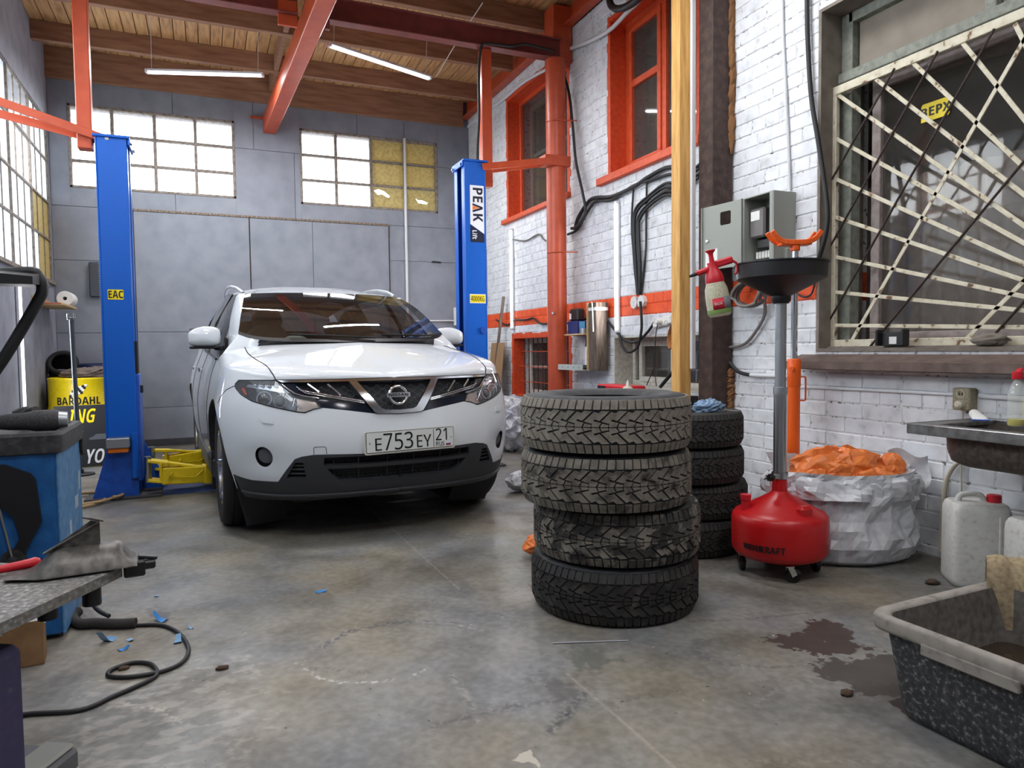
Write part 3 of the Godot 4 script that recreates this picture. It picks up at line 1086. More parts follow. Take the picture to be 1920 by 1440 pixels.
	obj("frame", st, M.cream_flaking, gr)
	var D := -0.105
	for l in [[3.237, 2.632, 1.6, 1.18], [2.96, 2.622, 1.5, 1.16], [2.735, 2.636, 1.7, 1.4], [2.453, 2.625, 1.7, 1.46], [2.2, 2.614, 1.9, 1.9], [3.258, 2.379, 1.5, 1.12], [3.231, 2.118, 1.55, 1.14], [3.26, 1.901, 1.5, 1.12], [3.249, 1.653, 1.5, 1.14], [3.254, 1.437, 1.5, 1.16], [3.251, 1.23, 1.0, 1.13], [3.127, 1.098, 2.09, 2.62], [2.428, 1.105, 1.4, 2.13]]:
		st = S()
		bar(st, rw(l[0], l[1], D) - off, rw(l[2], l[3], D) - off, 0.007, 0.022, 0.002)
		obj("flat_bar", st, M.cream_flaking, gr)
	for l in [[2.829, 2.633, 3.263, 2.106], [2.577, 2.63, 3.257, 1.716], [2.288, 2.625, 3.264, 1.254], [1.5, 2.62, 2.966, 1.096], [1.6, 1.9, 2.3, 1.1]]:
		st = S()
		tube(st, [rw(l[0], l[1], D + 0.012) - off, rw(l[2], l[3], D + 0.012) - off], 0.0065, 7)
		obj("rod", st, M.rust_dark, gr)
	# brown sheet-metal sill below it
	var sl := thing("window_sill_sheet", "brown folded sheet metal sill sloping below the large grilled window", "window sill", rw(3.4, 0.96, 0.0))
	off = sl.position
	st = S()
	var prof := V2([-0.1, 1.085, 0.125, 1.012, 0.128, 0.968, 0.122, 0.964, 0.118, 1.005, -0.1, 1.078])
	prism(st, prof, 2.6, Transform3D(Basis(Vector3(-1, 0, 0), Vector3.UP, Vector3(0, 0, 1)).rotated(Vector3.UP, 0), Vector3(XR, 0, -3.39)) .translated(-off))
	obj("sheet", st, M.sill_brown, sl)
	# things in that window
	var vk := thing("window_sticker", "yellow sticker with black word on the glass behind the grille", "sticker", rw(2.73, 2.40, -0.292))
	vk.rotation.y = -PI / 2
	st = S()
	prism(st, V2([-0.083, -0.05, 0.075, -0.05, 0.083, -0.04, 0.083, 0.05, -0.075, 0.05, -0.083, 0.04]), 0.002)
	obj("card", st, M.sticker_yellow, vk)
	lettering("lettering", "ВЕРХ", 0.048, M.print_black, vk, Transform3D(Basis(), Vector3(0, 0, 0.003)), 1.12)
	tag(obj("heating_pipe", pipe_st([rw(0.6, 2.55, -0.62), rw(4.2, 2.9, -0.62)], 0.05), M.frame_dusty_mauve), "dusty heating pipe running behind the glass of the large grilled window", "pipe")
	st = S()
	sheet(st, 70, 1, func(u, v): return rw(lerpf(2.3, 3.7, u), lerpf(1.1, 2.12, v), -0.5 + sin(u * 75.0) * 0.02 + sin(u * 31.0) * 0.015))
	tag(obj("curtain", st, M.curtain), "pale pleated curtain hanging behind the large grilled window", "curtain")
	var ph := thing("phone_cradle", "small black plastic cradle with paper label on the grilled window's ledge", "holder", rw(2.76, 1.10, -0.02))
	st = S()
	bx(st, Vector3(0, 0, -0.085), Vector3(0.02, 0.075, 0.085), 0.004)
	bx(st, Vector3(-0.03, 0, -0.09), Vector3(0.02, 0.09, -0.072), 0.005)
	bx(st, Vector3(-0.03, 0, 0.072), Vector3(0.02, 0.09, 0.09), 0.005)
	obj("body", st, M.black_plastic, ph)
	st = S()
	bx(st, Vector3(-0.002, 0.01, -0.02), Vector3(0.001, 0.05, 0.025))
	obj("label", st, M.paper_white, ph)
	var rg := S()
	blob(rg, Vector3(XR + 0.05, 1.125, -2.25), Vector3(0.03, 0.025, 0.075), 8, 0.5)
	tag(obj("grey_rag", rg, M.render_taupe), "crumpled grey rag lying on the grilled window's ledge", "rag")

func pipe_st(p: Array, r: float, seg := 12) -> SurfaceTool:
	var st := S()
	tube(st, p, r, seg)
	return st

# crumpled lump: a ball pushed about by noise
func blob(st: SurfaceTool, c: Vector3, r: Vector3, sd: int, rough := 0.3, nu := 28, nv := 16, freq := 1.6) -> void:
	var n := FastNoiseLite.new()
	n.seed = sd
	n.frequency = 0.6
	n.fractal_octaves = 3
	n.fractal_type = FastNoiseLite.FRACTAL_RIDGED
	st.set_smooth_group(4)
	var P := []
	for j in nv + 1:
		var row := []
		var la := PI * j / nv - PI / 2
		for i in nu:
			var lo := TAU * i / nu
			var d := Vector3(cos(la) * cos(lo), sin(la), -cos(la) * sin(lo))
			row.append(c + d * r * (1.0 + rough * n.get_noise_3dv(d * freq)))
		P.append(row)
	for j in nv:
		for i in nu:
			var k := (i + 1) % nu
			quad(st, P[j][i], P[j][k], P[j + 1][k], P[j + 1][i])
	st.set_smooth_group(-1)

# ---------------------------------------------------------------- steelwork under the ceiling

func build_steel() -> void:
	var st: SurfaceTool
	# beam down the middle of the ceiling
	var cb := thing("ceiling_beam", "long salmon orange steel box beam running down the middle of the ceiling", "beam", Vector3(0.81, 3.83, ZB))
	st = S()
	var a := Vector3(0.0, 0.1, 0.004)
	var b := Vector3(0.42, 0.1, 11.9)
	bar(st, a, b, 0.15, 0.2, 0.006)
	obj("beam", st, M.orange_steel, cb)
	st = S()
	bx(st, Vector3(-0.22, 0.16, 0.01), Vector3(-0.07, 0.185, 0.05), 0.003)
	obj("wall_bracket", st, M.orange_steel, cb)
	# cross beams of red primer: web and flanges
	for q in [[-1.5, 0.80, "dark red steel cross beam ending at the brick wall's side of the ceiling beam opposite", ""], [1.0, 3.3, "", ""]]:
		var left: bool = q[0] < 0
		var ib := thing("cross_beam", "dark red primed steel beam between the glazed wall and the middle ceiling beam" if left else "dark red primed steel beam between the middle ceiling beam and the orange pipe column", "beam", Vector3(q[0], 3.95, -6.38))
		var ln: float = q[1] - q[0]
		st = S()
		bx(st, Vector3(0, 0.01, -0.006), Vector3(ln, 0.2, 0.006))
		bx(st, Vector3(0, 0.0, -0.05), Vector3(ln, 0.012, 0.06), 0.003)
		bx(st, Vector3(0, 0.19, -0.05), Vector3(ln, 0.202, 0.05), 0.003)
		obj("beam", st, M.primer_red, ib)
		st = S()
		if left:
			bx(st, Vector3(ln - 0.16, -0.09, -0.02), Vector3(ln - 0.005, 0.12, 0.012), 0.003)
			obj("joint_plate", st, M.orange_steel, ib)
		else:
			bx(st, Vector3(0.02, -0.08, 0.01), Vector3(0.06, 0.2, 0.05), 0.003)
			obj("joint_plate", st, M.primer_red, ib)
	# channel along the brick wall under the ceiling
	var ch := thing("wall_channel", "orange steel channel along the top of the brick wall", "beam", Vector3(XR - 0.06, 4.3, -3.0))
	st = S()
	bx(st, Vector3(-0.05, 0.0, -6.44), Vector3(0.055, 0.018, 6.0), 0.003)
	bx(st, Vector3(0.035, 0.0, -6.44), Vector3(0.055, 0.225, 6.0), 0.003)
	obj("channel", st, M.orange_steel, ch)
	# round pipe column
	var pc := thing("pipe_column", "thick glossy orange pipe column standing against the brick wall", "column", Vector3(XR - 0.2, 0, -6.38))
	st = S()
	tube(st, [Vector3(0, 0, 0), Vector3(0, 3.95, 0)], 0.098, 28)
	obj("pipe", st, M.orange_steel, pc)
	st = S()
	bx(st, Vector3(-0.02, 3.95, -0.2), Vector3(0.19, 4.5, 0.0), 0.006)
	obj("head_post", st, M.orange_steel, pc)
	for y in [2.06, 3.34]:
		st = S()
		tube(st, [Vector3(0.16, y, -0.13), Vector3(0.0, y, -0.108), Vector3(-0.105, y, 0.0), Vector3(-0.07, y, 0.09), Vector3(0.16, y, 0.15)], 0.006, 6)
		obj("hoop", st, M.orange_steel, pc)
	st = S()
	tube(st, [Vector3(-0.07, 1.46, 0.06), Vector3(-0.1, 1.46, 0.1)], 0.012, 8)
	obj("bolt", st, M.steel, pc)
	# square hangers over the lift posts with their braces
	var hl := thing("steel_hanger", "vertical orange square tube hanging above the lift post by the drums", "hanger", Vector3(-0.78, 2.63, -6.2))
	st = S()
	bx(st, Vector3(-0.05, 0, -0.05), Vector3(0.05, 1.9, 0.05), 0.006)
	obj("tube", st, M.orange_steel, hl)
	for k in 2:
		st = S()
		bar(st, Vector3(-0.82, 0.36 - k * 0.07, 0.08 - k * 0.2), Vector3(0.19, 0.06 + k * 0.01, 0.08 - k * 0.12), 0.012, 0.06, 0.002)
		obj("brace", st, M.orange_steel, hl)
	st = S()
	tube(st, [Vector3(0.15, 0.075, 0.08), Vector3(0.15, 0.075, 0.1)], 0.014, 8)
	obj("bolt", st, M.steel, hl)
	var hr := thing("steel_hanger", "vertical orange square tube above the lift post by the brick wall", "hanger", Vector3(2.52, 2.66, -6.42))
	st = S()
	bx(st, Vector3(-0.05, 0, -0.05), Vector3(0.05, 1.29, 0.05), 0.006)
	obj("tube", st, M.orange_steel, hr)
	for k in 2:
		st = S()
		bar(st, Vector3(-0.13, 0.13, 0.24 - k * 0.2), Vector3(0.66, 0.29, 0.14 - k * 0.12), 0.012, 0.06, 0.002)
		obj("brace", st, M.orange_steel, hr)
	st = S()
	bx(st, Vector3(0.56, 0.24, 0.0), Vector3(0.84, 0.34, 0.15), 0.004)
	obj("clamp", st, M.orange_steel, hr)
	# timber post, brown column, white trunking between
	tag(obj("timber_post", box_st(Vector3(3.12, 0, -4.30), Vector3(3.22, CEIL, -4.20), 0.004), M.timber), "square new timber post standing in front of the brick wall", "post")
	var bc := thing("brown_column", "dark brown rusty steel column beside the timber post", "column", Vector3(3.33, 0, -4.08))
	st = S()
	bx(st, Vector3(-0.07, 0, -0.09), Vector3(0.11, CEIL, 0.06), 0.006)
	obj("shaft", st, M.brown_column, bc)
	st = S()
	var rng := RandomNumberGenerator.new()
	rng.seed = 8
	for k in 26:
		blob(st, Vector3(0.095, 0.66 + k * 0.02 if k < 14 else 2.55 + (k - 14) * 0.11, 0.062), Vector3(0.02, 0.02 if k < 14 else 0.065, rng.randf_range(0.008, 0.022)), k, 1.0, 12, 9)
	obj("foam_filling", st, mat("foam_brown", rgb(124, 86, 52), 0.9), bc)
	tag(obj("trunking", box_st(Vector3(3.20, 0.95, -4.19), Vector3(3.235, CEIL, -4.165), 0.003), M.conduit_white), "slim white plastic trunking beside the timber post", "trunking")

func box_st(lo: Vector3, hi: Vector3, b := 0.0) -> SurfaceTool:
	var st := S()
	bx(st, lo, hi, b)
	return st

# ---------------------------------------------------------------- lamps

func tube_lamp(label: String, a: Vector3, b: Vector3, out: Vector3, power: float, wide := 0.05, group := "") -> Node3D:
	var t := thing("tube_lamp", label, "lamp", (a + b) * 0.5, 0.0, group)
	var z := (b - a).normalized()
	var y := -out.normalized()
	var x := y.cross(z).normalized()
	y = z.cross(x)
	var B := Basis(x, y, z)
	var ln := a.distance_to(b)
	var st := S()
	box(st, B * Vector3(0, 0.014, 0), Vector3(wide, 0.024, ln), 0.004, B)
	obj("housing", st, M.lamp_body, t)
	for s in [-1.0, 1.0]:
		st = S()
		box(st, B * Vector3(0, 0.004, s * (ln * 0.5 + 0.012)), Vector3(wide * 1.05, 0.04, 0.026), 0.006, B)
		obj("end_cap", st, M.lamp_body, t)
	st = S()
	box(st, B * Vector3(0, -0.006, 0), Vector3(wide * 0.9, 0.016, ln), 0.005, B)
	obj("lamp_diffuser", st, M.lamp_glow, t)
	var l := AreaLight3D.new()
	l.name = "lamp_light"
	l.area_size = Vector2(wide * 0.9, ln)
	l.light_energy = power
	l.light_color = rgb(250, 251, 255)
	l.shadow_enabled = true
	l.set("area_range", 30.0)
	t.add_child(l, true)
	# an area light shines along its own -z; its sides lie along x and y
	l.transform = Transform3D(Basis(x, z, x.cross(z)), B * Vector3(0, -0.018, 0))
	if l.transform.basis.z.dot(y) < 0.0:
		l.transform.basis = Basis(-x, z, (-x).cross(z))
	return t

func hang(t: Node3D, spots: Array, top: float) -> void:
	for s in spots:
		var st := S()
		tube(st, [s - t.position + Vector3(0, 0.02, 0), Vector3(s.x - t.position.x + 0.01, top - t.position.y, s.z - t.position.z + 0.05)], 0.003, 5)
		obj("cord", st, M.cable_white, t)

func build_lamps() -> void:
	var P := 3.4
	var a := Vector3(-0.46, 4.0, -8.3)
	var b := Vector3(0.62, 4.0, -7.97)
	var l := tube_lamp("bright linear lamp hanging level below the ceiling over the drums' end of the gate", a, b, Vector3.DOWN, P, 0.06)
	hang(l, [a.lerp(b, 0.03), a.lerp(b, 0.97)], CEIL)
	a = Vector3(1.17, 4.0, -6.97)
	b = Vector3(2.26, 4.0, -7.4)
	l = tube_lamp("bright linear lamp hanging below the boards between ceiling beam and orange pipe column", a, b, Vector3.DOWN, P, 0.06)
	hang(l, [a.lerp(b, 0.03), a.lerp(b, 0.97)], CEIL)
	var st := S()
	tube(st, smooth_path([b, b + Vector3(0.1, 0.05, 0.0), b + Vector3(0.16, 0.2, 0.35), b + Vector3(0.2, 0.33, 1.1)]), 0.005, 6)
	obj("power_cord", st, M.cable_white, l).position = -l.position
	tube_lamp("upright lit tube on the brick wall by the gate, partly beside the blue post", rw(7.92, 2.54, 0.03), rw(7.92, 1.37, 0.03), Vector3(-1, 0, 0), P * 0.45, 0.045)
	tube_lamp("upright lit tube on the brick wall beside the hanging black cables", rw(5.53, 2.40, 0.03), rw(5.53, 1.27, 0.03), Vector3(-1, 0, 0), P * 0.45, 0.045)
	tube_lamp("upright lit tube on the grey wall under the glazed band", Vector3(XL + 0.03, 1.72, -7.62), Vector3(XL + 0.03, 0.52, -7.62), Vector3(1, 0, 0), P * 0.45, 0.045)
	# lamps of the bay the camera stands in, mirrored in the panes and the paint
	for q in [[-0.2, 4.05, -4.2, "above the wheel balancer"], [2.3, 4.05, -3.6, "above the dark tyre stack"], [-0.2, 4.05, -0.6, "above the purple machine"], [2.3, 4.05, -0.4, "above the mixing tub"], [1.0, 4.05, 1.8, "at the wall opposite the gate"]]:
		a = Vector3(q[0] - 0.3, q[1], q[2] - 0.5)
		b = Vector3(q[0] + 0.3, q[1], q[2] + 0.5)
		l = tube_lamp("bright linear lamp hung from the ceiling " + q[3], a, b, Vector3.DOWN, P, 0.06, "lamps of the nearer bay")
		hang(l, [a.lerp(b, 0.03), a.lerp(b, 0.97)], CEIL)

# ---------------------------------------------------------------- car (own axes: x to its side, y up, z forward, origin on the floor under the front axle)

const SE := 2.9
const ZF_T := [[0.14, 0.72], [0.26, 0.845], [0.36, 0.90], [0.50, 0.935], [0.62, 0.93], [0.74, 0.905], [0.84, 0.875], [0.93, 0.825], [1.02, 0.77], [1.15, 0.70]]
const W_T := [[0.14, 0.83], [0.30, 0.89], [0.45, 0.93], [0.60, 0.945], [0.75, 0.945], [0.88, 0.925], [0.97, 0.905], [1.05, 0.875], [1.15, 0.84], [1.25, 0.81]]
const TOP_T := [[0.0, 0.945], [0.75, 0.9455], [1.0, 0.965], [1.3, 0.985], [1.57, 1.0], [1.82, 1.04], [2.3, 1.075], [3.2, 1.11], [4.2, 1.16], [5.4, 1.2]]
const HOOD_T := [[0.83, 0.945], [0.76, 0.975], [0.6, 1.02], [0.4, 1.075], [0.2, 1.125], [0.02, 1.166], [-0.3, 1.2]]
const S_PILLAR := 1.82

var arc_s := PackedFloat32Array()
var arc_x := PackedFloat32Array()
var arc_z := PackedFloat32Array()

func lut(t: Array, v: float) -> float:
	var n := t.size()
	if t[0][0] > t[n - 1][0]:
		t = t.duplicate()
		t.reverse()
	if v <= t[0][0]:
		return t[0][1]
	if v >= t[n - 1][0]:
		return t[n - 1][1]
	for i in n - 1:
		if v <= t[i + 1][0]:
			var p0: float = t[maxi(i - 1, 0)][1]
			var p3: float = t[mini(i + 2, n - 1)][1]
			var a0: float = t[maxi(i - 1, 0)][0]
			var a3: float = t[mini(i + 2, n - 1)][0]
			var a1: float = t[i][0]
			var a2: float = t[i + 1][0]
			var d := a2 - a1
			var m1: float = (t[i + 1][1] - p0) / (a2 - a0) * d
			var m2: float = (p3 - t[i][1]) / (a3 - a1) * d
			var k := (v - a1) / d
			var k2 := k * k
			var k3 := k2 * k
			return (2 * k3 - 3 * k2 + 1) * t[i][1] + (k3 - 2 * k2 + k) * m1 + (-2 * k3 + 3 * k2) * t[i + 1][1] + (k3 - k2) * m2
	return t[n - 1][1]

func car_arc() -> void:
	var n := 400
	var s := 0.0
	var px := 0.0
	var pz := 0.93
	for i in n + 1:
		var th := PI * 0.5 * i / n
		var cx := pow(maxf(sin(th), 0.0), 2.0 / SE)
		var cz := pow(maxf(cos(th), 0.0), 2.0 / SE)
		if i > 0:
			s += Vector2(cx * 0.94 - px, cz * 0.93 - pz).length()
		px = cx * 0.94
		pz = cz * 0.93
		arc_s.append(s)
		arc_x.append(cx)
		arc_z.append(cz)

func arc_at(s: float) -> Vector2:
	var i := arc_s.bsearch(s)
	if i <= 0:
		return Vector2(0, 1)
	if i >= arc_s.size():
		return Vector2(1, 0)
	var k := (s - arc_s[i - 1]) / (arc_s[i] - arc_s[i - 1])
	return Vector2(lerpf(arc_x[i - 1], arc_x[i], k), lerpf(arc_z[i - 1], arc_z[i], k))

# body side: s is the way round the outline from the nose (s >= 0), y the height
func skin_at(s: float, y: float) -> Vector3:
	var q: float = arc_s[arc_s.size() - 1]
	var w := lut(W_T, y)
	if s <= q:
		var a := arc_at(s)
		var p := Vector3(w * a.x, y, lut(ZF_T, y) * a.y)
		# hollow round the fog lamp
		var e := exp(-pow((s - 0.79) / 0.15, 2) - pow((y - 0.50) / 0.07, 2))
		p -= Vector3(0.4, 0, 0.9) * 0.022 * e
		return p
	var z := q - s
	if z > -2.9:
		return Vector3(w * (1.0 + 0.006 * sin(-z)), y, z)
	var k := clampf((-2.9 - z) / 1.4, 0.0, 1.0)
	var th := k * PI * 0.5
	return Vector3(w * (1.0 + 0.006 * sin(2.9)) * pow(cos(th), 0.6), y, -2.9 - 0.98 * pow(sin(th), 0.6))

func skin_normal(s: float, y: float) -> Vector3:
	var e := 0.004
	var s0 := maxf(s - e, 0.0)
	var du := skin_at(s + e, y) - skin_at(s0, y)
	if s < e:
		du.z = 0.0
	var dv := skin_at(s, y + e) - skin_at(s, y - e)
	return du.cross(dv).normalized()

# point on the body with sign: side -1 is mirrored
func on_body(s: float, y: float, off := 0.0) -> Vector3:
	var p := skin_at(absf(s), y) + skin_normal(absf(s), y) * off
	if s < 0.0:
		p.x = -p.x
	return p

func put_flat(st: SurfaceTool, poly: PackedVector2Array, side: float, off: float) -> void:
	var ix := Geometry2D.triangulate_polygon(poly)
	for i in range(0, ix.size(), 3):
		var q := [poly[ix[i]], poly[ix[i + 1]], poly[ix[i + 2]]]
		if (q[1] - q[0]).cross(q[2] - q[0]) < 0:
			q = [q[0], q[2], q[1]]
		if side > 0:
			q = [q[0], q[2], q[1]]
		for v in q:
			var n := skin_normal(v.x, v.y)
			var p := skin_at(v.x, v.y) + n * off
			if side < 0:
				n.x = -n.x
				p.x = -p.x
			st.set_normal(n)
			st.add_vertex(p)

# piece of body skin inside an outline (s, y), less the holes, cut into small cells so that it bends
func skin(st: SurfaceTool, outer: PackedVector2Array, holes: Array, off := 0.0, cell := Vector2(0.035, 0.035), sides := [1.0, -1.0]) -> void:
	var lo := outer[0]
	var hi := outer[0]
	for p in outer:
		lo = lo.min(p)
		hi = hi.max(p)
	var boxes := []
	for h in holes:
		var r := Rect2(h[0], Vector2.ZERO)
		for p in h:
			r = r.expand(p)
		boxes.append(r)
	var i0 := int(floor(lo.x / cell.x))
	var i1 := int(ceil(hi.x / cell.x))
	var j0 := int(floor(lo.y / cell.y))
	var j1 := int(ceil(hi.y / cell.y))
	for i in range(i0, i1):
		for j in range(j0, j1):
			var a := Vector2(i, j) * cell
			var b := a + cell
			var c := PackedVector2Array([a, Vector2(b.x, a.y), b, Vector2(a.x, b.y)])
			var parts := Geometry2D.intersect_polygons(c, outer)
			for k in holes.size():
				if not boxes[k].intersects(Rect2(a, cell)):
					continue
				var next: Array[PackedVector2Array] = []
				for p in parts:
					next.append_array(Geometry2D.clip_polygons(p, holes[k]))
				parts = next
			for p in parts:
				if Geometry2D.is_polygon_clockwise(p):
					p.reverse()
				for side in sides:
					put_flat(st, p, side, off)

# edge wall of a hole or a raised piece
func skirt(st: SurfaceTool, poly: PackedVector2Array, off0: float, off1: float, sides := [1.0, -1.0]) -> void:
	if Geometry2D.is_polygon_clockwise(poly):
		poly = poly.duplicate()
		poly.reverse()
	for side in sides:
		var n := poly.size()
		for i in n:
			var a := poly[i]
			var b := poly[(i + 1) % n]
			var A := on_body(a.x * side if a.x > 0.0001 else 0.0001 * side, a.y, off0)
			var B := on_body(b.x * side if b.x > 0.0001 else 0.0001 * side, b.y, off0)
			var C := on_body(b.x * side if b.x > 0.0001 else 0.0001 * side, b.y, off1)
			var D := on_body(a.x * side if a.x > 0.0001 else 0.0001 * side, a.y, off1)
			var nn: Vector3 = (B - A).cross(C - A).normalized() * side
			for v in ([A, C, B, A, D, C] if side > 0 else [A, B, C, A, C, D]):
				st.set_normal(nn)
				st.add_vertex(v)

func body_line(st: SurfaceTool, pts: Array, r: float, off := 0.0, side := 1.0, sub := 0.03) -> void:
	var path := []
	for k in range(0, pts.size() - 2, 2):
		var a := Vector2(pts[k], pts[k + 1])
		var b := Vector2(pts[k + 2], pts[k + 3])
		var n := maxi(1, int(a.distance_to(b) / sub))
		for i in n:
			var p := a.lerp(b, float(i) / n)
			path.append(on_body(p.x * side, p.y, off))
	path.append(on_body(pts[pts.size() - 2] * side, pts[pts.size() - 1], off))
	tube(st, path, r, 5)

func hood_grid() -> Array:
	var out := []
	var ns := 52
	var nq := 20
	for i in ns + 1:
		var s := S_PILLAR * i / ns
		var yt := lut(TOP_T, s)
		var T := skin_at(s, yt)
		var zc := lerpf(0.83, 0.02, pow(s / S_PILLAR, 1.15))
		var yc := lut(HOOD_T, zc)
		var row := []
		var e := hood_edge(s)
		for j in nq + 1:
			var ph := e * j / 6.0 if j <= 6 else lerpf(e, PI * 0.5, (j - 6) / 14.0)
			var h := 1.0 - pow(maxf(cos(ph), 0.0), 0.68)
			var v := pow(sin(ph), 0.68)
			row.append(Vector3(lerpf(T.x, 0.0, h), yt + (yc - yt) * v, lerpf(T.z, zc, h)))
		out.append(row)
	return out

# how far up the rounded shoulder the bonnet's shut line runs
func hood_edge(s: float) -> float:
	return lut([[0.70, 0.0], [0.72, 2.2], [0.8, 5.8], [0.9, 7.8], [1.0, 8.7], [1.1, 9.1], [1.25, 9.4], [1.82, 9.4]], s) / 20.0 * PI * 0.5 if s > 0.70 else 0.0

func mirrored(st: SurfaceTool, a: Vector3, b: Vector3, c: Vector3, d: Vector3, na: Vector3, nb: Vector3, nc: Vector3, nd: Vector3) -> void:
	for v in [[a, na], [c, nc], [b, nb], [a, na], [d, nd], [c, nc]]:
		st.set_normal(v[1])
		st.add_vertex(v[0])
	var f := Vector3(-1, 1, 1)
	for v in [[a, na], [b, nb], [c, nc], [a, na], [c, nc], [d, nd]]:
		st.set_normal(v[1] * f)
		st.add_vertex(v[0] * f)

func both(st: SurfaceTool, f: Callable) -> void:
	f.call(st, 1.0)
	f.call(st, -1.0)

func arch_outline(zc: float, r: float) -> PackedVector2Array:
	var q: float = arc_s[arc_s.size() - 1]
	var out := PackedVector2Array()
	for k in 25:
		var th := PI * k / 24
		var z := zc + r * cos(th)
		var y := 0.375 + r * 1.0 * sin(th)
		var s := q - z
		if z > 0.0:
			# way round the curved corner to this z
			var lo := 0.0
			var hi := q
			for it in 24:
				var mid := (lo + hi) * 0.5
				if skin_at(mid, y).z > z:
					lo = mid
				else:
					hi = mid
			s = lo
		out.append(Vector2(s, y))
	out.append(Vector2(out[24].x, 0.05))
	out.append(Vector2(out[0].x, 0.05))
	return out

func build_car() -> void:
	car_arc()
	var car := thing("car", "white crossover car with its bonnet facing out, parked between the blue lift posts", "car", Vector3(0.97, 0, -4.95), deg_to_rad(3.5))
	var paint := mat("car_paint", rgb(212, 217, 221), 0.5)
	paint.metallic_specular = 0.2
	paint.clearcoat_enabled = true
	paint.clearcoat = 1.0
	paint.clearcoat_roughness = 0.03
	mat("car_plastic", rgb(48, 50, 54), 0.6)
	mat("car_smoked", rgb(26, 32, 44), 0.12)
	mat("car_chrome", rgb(214, 216, 220), 0.14, 1.0)
	mat("car_seam", rgb(26, 27, 29), 0.8)
	mat("amber", rgb(206, 78, 26), 0.25)
	mat("reflector", rgb(196, 200, 206), 0.18, 1.0)
	mat("lamp_dark", rgb(40, 44, 54), 0.25, 0.4)
	var lens := mat("lamp_lens", Color(0.9, 0.93, 0.96, 0.08), 0.02)
	lens.transparency = BaseMaterial3D.TRANSPARENCY_ALPHA
	var ws := mat("windscreen", Color(0.10, 0.085, 0.08, 0.5), 0.02)
	ws.transparency = BaseMaterial3D.TRANSPARENCY_ALPHA
	var sg := mat("side_glass", Color(0.10, 0.11, 0.12, 0.72), 0.03)
	sg.transparency = BaseMaterial3D.TRANSPARENCY_ALPHA
	mat("seat_beige", rgb(118, 108, 96), 0.85)
	mat("trim_dark", rgb(58, 54, 52), 0.8)
	var st: SurfaceTool
	# outlines on the body (s, y), one side; the other is their mirror image
	var HL := V2([1.025, 0.92, 0.991, 0.942, 0.832, 0.9435, 0.7045, 0.9435, 0.6635, 0.9195, 0.5875, 0.8695, 0.5725, 0.86, 0.4705, 0.8405, 0.4365, 0.7885, 0.48, 0.782, 0.529, 0.7635, 0.574, 0.7695, 0.707, 0.797, 0.848, 0.828, 0.95, 0.8645, 1.014, 0.9005])
	var GR := V2([0, 0.95, 0.7045, 0.95, 0.7045, 0.9435, 0.6635, 0.9195, 0.5875, 0.8695, 0.5725, 0.86, 0.4705, 0.8405, 0.4365, 0.7885, 0.304, 0.77, 0.135, 0.743, 0.0, 0.735])
	var LOW := V2([0, 0.522, 0.237, 0.5235, 0.42, 0.53, 0.495, 0.531, 0.56, 0.522, 0.60, 0.509, 0.714, 0.376, 0.9, 0.376, 1.1, 0.392, 1.1, 0.1, 0, 0.1])
	var LIP := V2([0, 0.522, 0.237, 0.5235, 0.42, 0.53, 0.495, 0.531, 0.56, 0.522, 0.60, 0.509, 0.714, 0.376, 0.9, 0.376, 1.085, 0.392, 1.05, 0.30, 1.02, 0.262, 0.9, 0.262, 0.0, 0.268])
	var FOG := ellipse(0.058, 0.058, 20, Vector2(0.79, 0.517))
	var A1 := arch_outline(0.0, 0.435)
	var A2 := arch_outline(-2.825, 0.435)
	# white shell: nose, wings, flanks
	var smax := 5.95
	var outer := PackedVector2Array()
	for i in 53:
		var s := S_PILLAR * i / 52
		outer.append(Vector2(s, lut(TOP_T, s)))
	for k in 40:
		var s := S_PILLAR + (smax - S_PILLAR) * (k + 1) / 40.0
		outer.append(Vector2(s, lut(TOP_T, s)))
	outer.append(Vector2(smax, 0.30))
	outer.append(Vector2(0, 0.30))
	st = S()
	var sill := PackedVector2Array([Vector2(1.05, 0.2), Vector2(smax, 0.2), Vector2(smax, 0.36), Vector2(1.05, 0.36)])
	skin(st, outer, [HL, GR, LOW, FOG, A1, A2], 0.0, Vector2(0.035, 0.035))
	# upper edge of the wings up to the bonnet gap
	var G := hood_grid()
	var N := []
	var ns: int = G.size() - 1
	var nq: int = G[0].size() - 1
	for i in ns + 1:
		var row := []
		for j in nq + 1:
			var du: Vector3 = G[mini(i + 1, ns)][j] - G[maxi(i - 1, 0)][j]
			var dv: Vector3 = G[i][mini(j + 1, nq)] - G[i][maxi(j - 1, 0)]
			if j == nq:
				du = Vector3(0, G[mini(i + 1, ns)][j].y - G[maxi(i - 1, 0)][j].y, G[mini(i + 1, ns)][j].z - G[maxi(i - 1, 0)][j].z)
				dv = Vector3(-1, 0, 0)
			if hood_edge(S_PILLAR * i / ns) == 0.0 and j < 6:
				du = G[mini(i + 1, ns)][6] - G[maxi(i - 1, 0)][6]
				dv = G[i][7] - G[i][6]
			var n := du.cross(dv)
			if i == 0:
				n = Vector3(0, 0.55, 0.83)
			row.append(n.normalized() if n.length() > 1e-9 else Vector3(0, 0.8, 0.6))
		row[0] = (skin_normal(maxf(S_PILLAR * i / ns, 0.01), lut(TOP_T, S_PILLAR * i / ns)) + row[1] * 0.35).normalized()
		N.append(row)
	var hood := S()
	var gap := []
	for i in ns:
		for j in nq:
			var s := S_PILLAR * (i + 0.5) / ns
			if j < 6 and hood_edge(s + 0.5 * S_PILLAR / ns) == 0.0:
				continue
			mirrored(hood if j >= 6 else st, G[i][j], G[i + 1][j], G[i + 1][j + 1], G[i][j + 1], N[i][j], N[i + 1][j], N[i + 1][j + 1], N[i][j + 1])
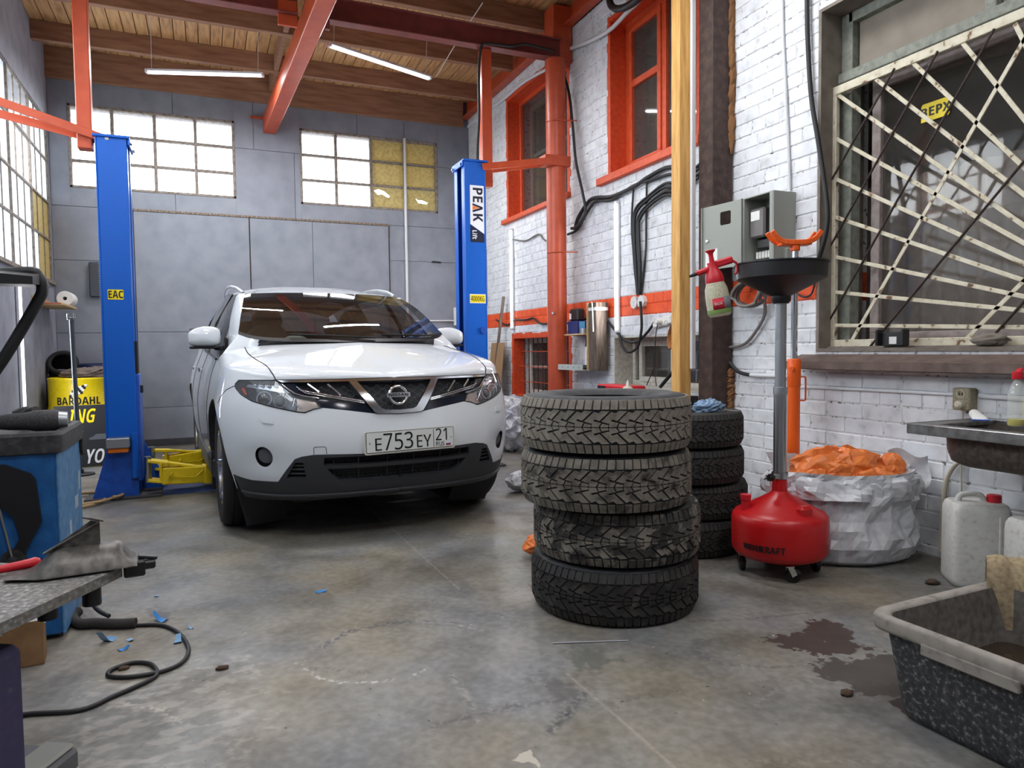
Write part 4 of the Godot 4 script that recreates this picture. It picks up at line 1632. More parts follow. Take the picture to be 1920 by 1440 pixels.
	for i in range(20, ns + 1):
		gap.append(G[i][6])
	obj("body_shell", st.commit(), paint, car)
	obj("bonnet", hood.commit(), paint, car)
	# shut lines
	st = S()
	for m in [1.0, -1.0]:
		var p := []
		for v in gap:
			p.append(Vector3(v.x * m, v.y + 0.0005, v.z))
		tube(st, p, 0.0035, 5)
		body_line(st, [0.0, 0.9445, 0.35, 0.9445, 0.72, 0.945], 0.004, 0.0, m)
		body_line(st, [1.02, 0.912, 1.14, 0.885, 1.24, 0.84, 1.29, 0.80], 0.0025, 0.0, m)
		var q: float = arc_s[arc_s.size() - 1]
		for z in [-0.48, -1.52, -2.45]:
			body_line(st, [q - z, 0.36, q - z - 0.02, 0.7, q - z, lut(TOP_T, q - z)], 0.003, 0.0, m)
		var ol := []
		for v in HL:
			ol.append(v.x)
			ol.append(v.y)
		ol.append(HL[0].x)
		ol.append(HL[0].y)
		body_line(st, ol, 0.004, 0.0, m)
	body_line(st, [0.425, 0.533, 0.427, 0.568, 0.433, 0.573, 0.488, 0.573, 0.493, 0.568, 0.494, 0.533], 0.0018, 0.0, -1.0)
	obj("shut_lines", st, M.car_seam, car)
	for m in [1.0, -1.0]:
		st = S()
		skin(st, V2([0.705, 0.702, 0.776, 0.708, 0.782, 0.735, 0.777, 0.74, 0.712, 0.734, 0.706, 0.728]), [], 0.005, Vector2(0.05, 0.05), [m])
		skirt(st, V2([0.705, 0.702, 0.776, 0.708, 0.782, 0.735, 0.777, 0.74, 0.712, 0.734, 0.706, 0.728]), 0.005, -0.002, [m])
		obj("washer_cover", st.commit(), paint, car)
	build_car_face(car, HL, GR, LIP, FOG)
	build_car_cabin(car, paint)
	# arches, floor pan, sill
	for A in [A1, A2]:
		for m in [1.0, -1.0]:
			st = S()
			skirt(st, A, 0.0, -0.26, [m])
			obj("arch_liner", st.commit(), M.car_plastic, car)
	st = S()
	bx(st, Vector3(-0.62, 0.24, -3.6), Vector3(0.62, 0.62, 0.62), 0.03)
	bx(st, Vector3(-0.8, 0.3, -2.35), Vector3(0.8, 0.8, -0.47), 0.03)
	bx(st, Vector3(-0.55, 0.19, -0.35), Vector3(0.55, 0.26, 0.5), 0.02)
	obj("underbody", st, M.car_plastic, car)
	for m in [1.0, -1.0]:
		st = S()
		bx(st, Vector3(m * 0.80, 0.22, -2.38), Vector3(m * 0.925, 0.37, -0.44), 0.02)
		obj("sill_trim", st, M.car_plastic, car)
		st = S()
		bx(st, Vector3(m * 0.74, 0.15, -0.475), Vector3(m * 0.93, 0.42, -0.46), 0.004)
		obj("mud_flap", st, M.black_matte, car)
	for w in [[-0.80, 0.0], [0.80, 0.0], [-0.80, -2.825], [0.80, -2.825]]:
		build_car_wheel(car, Vector3(w[0], 0.372, w[1]), signf(w[0]))

func build_car_wheel(car: Node, at: Vector3, side: float) -> void:
	var w := Node3D.new()
	w.name = "wheel"
	car.add_child(w, true)
	w.position = at
	var xf := Transform3D(Basis(Vector3(0, 0, 1), Vector3(side, 0, 0), Vector3(0, 1, 0)), Vector3.ZERO)
	if xf.basis.determinant() < 0:
		xf = Transform3D(Basis(Vector3(0, 0, -1), Vector3(side, 0, 0), Vector3(0, 1, 0)), Vector3.ZERO)
	var st := S()
	var h := 0.118
	lathe(st, [Vector2(0.235, -h * 0.9), Vector2(0.30, -h), Vector2(0.345, -h * 0.97), Vector2(0.366, -h * 0.8), Vector2(0.372, -h * 0.55), Vector2(0.372, -0.062), Vector2(0.363, -0.061), Vector2(0.363, -0.052), Vector2(0.373, -0.051), Vector2(0.374, -0.008), Vector2(0.364, -0.007), Vector2(0.364, 0.007), Vector2(0.374, 0.008), Vector2(0.373, 0.051), Vector2(0.363, 0.052), Vector2(0.363, 0.061), Vector2(0.372, 0.062), Vector2(0.372, h * 0.55), Vector2(0.366, h * 0.8), Vector2(0.345, h * 0.97), Vector2(0.30, h), Vector2(0.235, h * 0.9)], 56, xf, 50.0)
	obj("tyre", st, M.rubber_new, w)
	st = S()
	lathe(st, [Vector2(0.235, -0.1), Vector2(0.22, -0.09), Vector2(0.215, 0.06), Vector2(0.225, 0.1), Vector2(0.237, 0.107), Vector2(0.24, 0.1)], 40, xf)
	lathe(st, [Vector2(0.0, 0.075), Vector2(0.05, 0.075), Vector2(0.06, 0.06), Vector2(0.06, 0.03)], 20, xf)
	obj("rim", st, M.reflector, w)
	for k in 5:
		st = S()
		var a := TAU * k / 5
		bar(st, xf * Vector3(cos(a) * 0.04, 0.06, sin(a) * 0.04), xf * Vector3(cos(a) * 0.22, 0.085, sin(a) * 0.22), 0.03, 0.055, 0.006, xf.basis.y)
		obj("spoke", st, M.reflector, w)
	st = S()
	lathe(st, [Vector2(0.0, 0.0), Vector2(0.16, 0.0), Vector2(0.16, -0.02)], 24, xf)
	obj("brake_disc", st, M.dark_iron, w)

func build_car_face(car: Node, HL: PackedVector2Array, GR: PackedVector2Array, LIP: PackedVector2Array, FOG: PackedVector2Array) -> void:
	var st: SurfaceTool
	# grille: dark depth, wavy mesh, chrome bars
	var g := Node3D.new()
	g.name = "grille"
	car.add_child(g, true)
	st = S()
	skin(st, GR, [], -0.055, Vector2(0.06, 0.06))
	skirt(st, GR, 0.0, -0.055)
	obj("grille_back", st.commit(), M.car_plastic, g)
	st = S()
	for r in 9:
		var y0 := 0.748 + r * 0.022
		for m in [1.0, -1.0]:
			var path := []
			for k in 50:
				var s := k * 0.0165
				var y := y0 + (0.0085 if (k % 4 < 2) == (r % 2 == 0) else -0.0085)
				if s > 0.66 or not Geometry2D.is_point_in_polygon(Vector2(maxf(s, 0.002), clampf(y, 0.74, 0.932)), GR) or y > 0.925:
					if path.size() > 1:
						tube(st, path, 0.0032, 4, false, false)
					path = []
				else:
					path.append(on_body(m * maxf(s, 0.0005), y, -0.028))
			if path.size() > 1:
				tube(st, path, 0.0032, 4, false, false)
	obj("grille_mesh", st, M.car_plastic, g)
	# big chrome V with its foot
	var V := V2([0, 0.737, 0.128, 0.743, 0.145, 0.75, 0.278, 0.925, 0.232, 0.925, 0.105, 0.772, 0.085, 0.7625, 0, 0.758])
	st = S()
	skin(st, V, [], 0.012, Vector2(0.04, 0.04))
	skirt(st, V, 0.012, -0.035)
	obj("chrome_v", st.commit(), M.car_chrome, g)
	var TB := V2([0, 0.926, 0.66, 0.929, 0.685, 0.94, 0, 0.9405])
	st = S()
	skin(st, TB, [], 0.008, Vector2(0.05, 0.05))
	skirt(st, TB, 0.008, -0.02)
	obj("chrome_top_bar", st.commit(), M.car_chrome, g)
	for m in [1.0, -1.0]:
		st = S()
		for q in [[[0.575, 0.905, 0.545, 0.885, 0.50, 0.874, 0.43, 0.862, 0.2, 0.815], 0.0045], [[0.565, 0.892, 0.52, 0.868, 0.43, 0.852, 0.2, 0.806], 0.0045], [[0.66, 0.918, 0.585, 0.869, 0.55, 0.857, 0.45, 0.838], 0.004]]:
			body_line(st, q[0], q[1], 0.004, m)
		obj("chrome_strip", st, M.car_chrome, g)
		for q in [[0.512, 0.922, 0.446, 0.873], [0.40, 0.918, 0.326, 0.851]]:
			st = S()
			var p := Vector2(q[0], q[1])
			var e := Vector2(q[2], q[3])
			bar(st, on_body(p.x * m, p.y, -0.004), on_body(e.x * m, e.y, 0.0), 0.012, 0.02, 0.003, Vector3(0, 0, 1))
			obj("chrome_fin", st, M.car_chrome, g)
		st = S()
		var sm := V2([0.465, 0.838, 0.201, 0.801, 0.153, 0.757, 0.135, 0.745, 0.304, 0.771, 0.436, 0.789])
		var sc := V2([0.655, 0.924, 0.58, 0.924, 0.535, 0.885, 0.43, 0.860, 0.462, 0.842, 0.5725, 0.861, 0.5875, 0.871])
		skin(st, sm, [], -0.004, Vector2(0.05, 0.05), [m])
		skin(st, sc, [], -0.006, Vector2(0.05, 0.05), [m])
		obj("smoked_cover", st.commit(), M.car_smoked, g)
	# badge: ring and bar
	var bd := Node3D.new()
	bd.name = "badge"
	car.add_child(bd, true)
	var bp := on_body(0.001, 0.84, 0.012)
	bd.position = bp
	bd.rotation.x = -0.26
	st = S()
	var ring := []
	for k in 40:
		ring.append(Vector3(cos(TAU * k / 40) * 0.052, sin(TAU * k / 40) * 0.052, 0))
	tube(st, ring, 0.0095, 10, true)
	obj("ring", st, M.car_chrome, bd)
	st = S()
	prism(st, rounded(0.142, 0.027, 0.006), 0.012, Transform3D(Basis(), Vector3(0, 0, -0.001)))
	obj("plate_bar", st, M.car_chrome, bd)
	lettering("lettering", "NISSAN", 0.016, M.print_black, bd, Transform3D(Basis(), Vector3(0, 0, 0.012)), 1.5)
	# headlamps
	for m in [1.0, -1.0]:
		var h := Node3D.new()
		h.name = "headlamp"
		car.add_child(h, true)
		st = S()
		skin(st, HL, [], -0.06, Vector2(0.05, 0.05), [m])
		skirt(st, HL, 0.0, -0.06, [m])
		obj("housing", st.commit(), M.lamp_dark, h)
		st = S()
		skin(st, HL, [], 0.002, Vector2(0.04, 0.04), [m])
		obj("lens", st.commit(), M.lamp_lens, h)
		st = S()
		var brow := V2([1.0, 0.934, 0.70, 0.938, 0.645, 0.905, 0.62, 0.885, 0.70, 0.892, 0.80, 0.905, 0.90, 0.912, 1.0, 0.915])
		skin(st, brow, [], -0.035, Vector2(0.04, 0.04), [m])
		obj("upper_reflector", st.commit(), M.reflector, h)
		st = S()
		for k in 4:
			var q := on_body((0.86 - k * 0.05) * m, 0.925 - k * 0.002, -0.028)
			blob(st, q, Vector3(0.014, 0.009, 0.01), k, 0.05, 10, 8)
		obj("light_guide", st, M.reflector, h)
		st = S()
		skin(st, V2([1.0, 0.91, 0.965, 0.905, 0.935, 0.868, 0.955, 0.87, 1.0, 0.9]), [], -0.03, Vector2(0.04, 0.04), [m])
		obj("amber_marker", st.commit(), M.amber, h)
		for q in [[0.80, 0.853, 0.036], [0.69, 0.838, 0.030]]:
			st = S()
			var p := on_body(q[0] * m, q[1], -0.05)
			var n := skin_normal(q[0], q[1])
			n.x *= m
			n = (n + Vector3(0, 0, 1.2)).normalized()
			var x := Vector3.UP.cross(n).normalized()
			var xf := Transform3D(Basis(x, n, x.cross(n)), p)
			lathe(st, [Vector2(q[2] * 1.25, 0.0), Vector2(q[2] * 1.22, 0.022), Vector2(q[2] * 1.02, 0.022), Vector2(q[2], 0.012)], 24, xf)
			obj("projector_ring", st, M.reflector, h)
			st = S()
			lathe(st, [Vector2(q[2], 0.0), Vector2(q[2] * 0.95, 0.012), Vector2(q[2] * 0.7, 0.024), Vector2(q[2] * 0.35, 0.03), Vector2(0.0, 0.032)], 20, xf)
			obj("projector_lens", st, M.black_gloss, h)
		st = S()
		skin(st, V2([0.585, 0.852, 0.475, 0.832, 0.447, 0.792, 0.53, 0.772, 0.58, 0.778, 0.575, 0.81]), [], -0.03, Vector2(0.03, 0.03), [m])
		obj("turn_reflector", st.commit(), M.turn_lamp, h)
		st = S()
		for q in [[0.66, 0.90, 0.555, 0.79], [0.60, 0.80, 0.59, 0.85]]:
			body_line(st, q, 0.006, -0.02, m)
		obj("divider", st, M.reflector, h)
	# lower bumper of dark plastic with two slots, side vents and fog lamps
	var SLOT1 := V2([0, 0.463, 0.445, 0.468, 0.44, 0.512, 0.0, 0.508])
	var SLOT2 := V2([0, 0.365, 0.36, 0.37, 0.405, 0.415, 0.425, 0.447, 0.0, 0.442])
	var VENT := V2([0.545, 0.40, 0.66, 0.40, 0.60, 0.488, 0.555, 0.488])
	st = S()
	skin(st, LIP, [SLOT1, SLOT2, VENT], 0.004, Vector2(0.04, 0.04))
	skirt(st, LIP, 0.004, -0.08)
	obj("lower_bumper", st.commit(), M.car_plastic, car)
	st = S()
	for p in [SLOT1, SLOT2, VENT]:
		skin(st, p, [], -0.06, Vector2(0.08, 0.08))
		skirt(st, p, 0.004, -0.06)
	obj("intake_back", st.commit(), M.car_plastic, car)
	st = S()
	for m in [1.0, -1.0]:
		for s in [0.08, 0.25, 0.39]:
			body_line(st, [s, 0.365, s, 0.51], 0.004, -0.02, m)
		for y in [0.38, 0.40, 0.42, 0.435, 0.478, 0.495]:
			var path := []
			for k in 28:
				path.append(on_body((0.0005 + k * 0.014) * m, y + (0.006 if k % 2 else -0.006), -0.03))
			tube(st, path, 0.0028, 4, false, false)
		for y in [0.42, 0.445, 0.468]:
			body_line(st, [0.55, y, 0.65 - (y - 0.4) * 0.5, y], 0.006, -0.012, m)
	obj("intake_mesh", st, M.car_plastic, car)
	st = S()
	for m in [1.0, -1.0]:
		body_line(st, [0.0005, 0.292, 0.5, 0.292, 0.8, 0.292, 1.03, 0.296], 0.013, 0.004, m)
		bar(st, on_body(0.93 * m, 0.235, -0.05), on_body(0.5 * m, 0.235, -0.06), 0.012, 0.05, 0.003)
	obj("chin_spoiler", st, M.car_plastic, car)
	for m in [1.0, -1.0]:
		var f := Node3D.new()
		f.name = "fog_lamp"
		car.add_child(f, true)
		st = S()
		skirt(st, FOG, 0.0, -0.03, [m])
		skin(st, FOG, [], -0.03, Vector2(0.06, 0.06), [m])
		obj("bezel", st.commit(), M.black_plastic, f)
		st = S()
		var p := on_body(0.79 * m, 0.517, -0.026)
		var n := skin_normal(0.79, 0.517)
		n.x *= m
		n = (n + Vector3(0, 0, 0.6)).normalized()
		var x := Vector3.UP.cross(n).normalized()
		lathe(st, [Vector2(0.05, 0.0), Vector2(0.045, 0.008), Vector2(0.025, 0.014), Vector2(0.0, 0.016)], 20, Transform3D(Basis(x, n, x.cross(n)), p))
		obj("lens", st, mat("fog_lens", rgb(92, 94, 98), 0.12), f)
	# number plate
	var pl := Node3D.new()
	pl.name = "number_plate"
	car.add_child(pl, true)
	pl.position = on_body(0.048, 0.582, 0.03)
	pl.rotation = Vector3(-0.02, 0.01, 0.012)
	st = S()
	prism(st, rounded(0.548, 0.132, 0.012), 0.012, Transform3D(Basis(), Vector3(0, 0, -0.014)))
	obj("holder", st, M.old_white_plastic2, pl)
	st = S()
	prism(st, rounded(0.53, 0.116, 0.008), 0.008, Transform3D(Basis(), Vector3(0.0, 0.003, -0.005)))
	obj("frame", st, M.print_black, pl)
	st = S()
	prism(st, rounded(0.526, 0.112, 0.007), 0.006, Transform3D(Basis(), Vector3(0, 0.003, -0.002)))
	obj("plate", st, M.plate_white, pl)
	for q in [["E", -0.196, -0.013, 0.07, 1.05], ["753", -0.075, -0.002, 0.096, 0.86], ["EY", 0.075, -0.013, 0.07, 0.95], ["21", 0.194, 0.017, 0.07, 0.84], ["RUS", 0.178, -0.037, 0.024, 0.95]]:
		lettering("lettering", q[0], q[3], M.print_black, pl, Transform3D(Basis(), Vector3(q[1], q[2] + 0.003, 0.0045)), q[4], 400)
	st = S()
	bx(st, Vector3(0.137, -0.05, 0.0035), Vector3(0.1395, 0.056, 0.005))
	obj("divider", st, M.print_black, pl)
	for q in [[0, "print_white"], [1, "flag_blue"], [2, "red_plastic"]]:
		st = S()
		bx(st, Vector3(0.215, -0.034 - q[0] * 0.006, 0.0035), Vector3(0.245, -0.028 - q[0] * 0.006, 0.005))
		obj("flag_stripe", st, M[q[1]], pl)
	for x in [-0.245, 0.25]:
		st = S()
		lathe(st, [Vector2(0.003, 0.0), Vector2(0.003, 0.006), Vector2(0.0, 0.006)], 8, Transform3D(Basis(Vector3(1, 0, 0), Vector3(0, 0, 1), Vector3(0, -1, 0)), Vector3(x, 0.0, 0.0)))
		obj("screw", st, M.print_black, pl)

# curves of the glasshouse; u from -1 to 1 across the car
func ws_base(u: float) -> Vector3:
	return Vector3(0.745 * u, 1.168 + 0.018 * u * u + 0.045 * pow(absf(u), 10.0), 0.02 - 0.26 * pow(absf(u), 2.2) - 0.07 * pow(absf(u), 10.0))
func ws_top(u: float) -> Vector3:
	return Vector3(0.62 * u, 1.572 - 0.012 * u * u, -0.9 - 0.10 * pow(absf(u), 2.2))

func roof_at(u: float, k: float) -> Vector3:
	var z := lerpf(-0.9, -3.45, k)
	var half := lut([[0.0, 0.62], [0.15, 0.65], [0.5, 0.655], [1.0, 0.56]], k)
	var yc := lut([[0.0, 1.572], [0.12, 1.625], [0.3, 1.685], [0.5, 1.70], [0.75, 1.675], [1.0, 1.60]], k)
	var z2 := z - (0.10 * pow(absf(u), 2.2)) * (1.0 - k)
	return Vector3(half * u, yc - lerpf(0.012, 0.075, smoothstep(0.0, 0.2, k)) * pow(absf(u), 3.0), z2)

func build_car_cabin(car: Node, paint: Material) -> void:
	var st := S()
	var nrm := Vector3(0, 0.85, 0.55).normalized()
	sheet(st, 32, 14, func(i, j):
		var u: float = i * 2.0 - 1.0
		return ws_base(u).lerp(ws_top(u), j) + nrm * 0.035 * sin(PI * j))
	obj("windscreen", st, M.windscreen, car)
	# black band and cowl at the foot of the glass, wipers
	st = S()
	sheet(st, 32, 2, func(i, j):
		var u: float = i * 2.0 - 1.0
		return ws_base(u).lerp(ws_top(u), j * 0.045 - 0.005) + nrm * (0.003 + 0.035 * sin(PI * 0.05 * j)))
	obj("cowl_band", st, M.black_plastic, car)
	var HG := hood_grid()
	var rim: Array = HG[HG.size() - 1]
	var rim_at := func(x: float) -> Vector3:
		for k in rim.size() - 1:
			if rim[k].x >= x and rim[k + 1].x <= x:
				return rim[k].lerp(rim[k + 1], (rim[k].x - x) / maxf(rim[k].x - rim[k + 1].x, 1e-6))
		return rim[0]
	st = S()
	sheet(st, 24, 2, func(i, j):
		var u: float = (i * 2.0 - 1.0) * 0.86
		var b := ws_base(u)
		var r: Vector3 = rim_at.call(absf(b.x))
		r.x *= signf(u) if u != 0.0 else 1.0
		return (r - Vector3(0, 0.012, 0)).lerp(b, j))
	obj("cowl", st, M.black_plastic, car)
	for q in [[-0.42, 0.12], [0.18, 0.66]]:
		st = S()
		var path := []
		for k in 9:
			var u: float = lerpf(q[0], q[1], k / 8.0) / 0.705
			path.append(ws_base(u).lerp(ws_top(u), 0.03 + 0.05 * sin(PI * (1.0 - k / 8.0) * 0.5)) + nrm * 0.02)
		tube(st, path, 0.008, 6)
		obj("wiper", st, M.black_matte, car)
	# roof
	st = S()
	sheet(st, 28, 24, func(i, j): return roof_at(i * 2.0 - 1.0, j))
	obj("roof", st, paint, car)
	# pillars, side glass
	for m in [1.0, -1.0]:
		st = S()
		sheet(st, 4, 14, func(i, j):
			var a := ws_base(m).lerp(ws_top(m), j) + nrm * 0.035 * sin(PI * j)
			var b := Vector3(m * 0.80, 1.075, -0.44).lerp(Vector3(m * 0.672, 1.545, -1.13), j) + Vector3(m * 0.02, 0.01, 0.02) * sin(PI * j)
			var lo := Vector3(m * 0.86, 1.04, -0.27)
			var p := a.lerp(b, i) + Vector3(m * 0.5, 0.4, 0.6).normalized() * 0.018 * sin(PI * i)
			return p, m < 0)
		# foot of the pillar down to the wing
		sheet(st, 20, 5, func(i, j):
			var a: Vector3
			var b: Vector3
			if i < 0.6:
				a = ws_base(m * lerpf(0.84, 1.0, i / 0.6))
				b = rim_at.call(lerpf(0.84 * 0.745, 0.878, i / 0.6))
				b.x *= m
			else:
				var k: float = (i - 0.6) / 0.4
				a = ws_base(m).lerp(Vector3(m * 0.80, 1.075, -0.44), k)
				var s: float = lerpf(S_PILLAR, 2.02, k)
				b = on_body(m * s, lut(TOP_T, s) - 0.002)
			return b.lerp(a, j) + Vector3(m * 0.6, 0.5, 0.2) * 0.008 * sin(PI * j) * smoothstep(0.2, 0.6, i), m < 0)
		obj("front_pillar", st, paint, car)
		# strip of wing between bonnet edge and the pillar foot
		st = S()
		sheet(st, 8, 6, func(i, j):
			var z: float = lerpf(-0.42, -3.3, i)
			var q: float = arc_s[arc_s.size() - 1]
			var s: float = q - z
			var b := on_body(m * s, lut(TOP_T, s))
			var k := clampf((z + 0.9) / (-3.45 + 0.9), 0.0, 1.0)
			var t := roof_at(m * 1.0, k)
			if z > -1.13:
				var f := (z + 0.42) / (-0.71)
				t = Vector3(m * 0.80, 1.075, -0.42).lerp(Vector3(m * 0.672, 1.545, -1.13), f)
			return b.lerp(t, j) + Vector3(m, 0, 0) * 0.03 * sin(PI * j) * clampf((-0.42 - z) * 2.0, 0.0, 1.0), m > 0)
		obj("side_window", st, M.side_glass, car)
		for q in [[-1.5, -1.56], [-2.5, -2.56]]:
			st = S()
			var s0: float = arc_s[arc_s.size() - 1] - q[0]
			var b := on_body(m * s0, lut(TOP_T, s0))
			var t := roof_at(m, clampf((q[0] + 0.9) / -2.55, 0.0, 1.0))
			bar(st, b + Vector3(m * 0.004, 0, 0), b.lerp(t, 0.5) + Vector3(m * 0.036, 0, 0), 0.09, 0.01, 0.002, Vector3(1, 0, 0))
			bar(st, b.lerp(t, 0.5) + Vector3(m * 0.036, 0, 0), t, 0.09, 0.01, 0.002, Vector3(1, 0, 0))
			obj("door_pillar", st, M.black_gloss, car)
		st = S()
		var rp := []
		for k in 15:
			var f := k / 14.0
			rp.append(roof_at(m * 0.96, lerpf(0.05, 0.85, f)) + Vector3(m * 0.012, (0.055 if k > 1 and k < 13 else (0.03 if k == 1 or k == 13 else 0.0)), 0))
		tube(st, smooth_path(rp, 3), 0.014, 8)
		obj("roof_rail", st, M.zinc, car)
		st = S()
		var bl := []
		for k in 20:
			var s: float = lerpf(2.02, 4.8, k / 19.0)
			bl.append(on_body(m * s, lut(TOP_T, s), 0.006))
		tube(st, bl, 0.008, 6)
		obj("window_trim", st, M.black_gloss, car)
		# door mirror
		var mi := Node3D.new()
		mi.name = "door_mirror"
		car.add_child(mi, true)
		mi.position = Vector3(m * 0.94, 1.215, -0.62)
		mi.rotation.y = m * 0.12
		st = S()
		var sh := []
		st.set_smooth_group(5)
		sheet(st, 24, 12, func(i, j):
			var a: float = TAU * i
			var d: float = j
			# squarish outline, domed to the front
			var ex := signf(cos(a)) * pow(absf(cos(a)), 0.55)
			var ey := signf(sin(a)) * pow(absf(sin(a)), 0.6)
			var r := sin(minf(d * 1.0, 1.0) * PI * 0.5)
			var top := 0.078 + 0.0 * d - 0.026 * maxf(0.0, ex * m * r)
			return Vector3(0.108 * ex * r, (top if ey > 0 else 0.066) * ey * r, 0.075 * pow(cos(d * PI * 0.5), 0.75)), false)
		sheet(st, 24, 2, func(i, j):
			var a: float = TAU * i
			var ex := signf(cos(a)) * pow(absf(cos(a)), 0.55)
			var ey := signf(sin(a)) * pow(absf(sin(a)), 0.6)
			var top := 0.078 - 0.026 * maxf(0.0, ex * m)
			return Vector3(0.108 * ex, (top if ey > 0 else 0.066) * ey, -0.05 * j), false)
		obj("shell", st, paint, mi)
		st = S()
		bx(st, Vector3(-0.1, -0.082, -0.05), Vector3(0.1, -0.062, 0.045), 0.012)
		bar(st, Vector3(-m * 0.06, -0.075, -0.01), Vector3(-m * 0.155, -0.085, -0.02), 0.05, 0.03, 0.008)
		bx(st, Vector3(-m * 0.13, -0.12, -0.06), Vector3(-m * 0.15, 0.0, 0.03), 0.006)
		obj("foot", st, M.black_plastic, mi)
		st = S()
		bx(st, Vector3(-0.1, -0.055, -0.056), Vector3(0.1, 0.065, -0.05), 0.004)
		obj("mirror_glass", st, M.chrome, mi)
		# door handles
		for z in [-1.25, -2.2]:
			st = S()
			var q: float = arc_s[arc_s.size() - 1]
			bar(st, on_body(m * (q - z), 0.96, 0.03), on_body(m * (q - z + 0.2), 0.965, 0.03), 0.02, 0.035, 0.008)
			obj("door_handle", st, M.car_chrome, car)
	# tail end
	st = S()
	sheet(st, 12, 6, func(i, j):
		var u: float = i * 2.0 - 1.0
		var t := roof_at(u, 1.0)
		return t.lerp(Vector3(0.72 * u, 1.16, -3.75 - 0.1 * (1.0 - u * u)), 1.0 - j), true)
	obj("rear_window", st, M.side_glass, car)
	st = S()
	sheet(st, 12, 6, func(i, j):
		var u: float = i * 2.0 - 1.0
		return Vector3(0.78 * u, lerpf(0.4, 1.16, j), -3.86 + 0.02 * j), true)
	obj("tailgate", st, paint, car)
	# cabin: dash, wheel, seats, cap on the dash
	st = S()
	sheet(st, 24, 6, func(i, j):
		var u: float = i * 2.0 - 1.0
		var b := ws_base(u)
		return Vector3(b.x * 0.97, b.y - 0.02 - 0.03 * j * j, b.z - 0.03 - 0.5 * j))
	bx(st, Vector3(-0.68, 0.75, -0.75), Vector3(0.68, 1.12, -0.5), 0.06)
	obj("dashboard", st, M.trim_dark, car)
	st = S()
	sheet(st, 6, 6, func(i, j): return Vector3(lerpf(0.2, 0.58, i), 1.165 + 0.035 * sin(PI * i) * sin(PI * minf(1, j + 0.2)), lerpf(-0.26, -0.55, j)))
	obj("instrument_hood", st, M.seat_beige, car)
	st = S()
	ring_path(st, Vector3(0.38, 1.10, -0.85), 0.185, 0.015, 0.42)
	obj("steering_wheel", st, M.trim_dark, car)
	for x in [-0.38, 0.38]:
		st = S()
		blob(st, Vector3(x, 1.0, -1.55), Vector3(0.24, 0.36, 0.1), 2, 0.05)
		blob(st, Vector3(x, 0.7, -1.28), Vector3(0.25, 0.12, 0.28), 2, 0.05)
		blob(st, Vector3(x, 1.38, -1.58), Vector3(0.13, 0.1, 0.06), 2, 0.05)
		obj("front_seat", st, M.seat_beige, car)
	st = S()
	blob(st, Vector3(0, 0.95, -2.45), Vector3(0.62, 0.36, 0.12), 2, 0.05)
	for x in [-0.42, 0.42]:
		blob(st, Vector3(x, 1.33, -2.5), Vector3(0.12, 0.08, 0.05), 2, 0.05)
	obj("rear_seat", st, M.seat_beige, car)
	st = S()
	sheet(st, 12, 10, func(i, j): return roof_at(i * 2.0 - 1.0, j) * Vector3(0.97, 1, 1) - Vector3(0, 0.03, 0), true)
	obj("headliner", st, M.seat_beige, car)
	st = S()
	blob(st, Vector3(0, 1.46, -0.85), Vector3(0.11, 0.035, 0.02), 4, 0.02)
	obj("inside_mirror", st, M.black_plastic, car)
	var cp := thing("cap", "grey green cloth cap lying on the car's dashboard", "cap", car.transform * Vector3(-0.36, 1.15, -0.33), 0.2)
	st = S()
	var dome := []
	for k in 9:
		var a := PI * 0.5 * k / 8
		dome.append(Vector2(0.095 * cos(a), 0.075 * sin(a)))
	lathe(st, dome, 24, Transform3D(Basis.from_scale(Vector3(1.1, 1, 0.95)), Vector3.ZERO))
	obj("crown", st, M.cap_cloth, cp)
	st = S()
	sheet(st, 12, 4, func(i, j):
		var a: float = lerpf(-0.9, 0.9, i)
		var r: float = lerpf(0.09, 0.16, j)
		return Vector3(r * cos(a) * 1.1, 0.008 - 0.02 * j * cos(a * 1.3), r * sin(a) * -0.95))
	obj("peak", st, M.cap_cloth, cp)

func ring_path(st: SurfaceTool, c: Vector3, r: float, thick: float, lean: float) -> void:
	var p := []
	for k in 36:
		var a := TAU * k / 36
		p.append(c + Vector3(cos(a) * r, sin(a) * r * cos(lean), sin(a) * -r * sin(lean)))
	tube(st, p, thick, 8, true)

# ---------------------------------------------------------------- two-post lift

